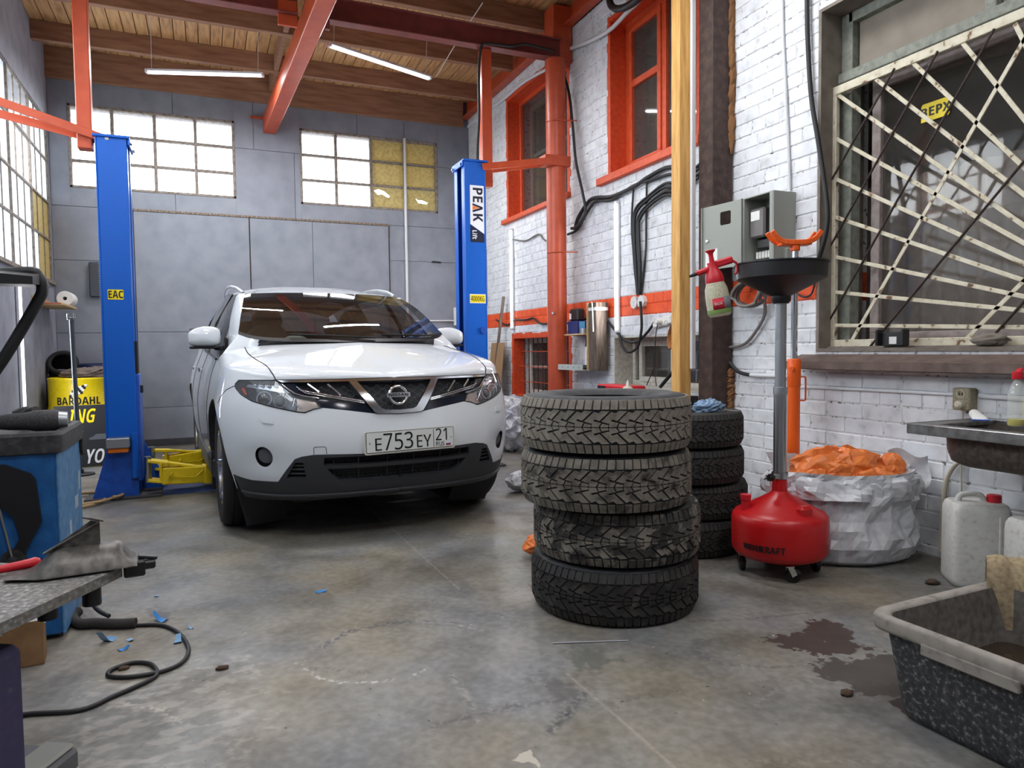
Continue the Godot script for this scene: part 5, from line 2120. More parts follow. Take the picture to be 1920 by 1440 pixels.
func lift_post(label: String, at: Vector3, facing: float, high: float) -> Node3D:
	# column of folded plate, open towards the car (facing = +1 opens to +x)
	var t := thing("lift_post", label, "lift post", at)
	var w := 0.21
	var d := 0.29
	var st := S()
	var k := 0.012
	var o := -facing * w * 0.5
	bx(st, Vector3(o, 0, -d * 0.5), Vector3(o + facing * k, high, d * 0.5), 0.004)
	bx(st, Vector3(o + facing * k, 0, d * 0.5 - k), Vector3(o + facing * w, high, d * 0.5), 0.004)
	bx(st, Vector3(o + facing * k, 0, -d * 0.5), Vector3(o + facing * w, high, -d * 0.5 + k), 0.004)
	bx(st, Vector3(o + facing * (w - k), 0, d * 0.5 - 0.085), Vector3(o + facing * w, high, d * 0.5 - k), 0.003)
	bx(st, Vector3(o + facing * (w - k), 0, -d * 0.5 + k), Vector3(o + facing * w, high, -d * 0.5 + 0.085), 0.003)
	obj("column", st, M.lift_blue, t)
	st = S()
	bx(st, Vector3(-w * 0.5 - 0.015, high - 0.005, -d * 0.5 - 0.02), Vector3(w * 0.5 + 0.02, high + 0.012, d * 0.5 + 0.02), 0.003)
	bx(st, Vector3(o + facing * (w + 0.005), high - 0.05, -d * 0.5), Vector3(o + facing * (w + 0.02), high, d * 0.5), 0.003)
	obj("head_plate", st, M.lift_blue, t)
	for y in [high - 0.03]:
		for s in [-1.0, 1.0]:
			st = S()
			tube(st, [Vector3(o + facing * (w + 0.02), y, s * d * 0.38), Vector3(o + facing * (w + 0.035), y, s * d * 0.38)], 0.012, 6)
			obj("bolt", st, M.steel, t)
	# inner screw and safety rack
	st = S()
	tube(st, [Vector3(o + facing * 0.06, 0.05, 0), Vector3(o + facing * 0.06, high - 0.05, 0)], 0.02, 10)
	obj("lifting_screw", st, M.dark_iron, t)
	# base: plate, splayed foot
	st = S()
	bx(st, Vector3(-0.26, 0, -0.2), Vector3(0.26, 0.02, 0.19), 0.004)
	obj("base_plate", st, M.dark_base, t)
	st = S()
	prism(st, V2([-0.105, 0.36, 0.105, 0.36, 0.105, 0.02, -0.205, 0.02] if facing > 0 else [-0.105, 0.36, 0.105, 0.36, 0.205, 0.02, -0.105, 0.02]), 0.012, Transform3D(Basis(), Vector3(0, 0, d * 0.5)))
	obj("foot_gusset", st, M.lift_blue_worn, t)
	st = S()
	prism(st, V2([0.0, 0.46, 0.0, 0.02, 0.2, 0.02]), 0.012, Transform3D(Basis() if facing > 0 else Basis(Vector3(-1, 0, 0), Vector3.UP, Vector3(0, 0, -1)), Vector3(facing * 0.105, 0, -d * 0.5 + (0.0 if facing > 0 else 0.012))))
	obj("side_gusset", st, M.lift_blue_worn, t)
	return t

func lift_arm(t: Node3D, a: Vector3, b: Vector3, pivot: Vector3) -> void:
	var arm := Node3D.new()
	arm.name = "lift_arm"
	t.add_child(arm, true)
	var mid := a.lerp(b, 0.62)
	var st := S()
	bar(st, a, mid, 0.12, 0.13, 0.006)
	obj("outer_tube", st, M.lift_yellow, arm)
	st = S()
	bar(st, mid, b, 0.095, 0.1, 0.005)
	obj("inner_tube", st, M.lift_yellow, arm)
	st = S()
	bar(st, mid - (b - a).normalized() * 0.05, mid + (b - a).normalized() * 0.012, 0.135, 0.145, 0.005)
	obj("collar", st, M.lift_yellow, arm)
	# fork round the pivot pin and the slanting rib over it
	st = S()
	var dir := (b - a).normalized()
	for y in [0.10, -0.05]:
		bar(st, pivot + Vector3(0, y, 0), a + dir * 0.05 + Vector3(0, y, 0), 0.13, 0.022, 0.004)
	bar(st, a + Vector3(0, 0.11, 0) - dir * 0.01, a + dir * 0.3 + Vector3(0, 0.05, 0), 0.09, 0.02, 0.004)
	bar(st, a + Vector3(0, 0.11, 0), a + Vector3(0, -0.05, 0), 0.02, 0.12, 0.004)
	obj("fork", st, M.lift_yellow, arm)
	st = S()
	tube(st, [pivot + Vector3(0, -0.07, 0), pivot + Vector3(0, 0.13, 0)], 0.025, 12)
	obj("pivot_pin", st, M.steel, arm)
	st = S()
	tube(st, [b + Vector3(0, 0.04, 0) - dir * 0.03, b + Vector3(0, 0.07, 0) - dir * 0.03], 0.06, 18)
	obj("rubber_pad", st, M.black_matte, arm)
	st = S()
	var sd := dir.cross(Vector3.UP).normalized() * 0.068
	var h0 := a.lerp(b, 0.12) + sd + Vector3(0, 0.03, 0)
	var h1 := a.lerp(b, 0.5) + sd + Vector3(0, 0.04, 0)
	tube(st, [h0, h0 + sd * 0.35 - Vector3(0, 0.035, 0) + dir * -0.03, h0 + sd * 0.35 - Vector3(0, 0.04, 0) + dir * 0.16, h1 + sd * 0.3, h1], 0.006, 6)
	obj("grab_handle", st, M.lift_yellow, arm)

func build_lift() -> void:
	var st: SurfaceTool
	var L := lift_post("blue lift post with two yellow arms standing near the yellow drum", Vector3(-0.605, 0, -6.25), 1.0, 2.72)
	st = S()
	bx(st, Vector3(-0.06, 0.12, -0.13), Vector3(0.13, 0.95, 0.13), 0.01)
	obj("carriage", st, M.lift_blue_worn, L)
	lift_arm(L, Vector3(0.26, 0.155, 0.14), Vector3(0.82, 0.125, 0.04), Vector3(0.17, 0.18, 0.13))
	lift_arm(L, Vector3(0.28, 0.2, -0.22), Vector3(0.86, 0.21, -0.6), Vector3(0.18, 0.22, -0.16))
	var eac := Node3D.new()
	eac.name = "sticker"
	L.add_child(eac, true)
	eac.position = Vector3(-0.005, 1.55, 0.146)
	st = S()
	prism(st, rounded(0.105, 0.075, 0.006), 0.0015)
	obj("card", st, M.sticker_yellow, eac)
	lettering("lettering", "EAC", 0.055, M.print_black, eac, Transform3D(Basis(), Vector3(0, 0, 0.002)), 0.75)
	st = S()
	bx(st, Vector3(-0.095, 0.40, 0.15), Vector3(0.06, 0.475, 0.26), 0.006)
	obj("tool_tray", st, M.zinc, L)
	st = S()
	bx(st, Vector3(-0.085, 0.365, 0.15), Vector3(0.05, 0.398, 0.24), 0.004)
	obj("tray_insert", st, M.sticker_orange, L)
	st = S()
	bx(st, Vector3(0.105, 0.80, -0.02), Vector3(0.15, 0.86, 0.06), 0.005)
	bx(st, Vector3(0.1, 0.62, 0.1), Vector3(0.125, 1.2, 0.12), 0.003)
	obj("latch_housing", st, M.black_plastic, L)
	st = S()
	tube(st, [Vector3(0.085, 0.16, 0.175), Vector3(0.085, 0.5, 0.175)], 0.024, 10)
	obj("pin_guide", st, M.lift_blue, L)
	st = S()
	var rack := []
	for k in 70:
		bx(st, Vector3(-0.112, 0.75 + k * 0.018, 0.1), Vector3(-0.105, 0.757 + k * 0.018, 0.135))
	obj("safety_rack", st, M.zinc, L).set_meta("kind", "stuff")
	var R := lift_post("blue lift post with white sticker standing before the brick wall", Vector3(2.325, 0, -6.35), -1.0, 2.84)
	st = S()
	bx(st, Vector3(-0.13, 0.12, -0.13), Vector3(0.06, 0.95, 0.13), 0.01)
	obj("carriage", st, M.lift_blue_worn, R)
	var pk := Node3D.new()
	pk.name = "sticker"
	R.add_child(pk, true)
	pk.position = Vector3(0.015, 2.37, 0.146)
	st = S()
	prism(st, V2([-0.068, 0.25, 0.068, 0.25, 0.068, -0.19, -0.068, -0.105]), 0.0015)
	obj("card", st, M.sticker_white, pk)
	st = S()
	prism(st, V2([-0.068, -0.11, 0.068, -0.195, 0.068, -0.27, -0.068, -0.27]), 0.0015)
	obj("card_corner", st, M.sticker_navy, pk)
	var quarter := Basis(Vector3(0, -1, 0), Vector3(1, 0, 0), Vector3(0, 0, 1))
	for q in [["P", 0.20], ["E", 0.125], ["K", -0.04]]:
		lettering("lettering", q[0], 0.095, M.sticker_navy, pk, Transform3D(quarter, Vector3(0.005, q[1], 0.002)), 1.0)
	st = S()
	prism(st, V2([-0.045, 0.085, 0.055, 0.055, 0.055, 0.035, -0.045, 0.002, -0.045, 0.022, 0.03, 0.045, -0.045, 0.066]), 0.002, Transform3D(Basis(), Vector3(0, 0, 0.001)))
	obj("lettering", st, M.sticker_navy, pk)
	st = S()
	prism(st, V2([-0.045, 0.062, 0.022, 0.045, -0.045, 0.026]), 0.002, Transform3D(Basis(), Vector3(0, 0, 0.001)))
	obj("emblem", st, M.sticker_orange, pk)
	lettering("lettering", "Lift", 0.042, M.sticker_white, pk, Transform3D(quarter, Vector3(-0.028, -0.2, 0.002)), 0.9)
	var kg := Node3D.new()
	kg.name = "load_plate"
	R.add_child(kg, true)
	kg.position = Vector3(0.01, 1.58, 0.146)
	st = S()
	bx(st, Vector3(-0.078, -0.042, 0), Vector3(0.078, 0.042, 0.0012))
	obj("border", st, M.sticker_white, kg)
	st = S()
	bx(st, Vector3(-0.072, -0.036, 0.0012), Vector3(0.072, 0.036, 0.0024))
	obj("card", st, M.sticker_yellow, kg)
	lettering("lettering", "4000KG", 0.046, M.print_black, kg, Transform3D(Basis(), Vector3(0, 0, 0.003)), 0.62, 500)
	st = S()
	bx(st, Vector3(0.108, 1.52, 0.02), Vector3(0.13, 2.05, 0.09), 0.004)
	obj("cover_strip", st, M.black_plastic, R)
	st = S()
	tube(st, [Vector3(0.06, 1.29, 0.146), Vector3(0.06, 1.29, 0.165)], 0.032, 14)
	obj("rubber_plug", st, M.lift_blue_worn, R)
	# plate over the hoses between the posts
	tag(obj("floor_ramp_plate", ramp_st(), M.blue_ramp), "worn blue steel cover plate lying on the floor between the lift posts", "cover plate")

func ramp_st() -> SurfaceTool:
	var st := S()
	prism(st, V2([-6.47, 0.0, -6.12, 0.0, -6.16, 0.035, -6.43, 0.035]), 2.2, Transform3D(Basis(Vector3(0, 0, 1), Vector3.UP, Vector3(-1, 0, 0)), Vector3(1.86, 0.001, 0)))
	return st

# ---------------------------------------------------------------- tyres

func tyre_meshes(R: float, H: float, rim: float, sd: int, blocks: int) -> Array:
	# carcass: lying tyre, axis up, centre of its width at y = 0
	var st := S()
	var h := H * 0.5
	var b := R - 0.009
	lathe(st, [Vector2(rim + 0.012, -h * 0.6), Vector2(rim, -h * 0.78), Vector2(rim + 0.015, -h * 0.88), Vector2(rim + 0.05, -h * 0.97), Vector2(R - 0.075, -h), Vector2(R - 0.04, -h * 0.95), Vector2(b - 0.008, -h * 0.84), Vector2(b, -h * 0.7), Vector2(b + 0.001, 0), Vector2(b, h * 0.7), Vector2(b - 0.008, h * 0.84), Vector2(R - 0.04, h * 0.95), Vector2(R - 0.075, h), Vector2(rim + 0.05, h * 0.97), Vector2(rim + 0.015, h * 0.88), Vector2(rim, h * 0.78), Vector2(rim + 0.012, h * 0.6)], 72)
	lathe(st, [Vector2(rim + 0.012, h * 0.6), Vector2(b - 0.02, h * 0.55), Vector2(b - 0.015, -h * 0.55), Vector2(rim + 0.012, -h * 0.6)], 48)
	var carcass := done(st)
	# tread blocks: (angle in block pitches, height) quads standing proud of the carcass
	st = S()
	var rng := RandomNumberGenerator.new()
	rng.seed = sd
	var step := TAU / blocks
	for k in blocks:
		var a := k * step
		for s in [1.0, -1.0]:
			# shoulder: a row of oblong lugs, two to a pitch
			for q in 2:
				var a0: float = a + step * (0.5 * q + 0.045)
				var a1: float = a + step * (0.5 * q + 0.455)
				lug(st, R, h, [[a0, 0.60], [a1, 0.60], [a1 + step * 0.05, 0.90], [a0 + step * 0.05, 0.90]], s)
			# slanting middle blocks, cut by a cross groove and sipes
			lug(st, R, h, [[a + step * 0.02, 0.30], [a + step * 0.42, 0.22], [a + step * 0.98, 0.54], [a + step * 0.55, 0.56]], s)
			lug(st, R, h, [[a + step * 0.52, 0.20], [a + step * 0.94, 0.13], [a + step * 1.40, 0.46], [a + step * 1.10, 0.52]], s)
			lug(st, R, h, [[a + step * -0.04, 0.015], [a + step * 0.36, 0.015], [a + step * 0.50, 0.15], [a + step * 0.0, 0.22]], s)
			lug(st, R, h, [[a + step * 0.46, 0.015], [a + step * 0.88, 0.015], [a + step * 0.96, 0.08], [a + step * 0.56, 0.13]], s)
	return [carcass, done(st)]

func lug(st: SurfaceTool, R: float, h: float, p: Array, s: float) -> void:
	var lo := []
	var hi := []
	for v in p:
		var e: float = v[1] * h * s
		var drop := 0.0 if absf(v[1]) < 0.7 else 0.013
		for out in [0, 1]:
			var r: float = R - drop - (0.0 if out else 0.012)
			var q := Vector3(cos(v[0]) * r, e, -sin(v[0]) * r)
			(hi if out else lo).append(q)
	var c := Vector3.ZERO
	for v in lo:
		c += v
	c = c / lo.size() * 0.97
	face(st, hi, c)
	for i in 4:
		var j := (i + 1) % 4
		face(st, [lo[i], lo[j], hi[j], hi[i]], c)

func tyre(label: String, at: Vector3, turn: float, lean: Vector2, meshes: Array, mc: Material, mt: Material, group: String) -> void:
	var t := thing("tyre", label, "tyre", at, turn, group)
	t.rotation = Vector3(lean.x, turn, lean.y)
	obj("carcass", meshes[0], mc, t)
	obj("tread", meshes[1], mt, t)

func build_tyres() -> void:
	var st: SurfaceTool
	textured("rubber_carcass", ntex(70, 0.02, [rgb(30, 31, 33), rgb(46, 48, 50), rgb(74, 76, 76)], [0.0, 0.55, 1.0]), 1.6, 0.7)
	textured("rubber_dusty", ntex(71, 0.02, [rgb(62, 58, 53), rgb(112, 106, 96), rgb(138, 132, 121)], [0.0, 0.35, 1.0]), 2.0, 0.85)
	textured("rubber_dusty_b", ntex(72, 0.015, [rgb(34, 32, 29), rgb(100, 94, 85), rgb(128, 122, 111)], [0.2, 0.45, 1.0]), 1.6, 0.85)
	textured("rubber_wet", ntex(73, 0.013, [rgb(26, 24, 23), rgb(40, 37, 35), rgb(112, 106, 96), rgb(130, 124, 113)], [0.0, 0.5, 0.56, 1.0]), 1.3, 0.65)
	textured("rubber_black", ntex(74, 0.014, [rgb(22, 21, 21), rgb(34, 32, 31), rgb(92, 86, 79)], [0.0, 0.55, 0.95]), 1.5, 0.6)
	textured("rubber_old", ntex(75, 0.015, [rgb(28, 28, 28), rgb(46, 45, 44), rgb(62, 60, 57)], [0.0, 0.5, 1.0]), 1.5, 0.8)
	var big := tyre_meshes(0.362, 0.228, 0.215, 1, 34)
	var H := 0.228
	var c := Vector3(1.606, 0, -2.65)
	var g := "stack of four dusty tyres"
	tyre("black wet-stained tyre at the bottom of the dusty tyre stack", c + Vector3(0.015, H * 0.5 + 0.001, -0.005), 0.3, Vector2.ZERO, big, M.rubber_carcass, M.rubber_black, g)
	tyre("tyre with a dark wet patch, second from the floor in the dusty stack", c + Vector3(0.03, H * 1.5 + 0.002, -0.01), 1.7, Vector2.ZERO, big, M.rubber_carcass, M.rubber_wet, g)
	tyre("dusty grey tyre, third from the floor in the dusty stack", c + Vector3(-0.04, H * 2.5 + 0.003, 0.018), 2.9, Vector2.ZERO, big, M.rubber_carcass, M.rubber_dusty_b, g)
	tyre("dusty tyre on top of the stack nearest the car", c + Vector3(-0.04, H * 3.5 + 0.004, 0.018), 0.9, Vector2.ZERO, big, M.rubber_carcass, M.rubber_dusty, g)
	var small := tyre_meshes(0.318, 0.19, 0.195, 2, 40)
	var c2 := Vector3(2.44, 0, -3.24)
	H = 0.19
	var names := ["dark tyre at the bottom of the stack by the red oil drainer", "dark tyre sitting askew, second from the floor by the red oil drainer", "dark tyre, third from the floor in the stack by the red oil drainer", "dark tyre on top of its stack with a blue rag on it"]
	for k in 4:
		tyre(names[k], c2 + Vector3([0.0, 0.035, -0.005, -0.008][k], H * (k + 0.5) + 0.001 * (k + 1), [0.0, -0.01, 0.005, 0.004][k]), 0.7 * k, Vector2.ZERO, small, M.rubber_old, M.rubber_old, "stack of four dark tyres")
	# blue rag with a loose string on the top tyre
	var rg := thing("blue_rag", "crumpled pale blue rag lying on the darker tyre stack", "rag", Vector3(2.45, 0.765, -3.05), 0.3)
	st = S()
	blob(st, Vector3(0, 0.018, 0), Vector3(0.075, 0.03, 0.05), 12, 0.7, 40, 22, 2.6)
	blob(st, Vector3(0.045, 0.022, -0.015), Vector3(0.04, 0.03, 0.03), 13, 0.7, 30, 16, 2.6)
	obj("cloth", st, mat("rag_blue", rgb(132, 158, 186), 0.9), rg)
	st = S()
	tube(st, smooth_path([Vector3(0.05, 0.02, 0.03), Vector3(0.09, 0.0, 0.07), Vector3(0.13, -0.002, 0.1)]), 0.002, 5)
	obj("string", st, M.cable_white, rg)

# ---------------------------------------------------------------- oil drainer, jack, sacks

# closed outline loops joined into a skin; each ring is an Array of Vector3
func loft(st: SurfaceTool, rings: Array, smooth := true, cap0 := false, cap1 := false) -> void:
	var n: int = rings[0].size()
	for i in rings.size() - 1:
		st.set_smooth_group(6 if smooth else -1)
		for k in n:
			var k2 := (k + 1) % n
			quad(st, rings[i][k], rings[i][k2], rings[i + 1][k2], rings[i + 1][k])
	st.set_smooth_group(-1)
	if cap0:
		var r: Array = rings[0]
		for k in range(1, n - 1):
			tri(st, r[0], r[k + 1], r[k])
	if cap1:
		var r: Array = rings[rings.size() - 1]
		for k in range(1, n - 1):
			tri(st, r[0], r[k], r[k + 1])

# rounded rectangle ring in the floor plan at height y (counter-clockwise seen from above)
func plan_ring(w: float, d: float, r: float, y: float, at := Vector2.ZERO, seg := 5) -> Array:
	var out := []
	for p in rounded(w, d, r, seg):
		out.append(Vector3(at.x + p.x, y, at.y - p.y))
	return out

func curved_lettering(words: String, high: float, radius: float, m: Material, parent: Node, centre_angle: float, y: float, bold := true, stretch := 1.0) -> void:
	var t := TextMesh.new()
	var f := SystemFont.new()
	f.font_names = PackedStringArray(["Droid Sans"])
	f.font_weight = 700 if bold else 400
	t.font = f
	t.text = words
	t.font_size = 64
	t.pixel_size = high / 46.0
	t.depth = 0.002
	var arr := t.get_mesh_arrays()
	var v: PackedVector3Array = arr[Mesh.ARRAY_VERTEX]
	var nn: PackedVector3Array = arr[Mesh.ARRAY_NORMAL]
	for i in v.size():
		var a := centre_angle + v[i].x * stretch / radius
		var r := radius + v[i].z
		nn[i] = Vector3(sin(a), 0, cos(a))
		v[i] = Vector3(sin(a) * r, y + v[i].y, cos(a) * r)
	arr[Mesh.ARRAY_VERTEX] = v
	arr[Mesh.ARRAY_NORMAL] = nn
	var keep := []
	keep.resize(Mesh.ARRAY_MAX)
	keep[Mesh.ARRAY_VERTEX] = v
	keep[Mesh.ARRAY_NORMAL] = nn
	keep[Mesh.ARRAY_INDEX] = arr[Mesh.ARRAY_INDEX]
	var am := ArrayMesh.new()
	am.add_surface_from_arrays(Mesh.PRIMITIVE_TRIANGLES, keep)
	obj("lettering", am, m, parent)

func caster(parent: Node, at: Vector3, turn: float) -> void:
	var c := Node3D.new()
	c.name = "caster"
	parent.add_child(c, true)
	c.position = at
	c.rotation.y = turn
	var st := S()
	var wx := Transform3D(Basis(Vector3(0, 1, 0), Vector3(1, 0, 0), Vector3(0, 0, -1)), Vector3(0, 0.035, 0.02))
	lathe(st, [Vector2(0.0, -0.012), Vector2(0.03, -0.012), Vector2(0.035, -0.008), Vector2(0.035, 0.008), Vector2(0.03, 0.012), Vector2(0.0, 0.012)], 20, wx)
	obj("wheel", st, M.black_gloss, c)
	st = S()
	for s in [-1.0, 1.0]:
		bar(st, Vector3(s * 0.017, 0.035, 0.02), Vector3(s * 0.014, 0.08, -0.002), 0.004, 0.026, 0.001, Vector3(0, 0, 1))
	bx(st, Vector3(-0.02, 0.076, -0.022), Vector3(0.02, 0.084, 0.018), 0.002)
	obj("fork", st, M.chrome, c)

func build_oil_corner() -> void:
	var st: SurfaceTool
	# red oil drainer with black funnel
	var d := thing("oil_drainer", "red wheeled waste oil drainer with steel tube and wide black funnel", "oil drainer", Vector3(2.558, 0, -2.644), 0.0)
	st = S()
	lathe(st, [Vector2(0.0, 0.084), Vector2(0.182, 0.084), Vector2(0.21, 0.096), Vector2(0.224, 0.12), Vector2(0.226, 0.2), Vector2(0.226, 0.255), Vector2(0.222, 0.283), Vector2(0.208, 0.3), Vector2(0.18, 0.312), Vector2(0.05, 0.385), Vector2(0.036, 0.40), Vector2(0.034, 0.485), Vector2(0.0, 0.485)], 56)
	obj("tank", st, M.red_paint, d)
	var cam_angle := atan2(-2.558, 2.644)
	curved_lettering("WIEDER", 0.026, 0.2275, M.print_black, d, cam_angle - 0.56, 0.158, true, 0.72)
	curved_lettering("KRAFT", 0.03, 0.2275, M.print_black, d, cam_angle - 0.14, 0.158, true, 0.95)
	for q in [0.25, 1.75, 3.3, 4.8]:
		var a: float = cam_angle + q
		caster(d, Vector3(sin(a) * 0.178, 0, cos(a) * 0.178), 1.0 + q)
	st = S()
	var fa := cam_angle - 1.15
	lathe(st, [Vector2(0.022, 0.0), Vector2(0.022, 0.05), Vector2(0.026, 0.05), Vector2(0.026, 0.075), Vector2(0.0, 0.075)], 18, Transform3D(Basis(), Vector3(sin(fa) * 0.17, 0.31, cos(fa) * 0.17)))
	obj("filler_cap", st, M.red_plastic, d)
	st = S()
	var ha := cam_angle + 0.75
	box(st, Vector3(sin(ha) * 0.16, 0.325, cos(ha) * 0.16), Vector3(0.075, 0.06, 0.05), 0.014, Basis(Vector3.UP, ha))
	obj("grip_boss", st, M.red_paint, d)
	st = S()
	tube(st, [Vector3(0, 0.485, 0), Vector3(0, 0.90, 0)], 0.031, 24)
	obj("outer_tube", st, M.steel, d)
	st = S()
	tube(st, [Vector3(0, 0.90, 0), Vector3(0, 1.33, 0)], 0.026, 24)
	obj("inner_tube", st, M.zinc, d)
	st = S()
	lathe(st, [Vector2(0.034, 0.87), Vector2(0.034, 0.905), Vector2(0.026, 0.908)], 24)
	obj("sleeve", st, M.zinc, d)
	st = S()
	lathe(st, [Vector2(0.038, 0.46), Vector2(0.039, 0.475), Vector2(0.038, 0.49)], 24)
	box(st, Vector3(-0.045, 0.475, 0.02), Vector3(0.03, 0.02, 0.018), 0.002)
	obj("clamp_band", st, M.steel, d)
	st = S()
	for k in 5:
		var a := TAU * k / 5
		box(st, Vector3(-0.085, 0.475 + cos(a) * 0.012, 0.03 + sin(a) * 0.012), Vector3(0.03, 0.014, 0.014), 0.004)
	tube(st, [Vector3(-0.06, 0.475, 0.025), Vector3(-0.09, 0.475, 0.03)], 0.008, 8)
	tube(st, [Vector3(-0.09, 0.475, 0.03), Vector3(-0.13, 0.472, 0.035)], 0.003, 6)
	obj("star_knob", st, M.black_plastic, d)
	st = S()
	lathe(st, [Vector2(0.036, 1.31), Vector2(0.045, 1.325), Vector2(0.045, 1.345), Vector2(0.2, 1.425), Vector2(0.206, 1.43), Vector2(0.211, 1.495), Vector2(0.217, 1.497), Vector2(0.217, 1.503), Vector2(0.206, 1.503), Vector2(0.2, 1.437), Vector2(0.04, 1.352), Vector2(0.0, 1.352)], 56)
	obj("funnel", st, M.black_plastic, d)
	# pump sprayer hooked over the funnel's edge by its trigger
	var sp := thing("pump_sprayer", "small dirty pump sprayer with red head hooked on the black funnel's rim", "sprayer", Vector3(2.285, 1.25, -2.755), deg_to_rad(-23))
	sp.rotation = Vector3(0, deg_to_rad(-23), deg_to_rad(9))
	var dirty := textured("sprayer_dirty", ntex(80, 0.03, [rgb(58, 54, 42), rgb(150, 146, 118), rgb(188, 184, 156), rgb(204, 200, 176)], [0.0, 0.22, 0.4, 1.0]), 5.0, 0.5)
	dirty.uv1_world_triplanar = false
	dirty.uv1_scale = Vector3(9, 4, 9)
	st = S()
	lathe(st, [Vector2(0.0, 0.0), Vector2(0.046, 0.002), Vector2(0.054, 0.012), Vector2(0.056, 0.03), Vector2(0.056, 0.1), Vector2(0.053, 0.135), Vector2(0.042, 0.165), Vector2(0.04, 0.172)], 32)
	obj("bottle", st, dirty, sp)
	st = S()
	lathe(st, [Vector2(0.0565, 0.016), Vector2(0.0572, 0.02), Vector2(0.0572, 0.032), Vector2(0.0565, 0.036)], 32)
	obj("green_band", st, mat("label_green", rgb(112, 138, 70), 0.6), sp)
	st = S()
	curved_patch(st, 0.0572, -0.75, 0.2, 0.036, 0.088, 0.0008)
	obj("red_label", st, mat("label_red", rgb(196, 30, 52), 0.5), sp)
	st = S()
	curved_patch(st, 0.0572, 0.22, 1.3, 0.036, 0.092, 0.0008)
	obj("grey_label", st, mat("label_grey", rgb(126, 130, 132), 0.6), sp)
	curved_lettering("BELFR", 0.011, 0.0585, M.paper_white, sp, -0.28, 0.062, false, 0.9)
	st = S()
	lathe(st, [Vector2(0.043, 0.165), Vector2(0.044, 0.172), Vector2(0.04, 0.205), Vector2(0.03, 0.222), Vector2(0.024, 0.235), Vector2(0.024, 0.262), Vector2(0.0, 0.266)], 24)
	bar(st, Vector3(-0.015, 0.235, 0), Vector3(-0.085, 0.222, 0.0), 0.026, 0.026, 0.008)
	bar(st, Vector3(0.01, 0.25, 0), Vector3(0.10, 0.262, 0.0), 0.03, 0.036, 0.008)
	obj("spray_head", st, M.red_plastic, sp)
	st = S()
	tube(st, [Vector3(-0.085, 0.222, 0), Vector3(-0.118, 0.214, 0)], [0.011, 0.006], 10)
	obj("nozzle", st, M.black_plastic, sp)
	st = S()
	lathe(st, [Vector2(0.013, 0.262), Vector2(0.011, 0.29), Vector2(0.012, 0.305), Vector2(0.024, 0.318), Vector2(0.024, 0.323), Vector2(0.0, 0.325)], 18)
	obj("pump_knob", st, M.red_plastic, sp)
	st = S()
	tube(st, smooth_path([Vector3(0.1, 0.255, 0.0), Vector3(0.118, 0.235, 0), Vector3(0.112, 0.2, 0), Vector3(0.1, 0.19, 0)]), 0.006, 8)
	obj("trigger_hook", st, M.red_plastic, sp)
	# transmission jack
	var j := thing("transmission_jack", "orange hydraulic transmission jack with forked saddle behind the oil drainer", "jack", Vector3(3.22, 0, -3.22), deg_to_rad(-23))
	st = S()
	tube(st, [Vector3(0, 0.02, 0), Vector3(0, 1.02, 0)], 0.036, 24)
	lathe(st, [Vector2(0.036, 0.86), Vector2(0.039, 0.87), Vector2(0.039, 1.02), Vector2(0.034, 1.03), Vector2(0.014, 1.03)], 24)
	obj("cylinder", st, M.safety_orange, j)
	st = S()
	tube(st, [Vector3(0, 1.02, 0), Vector3(0, 1.70, 0)], 0.019, 20)
	obj("piston_rod", st, M.chrome, j)
	st = S()
	lathe(st, [Vector2(0.02, 1.665), Vector2(0.028, 1.67), Vector2(0.028, 1.73), Vector2(0.0, 1.73)], 18)
	for z in [0.03, -0.05]:
		var f := []
		for k in 13:
			var u := k / 6.0 - 1.0
			f.append(Vector3(0.145 * u + (0.03 * (-0.05 if z < 0 else 0.0)), 1.715 + 0.065 * pow(absf(u), 4.0), z))
		var top := []
		for k in 12:
			var a: Vector3 = f[k]
			var b: Vector3 = f[k + 1]
			bar(st, a + (a - b) * 0.08, b + (b - a) * 0.08, 0.012, 0.03, 0.004, Vector3(0, 1, 0.001) if absf((b - a).normalized().y) < 0.8 else Vector3(1, 0, 0))
	bx(st, Vector3(-0.09, 1.70, -0.05), Vector3(0.09, 1.712, 0.03), 0.003)
	obj("saddle", st, M.safety_orange, j)
	st = S()
	tube(st, smooth_path([Vector3(0.03, 0.92, 0.0), Vector3(0.065, 0.92, 0.0), Vector3(0.07, 0.9, 0.0), Vector3(0.07, 0.8, 0.0), Vector3(0.065, 0.78, 0.0), Vector3(0.03, 0.78, 0.0)], 3), 0.005, 6)
	obj("grip", st, M.safety_orange, j)
	st = S()
	tube(st, [Vector3(-0.02, 0.97, 0.03), Vector3(-0.035, 0.97, 0.05)], 0.014, 10)
	obj("valve", st, M.safety_orange, j)
	for k in 4:
		st = S()
		var a := TAU * k / 4 + 0.6
		bar(st, Vector3(0, 0.1, 0), Vector3(cos(a) * 0.2, 0.06, sin(a) * 0.2), 0.05, 0.05, 0.006)
		tube(st, [Vector3(cos(a) * 0.2 - 0.012, 0.032, sin(a) * 0.2), Vector3(cos(a) * 0.2 + 0.012, 0.032, sin(a) * 0.2)], 0.031, 14)
		obj("leg", st, M.safety_orange, j)
	# sack of film with an orange bag stuffed in its mouth
	var film := textured("sack_film", ntex(81, 0.015, [rgb(168, 170, 176), rgb(206, 208, 212), rgb(226, 228, 230)], [0.0, 0.45, 1.0]), 2.2, 0.35)
	film.backlight_enabled = true
	film.backlight = rgb(70, 70, 72)
	var sk := thing("plastic_sack", "big white plastic sack of wrapping film standing against the brick wall", "sack", Vector3(3.04, 0, -2.69), deg_to_rad(-23))
	var nz := FastNoiseLite.new()
	nz.seed = 5
	nz.frequency = 0.9
	nz.fractal_octaves = 2
	nz.fractal_type = FastNoiseLite.FRACTAL_RIDGED
	st = S()
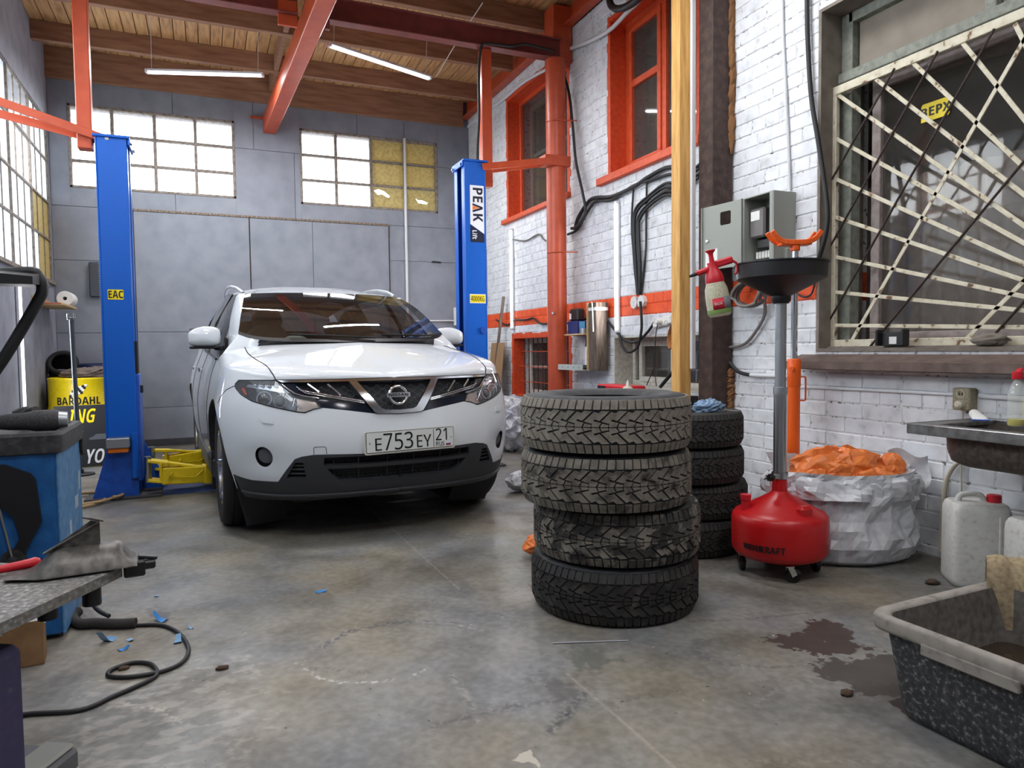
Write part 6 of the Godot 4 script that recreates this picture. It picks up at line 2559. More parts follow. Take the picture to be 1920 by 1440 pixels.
	var prof := [[0.0, 0.0], [0.28, 0.004], [0.335, 0.03], [0.355, 0.09], [0.345, 0.18], [0.31, 0.27], [0.305, 0.33], [0.32, 0.37], [0.33, 0.42], [0.328, 0.46], [0.315, 0.455], [0.3, 0.42], [0.24, 0.40], [0.0, 0.40]]
	sack(st, prof, nz, 0.07, 0.62, 6)
	obj("film", st, film, sk)
	st = S()
	prof = [[0.32, 0.44], [0.345, 0.42], [0.36, 0.37], [0.355, 0.33], [0.335, 0.325]]
	sack(st, prof, nz, 0.08, 0.62, 9)
	obj("turned_rim", st, film, sk)
	st = S()
	sheet(st, 10, 6, func(u, v): return Vector3(lerpf(0.28, 0.40, u) + 0.03 * sin(v * 3.0), 0.36 + 0.18 * v + 0.02 * sin(u * 6.0), -0.12 + 0.16 * u + 0.02 * sin(v * 7.0)))
	obj("loose_flap", st, film, sk)
	st = S()
	sheet(st, 10, 6, func(u, v): return Vector3(lerpf(-0.36, -0.22, u) + 0.02 * sin(v * 4.0), 0.40 + 0.14 * v, -0.1 + 0.06 * u))
	obj("loose_flap", st, film, sk)
	var ob := thing("orange_bag", "crumpled orange plastic bag heaped on top of the white sack", "bag", Vector3(3.04, 0.43, -2.69), deg_to_rad(-23))
	var om := textured("orange_film", ntex(82, 0.02, [rgb(204, 96, 34), rgb(226, 122, 54), rgb(238, 150, 84)], [0.0, 0.5, 1.0]), 3.0, 0.4)
	om.backlight_enabled = true
	om.backlight = rgb(120, 50, 12)
	st = S()
	crumple(st, Vector3(-0.02, 0.0, -0.02), Vector3(0.26, 0.14, 0.13), 21, 0.3, 22, 12)
	crumple(st, Vector3(-0.2, -0.03, 0.05), Vector3(0.12, 0.085, 0.08), 22, 0.4, 14, 9)
	crumple(st, Vector3(0.25, 0.02, 0.0), Vector3(0.07, 0.09, 0.055), 23, 0.25, 12, 8)
	crumple(st, Vector3(0.1, -0.03, 0.09), Vector3(0.15, 0.08, 0.07), 24, 0.4, 16, 10)
	crumple(st, Vector3(-0.06, 0.03, 0.07), Vector3(0.1, 0.07, 0.05), 25, 0.45, 12, 8)
	obj("film", st, om, ob)

# crumpled film: a coarse ball with sharp creases
func crumple(st: SurfaceTool, c: Vector3, r: Vector3, sd: int, rough: float, nu: int, nv: int) -> void:
	var rng := RandomNumberGenerator.new()
	rng.seed = sd
	var P := []
	for j in nv + 1:
		var row := []
		for i in nu:
			var la := PI * (j + (rng.randf_range(-0.3, 0.3) if j > 0 and j < nv else 0.0)) / nv - PI / 2
			var lo := TAU * (i + rng.randf_range(-0.35, 0.35) + 0.5 * (j % 2)) / nu
			var d := Vector3(cos(la) * cos(lo), sin(la), -cos(la) * sin(lo))
			row.append(c + d * r * (1.0 + (rough * rng.randf_range(-0.5, 0.5) if j > 0 and j < nv else 0.0)))
		P.append(row)
	# each facet is split in four and swollen a little, so that creases stay sharp and faces soft
	st.set_smooth_group(-1)
	for j in nv:
		for i in nu:
			var k := (i + 1) % nu
			var a: Vector3 = P[j][i]
			var b: Vector3 = P[j][k]
			var e: Vector3 = P[j + 1][k]
			var f: Vector3 = P[j + 1][i]
			var m := (a + b + e + f) * 0.25
			m += (m - c).normalized() * 0.006
			tri(st, a, b, m)
			tri(st, b, e, m)
			tri(st, e, f, m)
			tri(st, f, a, m)

func curved_patch(st: SurfaceTool, r: float, a0: float, a1: float, y0: float, y1: float, thick: float) -> void:
	sheet(st, 10, 1, func(u, v):
		var a: float = lerpf(a0, a1, u)
		return Vector3(sin(a) * (r + thick), lerpf(y0, y1, v), cos(a) * (r + thick)))
	for e in [[y0, y1]]:
		sheet(st, 10, 1, func(u, v):
			var a: float = lerpf(a0, a1, u)
			return Vector3(sin(a) * (r + thick * v), y1, cos(a) * (r + thick * v)), true)
		sheet(st, 10, 1, func(u, v):
			var a: float = lerpf(a0, a1, u)
			return Vector3(sin(a) * (r + thick * v), y0, cos(a) * (r + thick * v)))

func sack(st: SurfaceTool, prof: Array, nz: FastNoiseLite, amp: float, flat: float, sd: int) -> void:
	var nu := 72
	var rng := RandomNumberGenerator.new()
	rng.seed = sd
	var rows := []
	var fine := []
	for i in prof.size() - 1:
		for k in 2:
			fine.append([lerpf(prof[i][0], prof[i + 1][0], k / 2.0), lerpf(prof[i][1], prof[i + 1][1], k / 2.0)])
	fine.append(prof[prof.size() - 1])
	for q in fine:
		var ring := []
		for k in nu:
			var a := TAU * k / nu
			var d := Vector3(cos(a) * 1.5, q[1] * 3.2 + cos(a * 2.0) * 0.4, sin(a) * 1.5)
			var e: float = amp * nz.get_noise_3d(d.x, d.y + sd, d.z) * minf(1.0, q[1] * 12.0 + 0.1)
			var r: float = q[0] + e * minf(1.0, q[0] * 4.0) + rng.randf_range(-0.007, 0.007) * minf(1.0, q[0] * 3.0)
			ring.append(Vector3(cos(a) * r, q[1] + (e * 0.25 if q[1] > 0.05 else 0.0), -sin(a) * r * flat))
		rows.append(ring)
	loft(st, rows, false)

# ---------------------------------------------------------------- sink corner: sink, cans, tub

func jerry_can(label: String, at: Vector3, turn: float, w: float, d: float, h: float, cap: bool) -> void:
	var c := thing("canister", label, "canister", at, turn)
	var st := S()
	var rings := []
	for q in [[0.9, 0.9, 0.0], [0.98, 0.98, 0.012], [1.0, 1.0, 0.03], [1.0, 1.0, h - 0.06], [0.985, 0.98, h - 0.03], [0.93, 0.9, h - 0.008], [0.86, 0.82, h]]:
		rings.append(plan_ring(w * q[0], d * q[1], 0.03, q[2]))
	loft(st, rings, true, true, true)
	obj("body", st, M.canister_dirty, c)
	st = S()
	for x in [w * 0.38]:
		for k in 2:
			bx(st, Vector3(x + k * 0.022 - 0.03, 0.04, d * 0.5 - 0.002), Vector3(x + k * 0.022 - 0.018, h - 0.05, d * 0.5 + 0.004), 0.002)
	obj("rib", st, M.canister_dirty, c)
	st = S()
	tube(st, smooth_path([Vector3(-w * 0.32, h - 0.005, 0), Vector3(-w * 0.26, h + 0.028, 0), Vector3(0.0, h + 0.034, 0), Vector3(w * 0.1, h + 0.02, 0), Vector3(w * 0.14, h - 0.005, 0)], 4), 0.013, 10)
	obj("handle", st, M.canister_dirty, c)
	if cap:
		st = S()
		lathe(st, [Vector2(0.03, 0.0), Vector2(0.03, 0.032), Vector2(0.026, 0.036), Vector2(0.0, 0.036)], 20, Transform3D(Basis(), Vector3(w * 0.3, h - 0.002, 0)))
		obj("cap", st, M.red_plastic, c)

func build_sink_corner() -> void:
	var st: SurfaceTool
	textured("canister_dirty", ntex(83, 0.04, [rgb(150, 140, 122), rgb(196, 192, 182), rgb(208, 208, 202), rgb(214, 214, 210)], [0.0, 0.22, 0.42, 1.0]), 1.6, 0.5)
	textured("sink_steel", ntex(84, 0.02, [rgb(120, 118, 116), rgb(150, 149, 148), rgb(170, 169, 168)], [0.0, 0.5, 1.0]), 1.6, 0.36, 0.85)
	textured("sink_under", ntex(85, 0.03, [rgb(64, 56, 50), rgb(92, 84, 78), rgb(120, 112, 104)], [0.0, 0.5, 1.0]), 2.0, 0.55, 0.5)
	# steel sink on the wall
	var s := thing("sink", "stained stainless steel sink fixed to the brick wall under the outlet", "sink", Vector3(3.175, 0.70, -1.78))
	st = S()
	var z0 := -0.44
	var z1 := 0.5
	for q in [[Vector3(-0.275, 0.03, z0), Vector3(-0.2, 0.05, z1)], [Vector3(0.2, 0.03, z0), Vector3(0.27, 0.05, z1)], [Vector3(-0.2, 0.03, z0), Vector3(0.2, 0.05, z0 + 0.09)], [Vector3(-0.2, 0.03, z1 - 0.06), Vector3(0.2, 0.05, z1)]]:
		bx(st, q[0], q[1], 0.003)
	bx(st, Vector3(-0.28, 0.005, z0 - 0.004), Vector3(-0.27, 0.052, z1), 0.003)
	bx(st, Vector3(-0.28, 0.005, z0 - 0.006), Vector3(0.27, 0.052, z0 + 0.004), 0.003)
	obj("rim", st, M.sink_steel, s)
	st = S()
	var rings := []
	for q in [[0.42, 0.82, 0.03], [0.41, 0.81, -0.06], [0.38, 0.78, -0.11], [0.3, 0.7, -0.13], [0.06, 0.3, -0.135]]:
		rings.append(plan_ring(q[0], q[1], minf(q[0], q[1]) * 0.35, q[2], Vector2(0, 0.03)))
	rings.reverse()
	loft(st, rings, true, true)
	obj("bowl", st, M.sink_under, s)
	st = S()
	for z in [-0.3, 0.35]:
		bar(st, Vector3(0.27, -0.09, z), Vector3(-0.2, 0.02, z), 0.012, 0.025, 0.003)
		bar(st, Vector3(0.262, -0.2, z), Vector3(0.262, 0.03, z), 0.025, 0.012, 0.003)
	obj("wall_bracket", st, M.dark_iron, s)
	st = S()
	lathe(st, [Vector2(0.045, -0.14), Vector2(0.034, -0.15), Vector2(0.034, -0.26), Vector2(0.04, -0.26), Vector2(0.04, -0.29), Vector2(0.05, -0.295), Vector2(0.052, -0.36), Vector2(0.058, -0.365), Vector2(0.058, -0.395), Vector2(0.05, -0.41), Vector2(0.03, -0.425), Vector2(0.0, -0.43)].map(func(v): return v) , 24, Transform3D(Basis(), Vector3(0, 0, 0.12)))
	obj("drain_trap", st, M.old_white_plastic, s)
	# soap bottle and tube of cream on the sink
	var b := thing("soap_bottle", "clear detergent bottle with yellow label and red flip cap on the sink", "bottle", Vector3(3.17, 0.752, -1.92), 0.3)
	var clear := mat("bottle_clear", Color(0.86, 0.88, 0.86, 0.22), 0.06)
	clear.transparency = BaseMaterial3D.TRANSPARENCY_ALPHA
	st = S()
	lathe(st, [Vector2(0.0, 0.0), Vector2(0.042, 0.002), Vector2(0.046, 0.012), Vector2(0.046, 0.12), Vector2(0.042, 0.155), Vector2(0.026, 0.185), Vector2(0.016, 0.195), Vector2(0.015, 0.21)], 28, Transform3D(Basis.from_scale(Vector3(1.05, 1, 0.7)), Vector3.ZERO))
	obj("shell", st, clear, b)
	st = S()
	lathe(st, [Vector2(0.0, 0.003), Vector2(0.041, 0.004), Vector2(0.044, 0.012), Vector2(0.044, 0.03), Vector2(0.0, 0.03)], 28, Transform3D(Basis.from_scale(Vector3(1.05, 1, 0.7)), Vector3.ZERO))
	obj("soap", st, mat("soap_yellow", rgb(206, 196, 20), 0.2), b)
	st = S()
	prism(st, ellipse(0.034, 0.055, 28), 0.002, Transform3D(Basis(), Vector3(0, 0.085, 0.0325)))
	obj("label", st, mat("label_yellow", rgb(240, 226, 20), 0.4), b)
	lettering("lettering", "AOS", 0.014, M.red_plastic, b, Transform3D(Basis(Vector3(0, 0, 1), 0.15), Vector3(0, 0.122, 0.035)))
	st = S()
	prism(st, ellipse(0.014, 0.009, 16), 0.002, Transform3D(Basis(), Vector3(0.014, 0.045, 0.0345)))
	obj("leaf_print", st, mat("label_dark_green", rgb(26, 72, 44), 0.4), b)
	st = S()
	lathe(st, [Vector2(0.019, 0.2), Vector2(0.021, 0.205), Vector2(0.019, 0.232), Vector2(0.0, 0.234)], 20)
	bar(st, Vector3(0.01, 0.232, 0), Vector3(0.045, 0.242, 0), 0.024, 0.012, 0.004)
	obj("cap", st, M.red_plastic, b)
	var tb := thing("cream_tube", "squeezed white tube with blue band lying on the sink", "tube", Vector3(3.22, 0.757, -2.12), 0.75)
	st = S()
	var rr := []
	for k in 9:
		var u := k / 8.0
		var hh := lerpf(0.002, 0.02, sqrt(u))
		var ww := lerpf(0.032, 0.022, u)
		var ring := []
		for q in 16:
			var a := TAU * q / 16
			ring.append(Vector3(-0.075 + 0.15 * u, 0.004 + hh * (1.0 + sin(a)), -cos(a) * ww))
		rr.append(ring)
	rr.reverse()
	loft(st, rr, true, true, true)
	obj("body", st, M.white_plastic, tb)
	st = S()
	box(st, Vector3(-0.075, 0.008, 0.0), Vector3(0.022, 0.005, 0.066), 0.001)
	obj("band", st, mat("band_blue", rgb(34, 88, 190), 0.4), tb)
	# canisters on the floor
	jerry_can("dirty white plastic canister with red cap below the sink", Vector3(3.24, 0, -2.13), deg_to_rad(-38), 0.24, 0.19, 0.38, true)
	jerry_can("cleaner white plastic canister standing right beside the red-capped one", Vector3(3.22, 0, -1.83), deg_to_rad(-20), 0.22, 0.2, 0.36, false)
	# mixing tub with dark water
	var tubm := textured("tub_speckled", ntex(86, 0.055, [rgb(34, 35, 38), rgb(52, 53, 56), rgb(70, 71, 72), rgb(120, 118, 114), rgb(176, 174, 168)], [0.0, 0.45, 0.66, 0.74, 1.0], 1024, FastNoiseLite.TYPE_SIMPLEX_SMOOTH, 7), 0.9, 0.7)
	var rimm := textured("tub_rim_dusty", ntex(87, 0.02, [rgb(92, 88, 82), rgb(136, 130, 122), rgb(150, 144, 136)], [0.0, 0.4, 1.0]), 1.6, 0.85)
	var tu := thing("mixing_tub", "dark plaster-spattered plastic mixing tub with dirty water", "tub", Vector3(2.135, 0, -1.07), deg_to_rad(2.0))
	var W := 0.60
	var L := 0.86
	st = S()
	rings = []
	for q in [[0.82, 0.0], [0.87, 0.012], [0.885, 0.03], [0.975, 0.285]]:
		rings.append(plan_ring(W * q[0], L * (q[0] + 0.02), 0.05, q[1]))
	loft(st, rings, true, true)
	obj("outside", st, tubm, tu)
	st = S()
	rings = []
	for q in [[0.955, 0.30], [0.93, 0.26], [0.86, 0.03], [0.82, 0.016]]:
		rings.append(plan_ring(W * q[0] - 0.01, L * (q[0] + 0.02) - 0.01, 0.045, q[1]))
	loft(st, rings, true, false, true)
	obj("inside", st, textured("tub_inside", ntex(88, 0.03, [rgb(52, 48, 44), rgb(84, 79, 73), rgb(104, 99, 92)], [0.0, 0.5, 1.0]), 1.8, 0.8), tu)
	st = S()
	rings = []
	for q in [[0.975, 0.262], [1.045, 0.262], [1.05, 0.27], [1.05, 0.296], [1.035, 0.306], [0.975, 0.306], [0.955, 0.298], [0.95, 0.28]]:
		rings.append(plan_ring(W * q[0], L * (q[0] + 0.015), 0.06, q[1]))
	loft(st, rings, true)
	obj("rim", st, rimm, tu)
	st = S()
	bx(st, Vector3(-0.318, 0.235, -0.28), Vector3(-0.296, 0.27, -0.02), 0.004)
	obj("grip_ledge", st, rimm, tu)
	st = S()
	var wr := plan_ring(W * 0.885, L * 0.905, 0.045, 0.13)
	for k in range(1, wr.size() - 1):
		tri(st, wr[0], wr[k], wr[k + 1])
	obj("water", st, mat("dirty_water", rgb(52, 42, 32), 0.08), tu)
	# stiff work rag over the tub's far corner
	var gl := thing("work_rag", "stiff tan cloth rag draped over the tub's far corner", "rag", Vector3(2.455, 0.30, -1.475), deg_to_rad(-58))
	var gm := textured("rag_tan", ntex(89, 0.03, [rgb(92, 78, 58), rgb(146, 130, 102), rgb(168, 152, 122)], [0.0, 0.5, 1.0]), 3.0, 0.95)
	st = S()
	var drape := func(u: float, v: float, lift: float) -> Vector3:
		var path := [Vector2(-0.07, -0.08), Vector2(-0.065, 0.0), Vector2(-0.05, 0.055), Vector2(-0.01, 0.085), Vector2(0.03, 0.075), Vector2(0.06, 0.03), Vector2(0.075, -0.04), Vector2(0.08, -0.12)]
		var k := v * 6.999
		var i := int(k)
		var p: Vector2 = path[i].lerp(path[i + 1], k - i)
		var fold := 0.018 * sin(u * 9.0 + v * 2.0) + 0.01 * sin(u * 21.0 - v * 5.0)
		return Vector3(lerpf(-0.09, 0.13, u) * (1.0 - 0.35 * v * absf(u - 0.4)), p.y * 1.1 + lift + fold * 0.25 - 0.05 * (u - 0.45) * (u - 0.45), p.x + fold * (0.3 + 0.7 * v) * 0.6 + lift)
	sheet(st, 26, 22, func(u, v): return drape.call(u, v, 0.004))
	sheet(st, 26, 22, func(u, v): return drape.call(u, v, 0.0), true)
	obj("cloth", st, gm, gl)

# ---------------------------------------------------------------- cables, boxes and shelves on the brick wall

func cable(called: String, label: String, pts: Array, r: float, m: Material, d := 0.02, group := "") -> void:
	var p := []
	for k in range(0, pts.size(), 2):
		p.append(rw(pts[k], pts[k + 1], d))
	var st := S()
	tube(st, smooth_path(p, 6), r, 7)
	tag(obj(called, st, m), label, "cable", group)

func build_wall_gear() -> void:
	var st: SurfaceTool
	var K: Material = M.cable_black
	cable("cable", "black cable hanging down beside the orange pipe column", [6.59, 4.10, 6.34, 3.68, 6.25, 3.29, 6.19, 2.94, 6.06, 2.61, 6.01, 2.40, 6.18, 2.30, 6.29, 2.30], 0.014, K, 0.08)
	cable("cable", "thick black cable looping over under the near orange window and down by the timber", [6.31, 2.29, 6.25, 2.39, 6.09, 2.49, 5.93, 2.53, 5.60, 2.48, 5.25, 2.49, 5.05, 2.52, 4.79, 2.54, 4.65, 2.50, 4.56, 2.37, 4.55, 2.14, 4.55, 1.85, 4.43, 1.66], 0.018, K, 0.03)
	cable("cable", "black cable running just below the thick one under the near orange window", [6.46, 2.27, 6.25, 2.29, 6.04, 2.43, 5.88, 2.49, 5.60, 2.45, 5.26, 2.50, 4.97, 2.49, 4.70, 2.47, 4.6, 2.36, 4.59, 2.1, 4.58, 1.85, 4.47, 1.68], 0.013, K, 0.03)
	var nth := ["uppermost", "second", "third", "lowest"]
	for k in 4:
		var o := k * 0.032
		cable("cable", "%s cable of the black bundle bending down to the white junction boxes" % nth[k], [4.36, 2.47 - o, 4.63, 2.40 - o, 4.81, 2.42 - o, 5.03, 2.37 - o, 5.22 - o * 0.8, 2.30 - o, 5.265 - o, 2.13, 5.24 - o, 1.80, 5.19 - o * 0.3, 1.56], 0.0125, K, 0.026 + 0.008 * (k % 2))
	cable("cable", "thin black cable dropping straight to the junction boxes on the gate side", [5.27, 2.49, 5.30, 2.18, 5.27, 1.9, 5.22, 1.57], 0.009, K, 0.018)
	cable("cable", "thin black cable dropping straight to the junction boxes on the timber side", [5.07, 2.49, 5.08, 2.15, 5.09, 1.9, 5.16, 1.56], 0.009, K, 0.018)
	cable("cable", "thin wavy cable from the wall tube's top to the pipe column", [7.9, 2.43, 7.6, 2.37, 7.45, 2.36, 7.17, 2.38, 7.01, 2.29, 6.6, 2.2], 0.009, M.cable_grey, 0.018)
	cable("cable", "thin black cable sagging along the orange stripe by the gate", [8.46, 1.49, 8.11, 1.41, 7.88, 1.46, 7.55, 1.45, 7.33, 1.46, 7.12, 1.39, 6.5, 1.37], 0.01, K, 0.018)
	cable("cable", "short black cable between the shelf and the grey board", [6.35, 1.40, 6.19, 1.39, 5.9, 1.41], 0.011, K, 0.025)
	cable("cable", "black cable sagging from the grey board to the socket strip", [5.75, 1.40, 5.50, 1.23, 5.37, 1.17, 5.20, 1.16, 5.04, 1.24, 4.94, 1.32], 0.012, K, 0.03)
	cable("cable", "black cable looping below the junction boxes in front of the white window", [5.13, 1.5, 5.11, 1.34, 5.12, 1.23, 5.18, 1.11, 5.31, 1.07, 5.41, 1.12, 5.47, 1.24], 0.012, K, 0.045)
	cable("cable", "pale grey cable arching from the socket strip to the timber post", [4.73, 1.30, 4.60, 1.27, 4.52, 1.19, 4.48, 1.1], 0.012, M.cable_grey, 0.03)
	cable("cable", "thin black charger wire hanging from the socket strip", [4.87, 1.30, 4.905, 1.16, 4.91, 0.94, 4.89, 0.79], 0.004, K, 0.05)
	cable("cable", "thin black wire branching off the charger wire to the bench", [4.91, 0.95, 4.95, 0.9, 5.03, 0.79], 0.004, K, 0.05)
	cable("cable", "long black cable hanging down beside the large grilled window", [3.35, 3.6, 3.34, 3.21, 3.33, 2.95, 3.30, 2.62, 3.24, 2.32, 3.18, 1.99, 3.17, 1.83, 3.21, 1.68, 3.27, 1.58, 3.4, 1.5], 0.0145, K, 0.03)
	cable("conduit", "thin white conduit running down the brick wall past the meter box", [3.58, CEIL - 0.1, 3.56, 3.30, 3.53, 2.80, 3.49, 2.22, 3.48, 1.7], 0.01, M.conduit_white, 0.014)
	cable("conduit", "thin white painted conduit running level to the outlet box", [3.44, 0.845, 3.02, 0.85, 2.36, 0.853], 0.009, M.brick_white, 0.006)
	cable("conduit", "flat white painted strip running from the outlet past the soap bottle", [2.26, 0.853, 2.05, 0.85, 1.6, 0.85], 0.014, M.brick_white, 0.004)
	cable("hose", "loose white hose across the top of the near orange window", [6.35, 4.08, 5.95, 4.00, 5.61, 3.96, 5.35, 3.99, 5.12, 4.02, 4.8, 4.2], 0.02, M.conduit_white, 0.035)
	cable("hose", "white hose running along above the far orange window", [6.7, 4.06, 7.25, 4.13, 7.61, 4.16, 8.09, 4.16, 8.81, 4.19, 9.4, 4.2], 0.018, M.brick_white, 0.02)
	cable("cable", "grey cable curving from behind the funnel to the brown column", [3.64, 1.47, 3.68, 1.42, 3.68, 1.32, 3.76, 1.21, 3.88, 1.12, 4.05, 1.10], 0.011, M.cable_grey, 0.03)
	cable("cable", "dark cable end with white plug low beside the brown column", [4.05, 1.02, 4.02, 0.99, 3.93, 0.93, 3.81, 0.91], 0.013, K, 0.03)
	cable("cable", "thin black cable curling on the orange stripe by the grilled window", [3.26, 1.53, 3.29, 1.43, 3.35, 1.41, 3.42, 1.44, 3.5, 1.5], 0.006, K, 0.02)
	cable("hose", "white hose bent in an arch below the sink", [2.43, 0.05, 2.41, 0.36, 2.39, 0.45, 2.34, 0.52, 2.26, 0.55, 2.18, 0.54, 2.08, 0.53], 0.012, M.old_white_plastic, 0.03)
	cable("wire", "thin cream wire hanging from the outlet behind the sink", [2.33, 0.8, 2.33, 0.74, 2.335, 0.62, 2.33, 0.38, 2.32, 0.02], 0.004, M.old_white_plastic, 0.02)
	# tail of the low cable
	tag(obj("plug_connector", pipe_st([rw(3.81, 0.91, 0.03), rw(3.72, 0.91, 0.03), rw(3.46, 0.912, 0.02)], 0.014, 8), M.conduit_white), "white cable connector low on the wall beside the steel tube", "connector")
	# coiled hose by the stripe
	st = S()
	var p := []
	for k in 90:
		var a := TAU * k / 28.0
		p.append(rw(3.76 - cos(a) * (0.12 + 0.004 * (k % 9)), 1.46 + sin(a) * 0.085, 0.05 + 0.0009 * k))
	tube(st, p, 0.011, 7)
	tag(obj("coiled_hose", st, M.cable_grey), "coiled dark hose hanging on the orange stripe behind the funnel", "hose")
	# cable from the cross beam down to the lift post
	st = S()
	tube(st, smooth_path([Vector3(3.2, 4.0, -6.3), Vector3(2.9, 4.02, -6.3), Vector3(2.75, 3.98, -6.3), Vector3(2.5, 3.97, -6.32), Vector3(2.45, 3.93, -6.33), Vector3(2.43, 3.7, -6.35), Vector3(2.43, 3.3, -6.36), Vector3(2.41, 3.0, -6.36), Vector3(2.41, 2.86, -6.36)]), 0.014, 7)
	tag(obj("cable", st, K), "black cable running along the red beam and down into the lift post", "cable")
	# black hose hung in a loop at the top of the frame
	st = S()
	p = []
	for k in 40:
		var a := TAU * k / 40
		p.append(rw(4.9 + cos(a) * 0.42, 4.07 + sin(a) * 0.2, 0.22))
	tube(st, p, 0.03, 10, true)
	tag(obj("hose_loop", st, M.black_plastic), "thick black hose hanging in a loop above the near orange window", "hose")
	# junction boxes
	for q in [[5.25, 1.50, "white round junction box on the orange stripe, the gate-side one of two"], [5.14, 1.50, "white round junction box on the orange stripe, the timber-side one of two"]]:
		var jb := thing("junction_box", q[2], "junction box", rw(q[0], q[1], 0.0), 0.0)
		st = S()
		prism(st, ellipse(0.052, 0.055, 8), 0.035, Transform3D(Basis(Vector3(0, 0, 1), Vector3.UP, Vector3(-1, 0, 0)), Vector3.ZERO))
		obj("box", st, M.white_plastic, jb)
		st = S()
		tube(st, [Vector3(-0.035, 0, 0), Vector3(-0.038, 0, 0)], 0.004, 6)
		obj("screw", st, M.steel, jb)
	# socket strip with plugs
	var ss := thing("socket_strip", "white three-way socket strip with a plug on the wall over the white window", "socket strip", rw(4.84, 1.315, 0.0), 0.0)
	st = S()
	box(st, Vector3(-0.02, 0, 0), Vector3(0.04, 0.07, 0.25), 0.01, Basis(Vector3(1, 0, 0), -0.12))
	obj("housing", st, M.white_plastic, ss)
	for k in 3:
		st = S()
		lathe(st, [Vector2(0.021, 0.0), Vector2(0.021, 0.004), Vector2(0.017, 0.004), Vector2(0.016, 0.0)], 16, Transform3D(Basis(Vector3(0, 1, 0), Vector3(-1, 0, 0), Vector3(0, 0, 1)), Vector3(-0.04, (k - 1) * -0.009, (k - 1) * 0.075)))
		obj("socket", st, M.old_white_plastic, ss)
	st = S()
	lathe(st, [Vector2(0.02, 0.0), Vector2(0.022, 0.03), Vector2(0.012, 0.045), Vector2(0.0, 0.045)], 16, Transform3D(Basis(Vector3(0, 1, 0), Vector3(-1, 0, 0), Vector3(0, 0, 1)), Vector3(-0.04, 0, 0)))
	obj("plug", st, M.white_plastic, ss)
	# double outlet over the sink
	var ou := thing("outlet_box", "grimy beige double outlet box with a plug above the sink", "outlet", rw(2.315, 0.835, 0.0))
	st = S()
	bx(st, Vector3(-0.06, -0.055, -0.045), Vector3(0.0, 0.055, 0.045), 0.006)
	obj("box", st, textured("outlet_grimy", ntex(90, 0.05, [rgb(84, 74, 58), rgb(150, 142, 116), rgb(176, 168, 140)], [0.0, 0.45, 1.0]), 4.0, 0.55), ou)
	for y in [0.026, -0.026]:
		st = S()
		lathe(st, [Vector2(0.022, 0.0), Vector2(0.022, 0.003), Vector2(0.018, 0.003), Vector2(0.017, -0.002), Vector2(0.0, -0.002)], 18, Transform3D(Basis(Vector3(0, 1, 0), Vector3(-1, 0, 0), Vector3(0, 0, 1)), Vector3(-0.06, y, 0)))
		obj("socket", st, M.old_white_plastic, ou)
	for z in [0.007, -0.007]:
		st = S()
		box(st, Vector3(-0.06, 0.026, z), Vector3(0.006, 0.012, 0.005))
		obj("contact_hole", st, M.print_black, ou)
	st = S()
	lathe(st, [Vector2(0.019, 0.0), Vector2(0.019, 0.02), Vector2(0.01, 0.03), Vector2(0.0, 0.03)], 16, Transform3D(Basis(Vector3(0, 1, 0), Vector3(-1, 0, 0), Vector3(0, 0, 1)), Vector3(-0.06, -0.026, 0)))
	obj("plug", st, M.old_white_plastic, ou)
	# meter box with its door folded open
	var mb := thing("meter_box", "grey steel electric meter box with open door on the brick wall", "meter box", rw(3.58, 1.64, 0.0))
	st = S()
	bx(st, Vector3(-0.18, 0, -0.135), Vector3(-0.0, 0.435, -0.128))
	bx(st, Vector3(-0.18, 0, 0.128), Vector3(0, 0.435, 0.135))
	bx(st, Vector3(-0.18, 0.428, -0.128), Vector3(0, 0.435, 0.128))
	bx(st, Vector3(-0.18, 0, -0.128), Vector3(0, 0.007, 0.128))
	bx(st, Vector3(-0.008, 0.007, -0.128), Vector3(-0.001, 0.428, 0.128))
	bx(st, Vector3(-0.182, 0, 0.10), Vector3(-0.176, 0.435, 0.128))
	obj("case", st, M.panel_grey, mb)
	var door := PackedVector2Array([Vector2(0, -0.02), Vector2(0.36, -0.02), Vector2(0.36, 0.50), Vector2(0, 0.45)])
	door = V2([0.0, 0.0, 0.36, 0.0, 0.36, 0.435, 0.0, 0.435])
	st = S()
	var hole := rounded(0.095, 0.09, 0.012)
	for k in hole.size():
		hole[k] += Vector2(0.15, 0.335)
	var dx := Transform3D(Basis(Vector3(-0.12, 0, -0.993), Vector3.UP, Vector3(-0.993, 0, 0.12)), Vector3(-0.182, 0, -0.137))
	for half in [V2([0, 0, 0.15, 0, 0.15, 0.435, 0, 0.435]), V2([0.15, 0, 0.36, 0, 0.36, 0.435, 0.15, 0.435])]:
		for pc in Geometry2D.clip_polygons(half, hole):
			prism(st, pc, 0.004, dx)
	for e in [[0.0, 0.006], [0.354, 0.36]]:
		prism(st, V2([e[0], 0, e[1], 0, e[1], 0.435, e[0], 0.435]), 0.018, dx)
	obj("door", st, M.panel_grey, mb)
	st = S()
	lathe(st, [Vector2(0.014, 0.0), Vector2(0.014, 0.006), Vector2(0.009, 0.012), Vector2(0.0, 0.012)], 14, dx * Transform3D(Basis(Vector3(1, 0, 0), Vector3(0, 0, 1), Vector3(0, -1, 0)), Vector3(0.31, 0.2, 0.004)))
	obj("lock", st, M.chrome, mb)
	st = S()
	prism(st, V2([0.22, 0.0, 0.33, 0.0, 0.33, 0.14, 0.22, 0.14]), 0.001, dx * Transform3D(Basis(), Vector3(0, 0, 0.0045)))
	obj("notice", st, M.paper_white, mb)
	st = S()
	bx(st, Vector3(-0.15, 0.17, -0.115), Vector3(-0.03, 0.36, 0.02), 0.012)
	obj("meter", st, mat("meter_body", rgb(96, 92, 90), 0.4), mb)
	st = S()
	bx(st, Vector3(-0.153, 0.28, -0.1), Vector3(-0.149, 0.34, -0.02), 0.002)
	obj("meter_face", st, M.paper_white, mb)
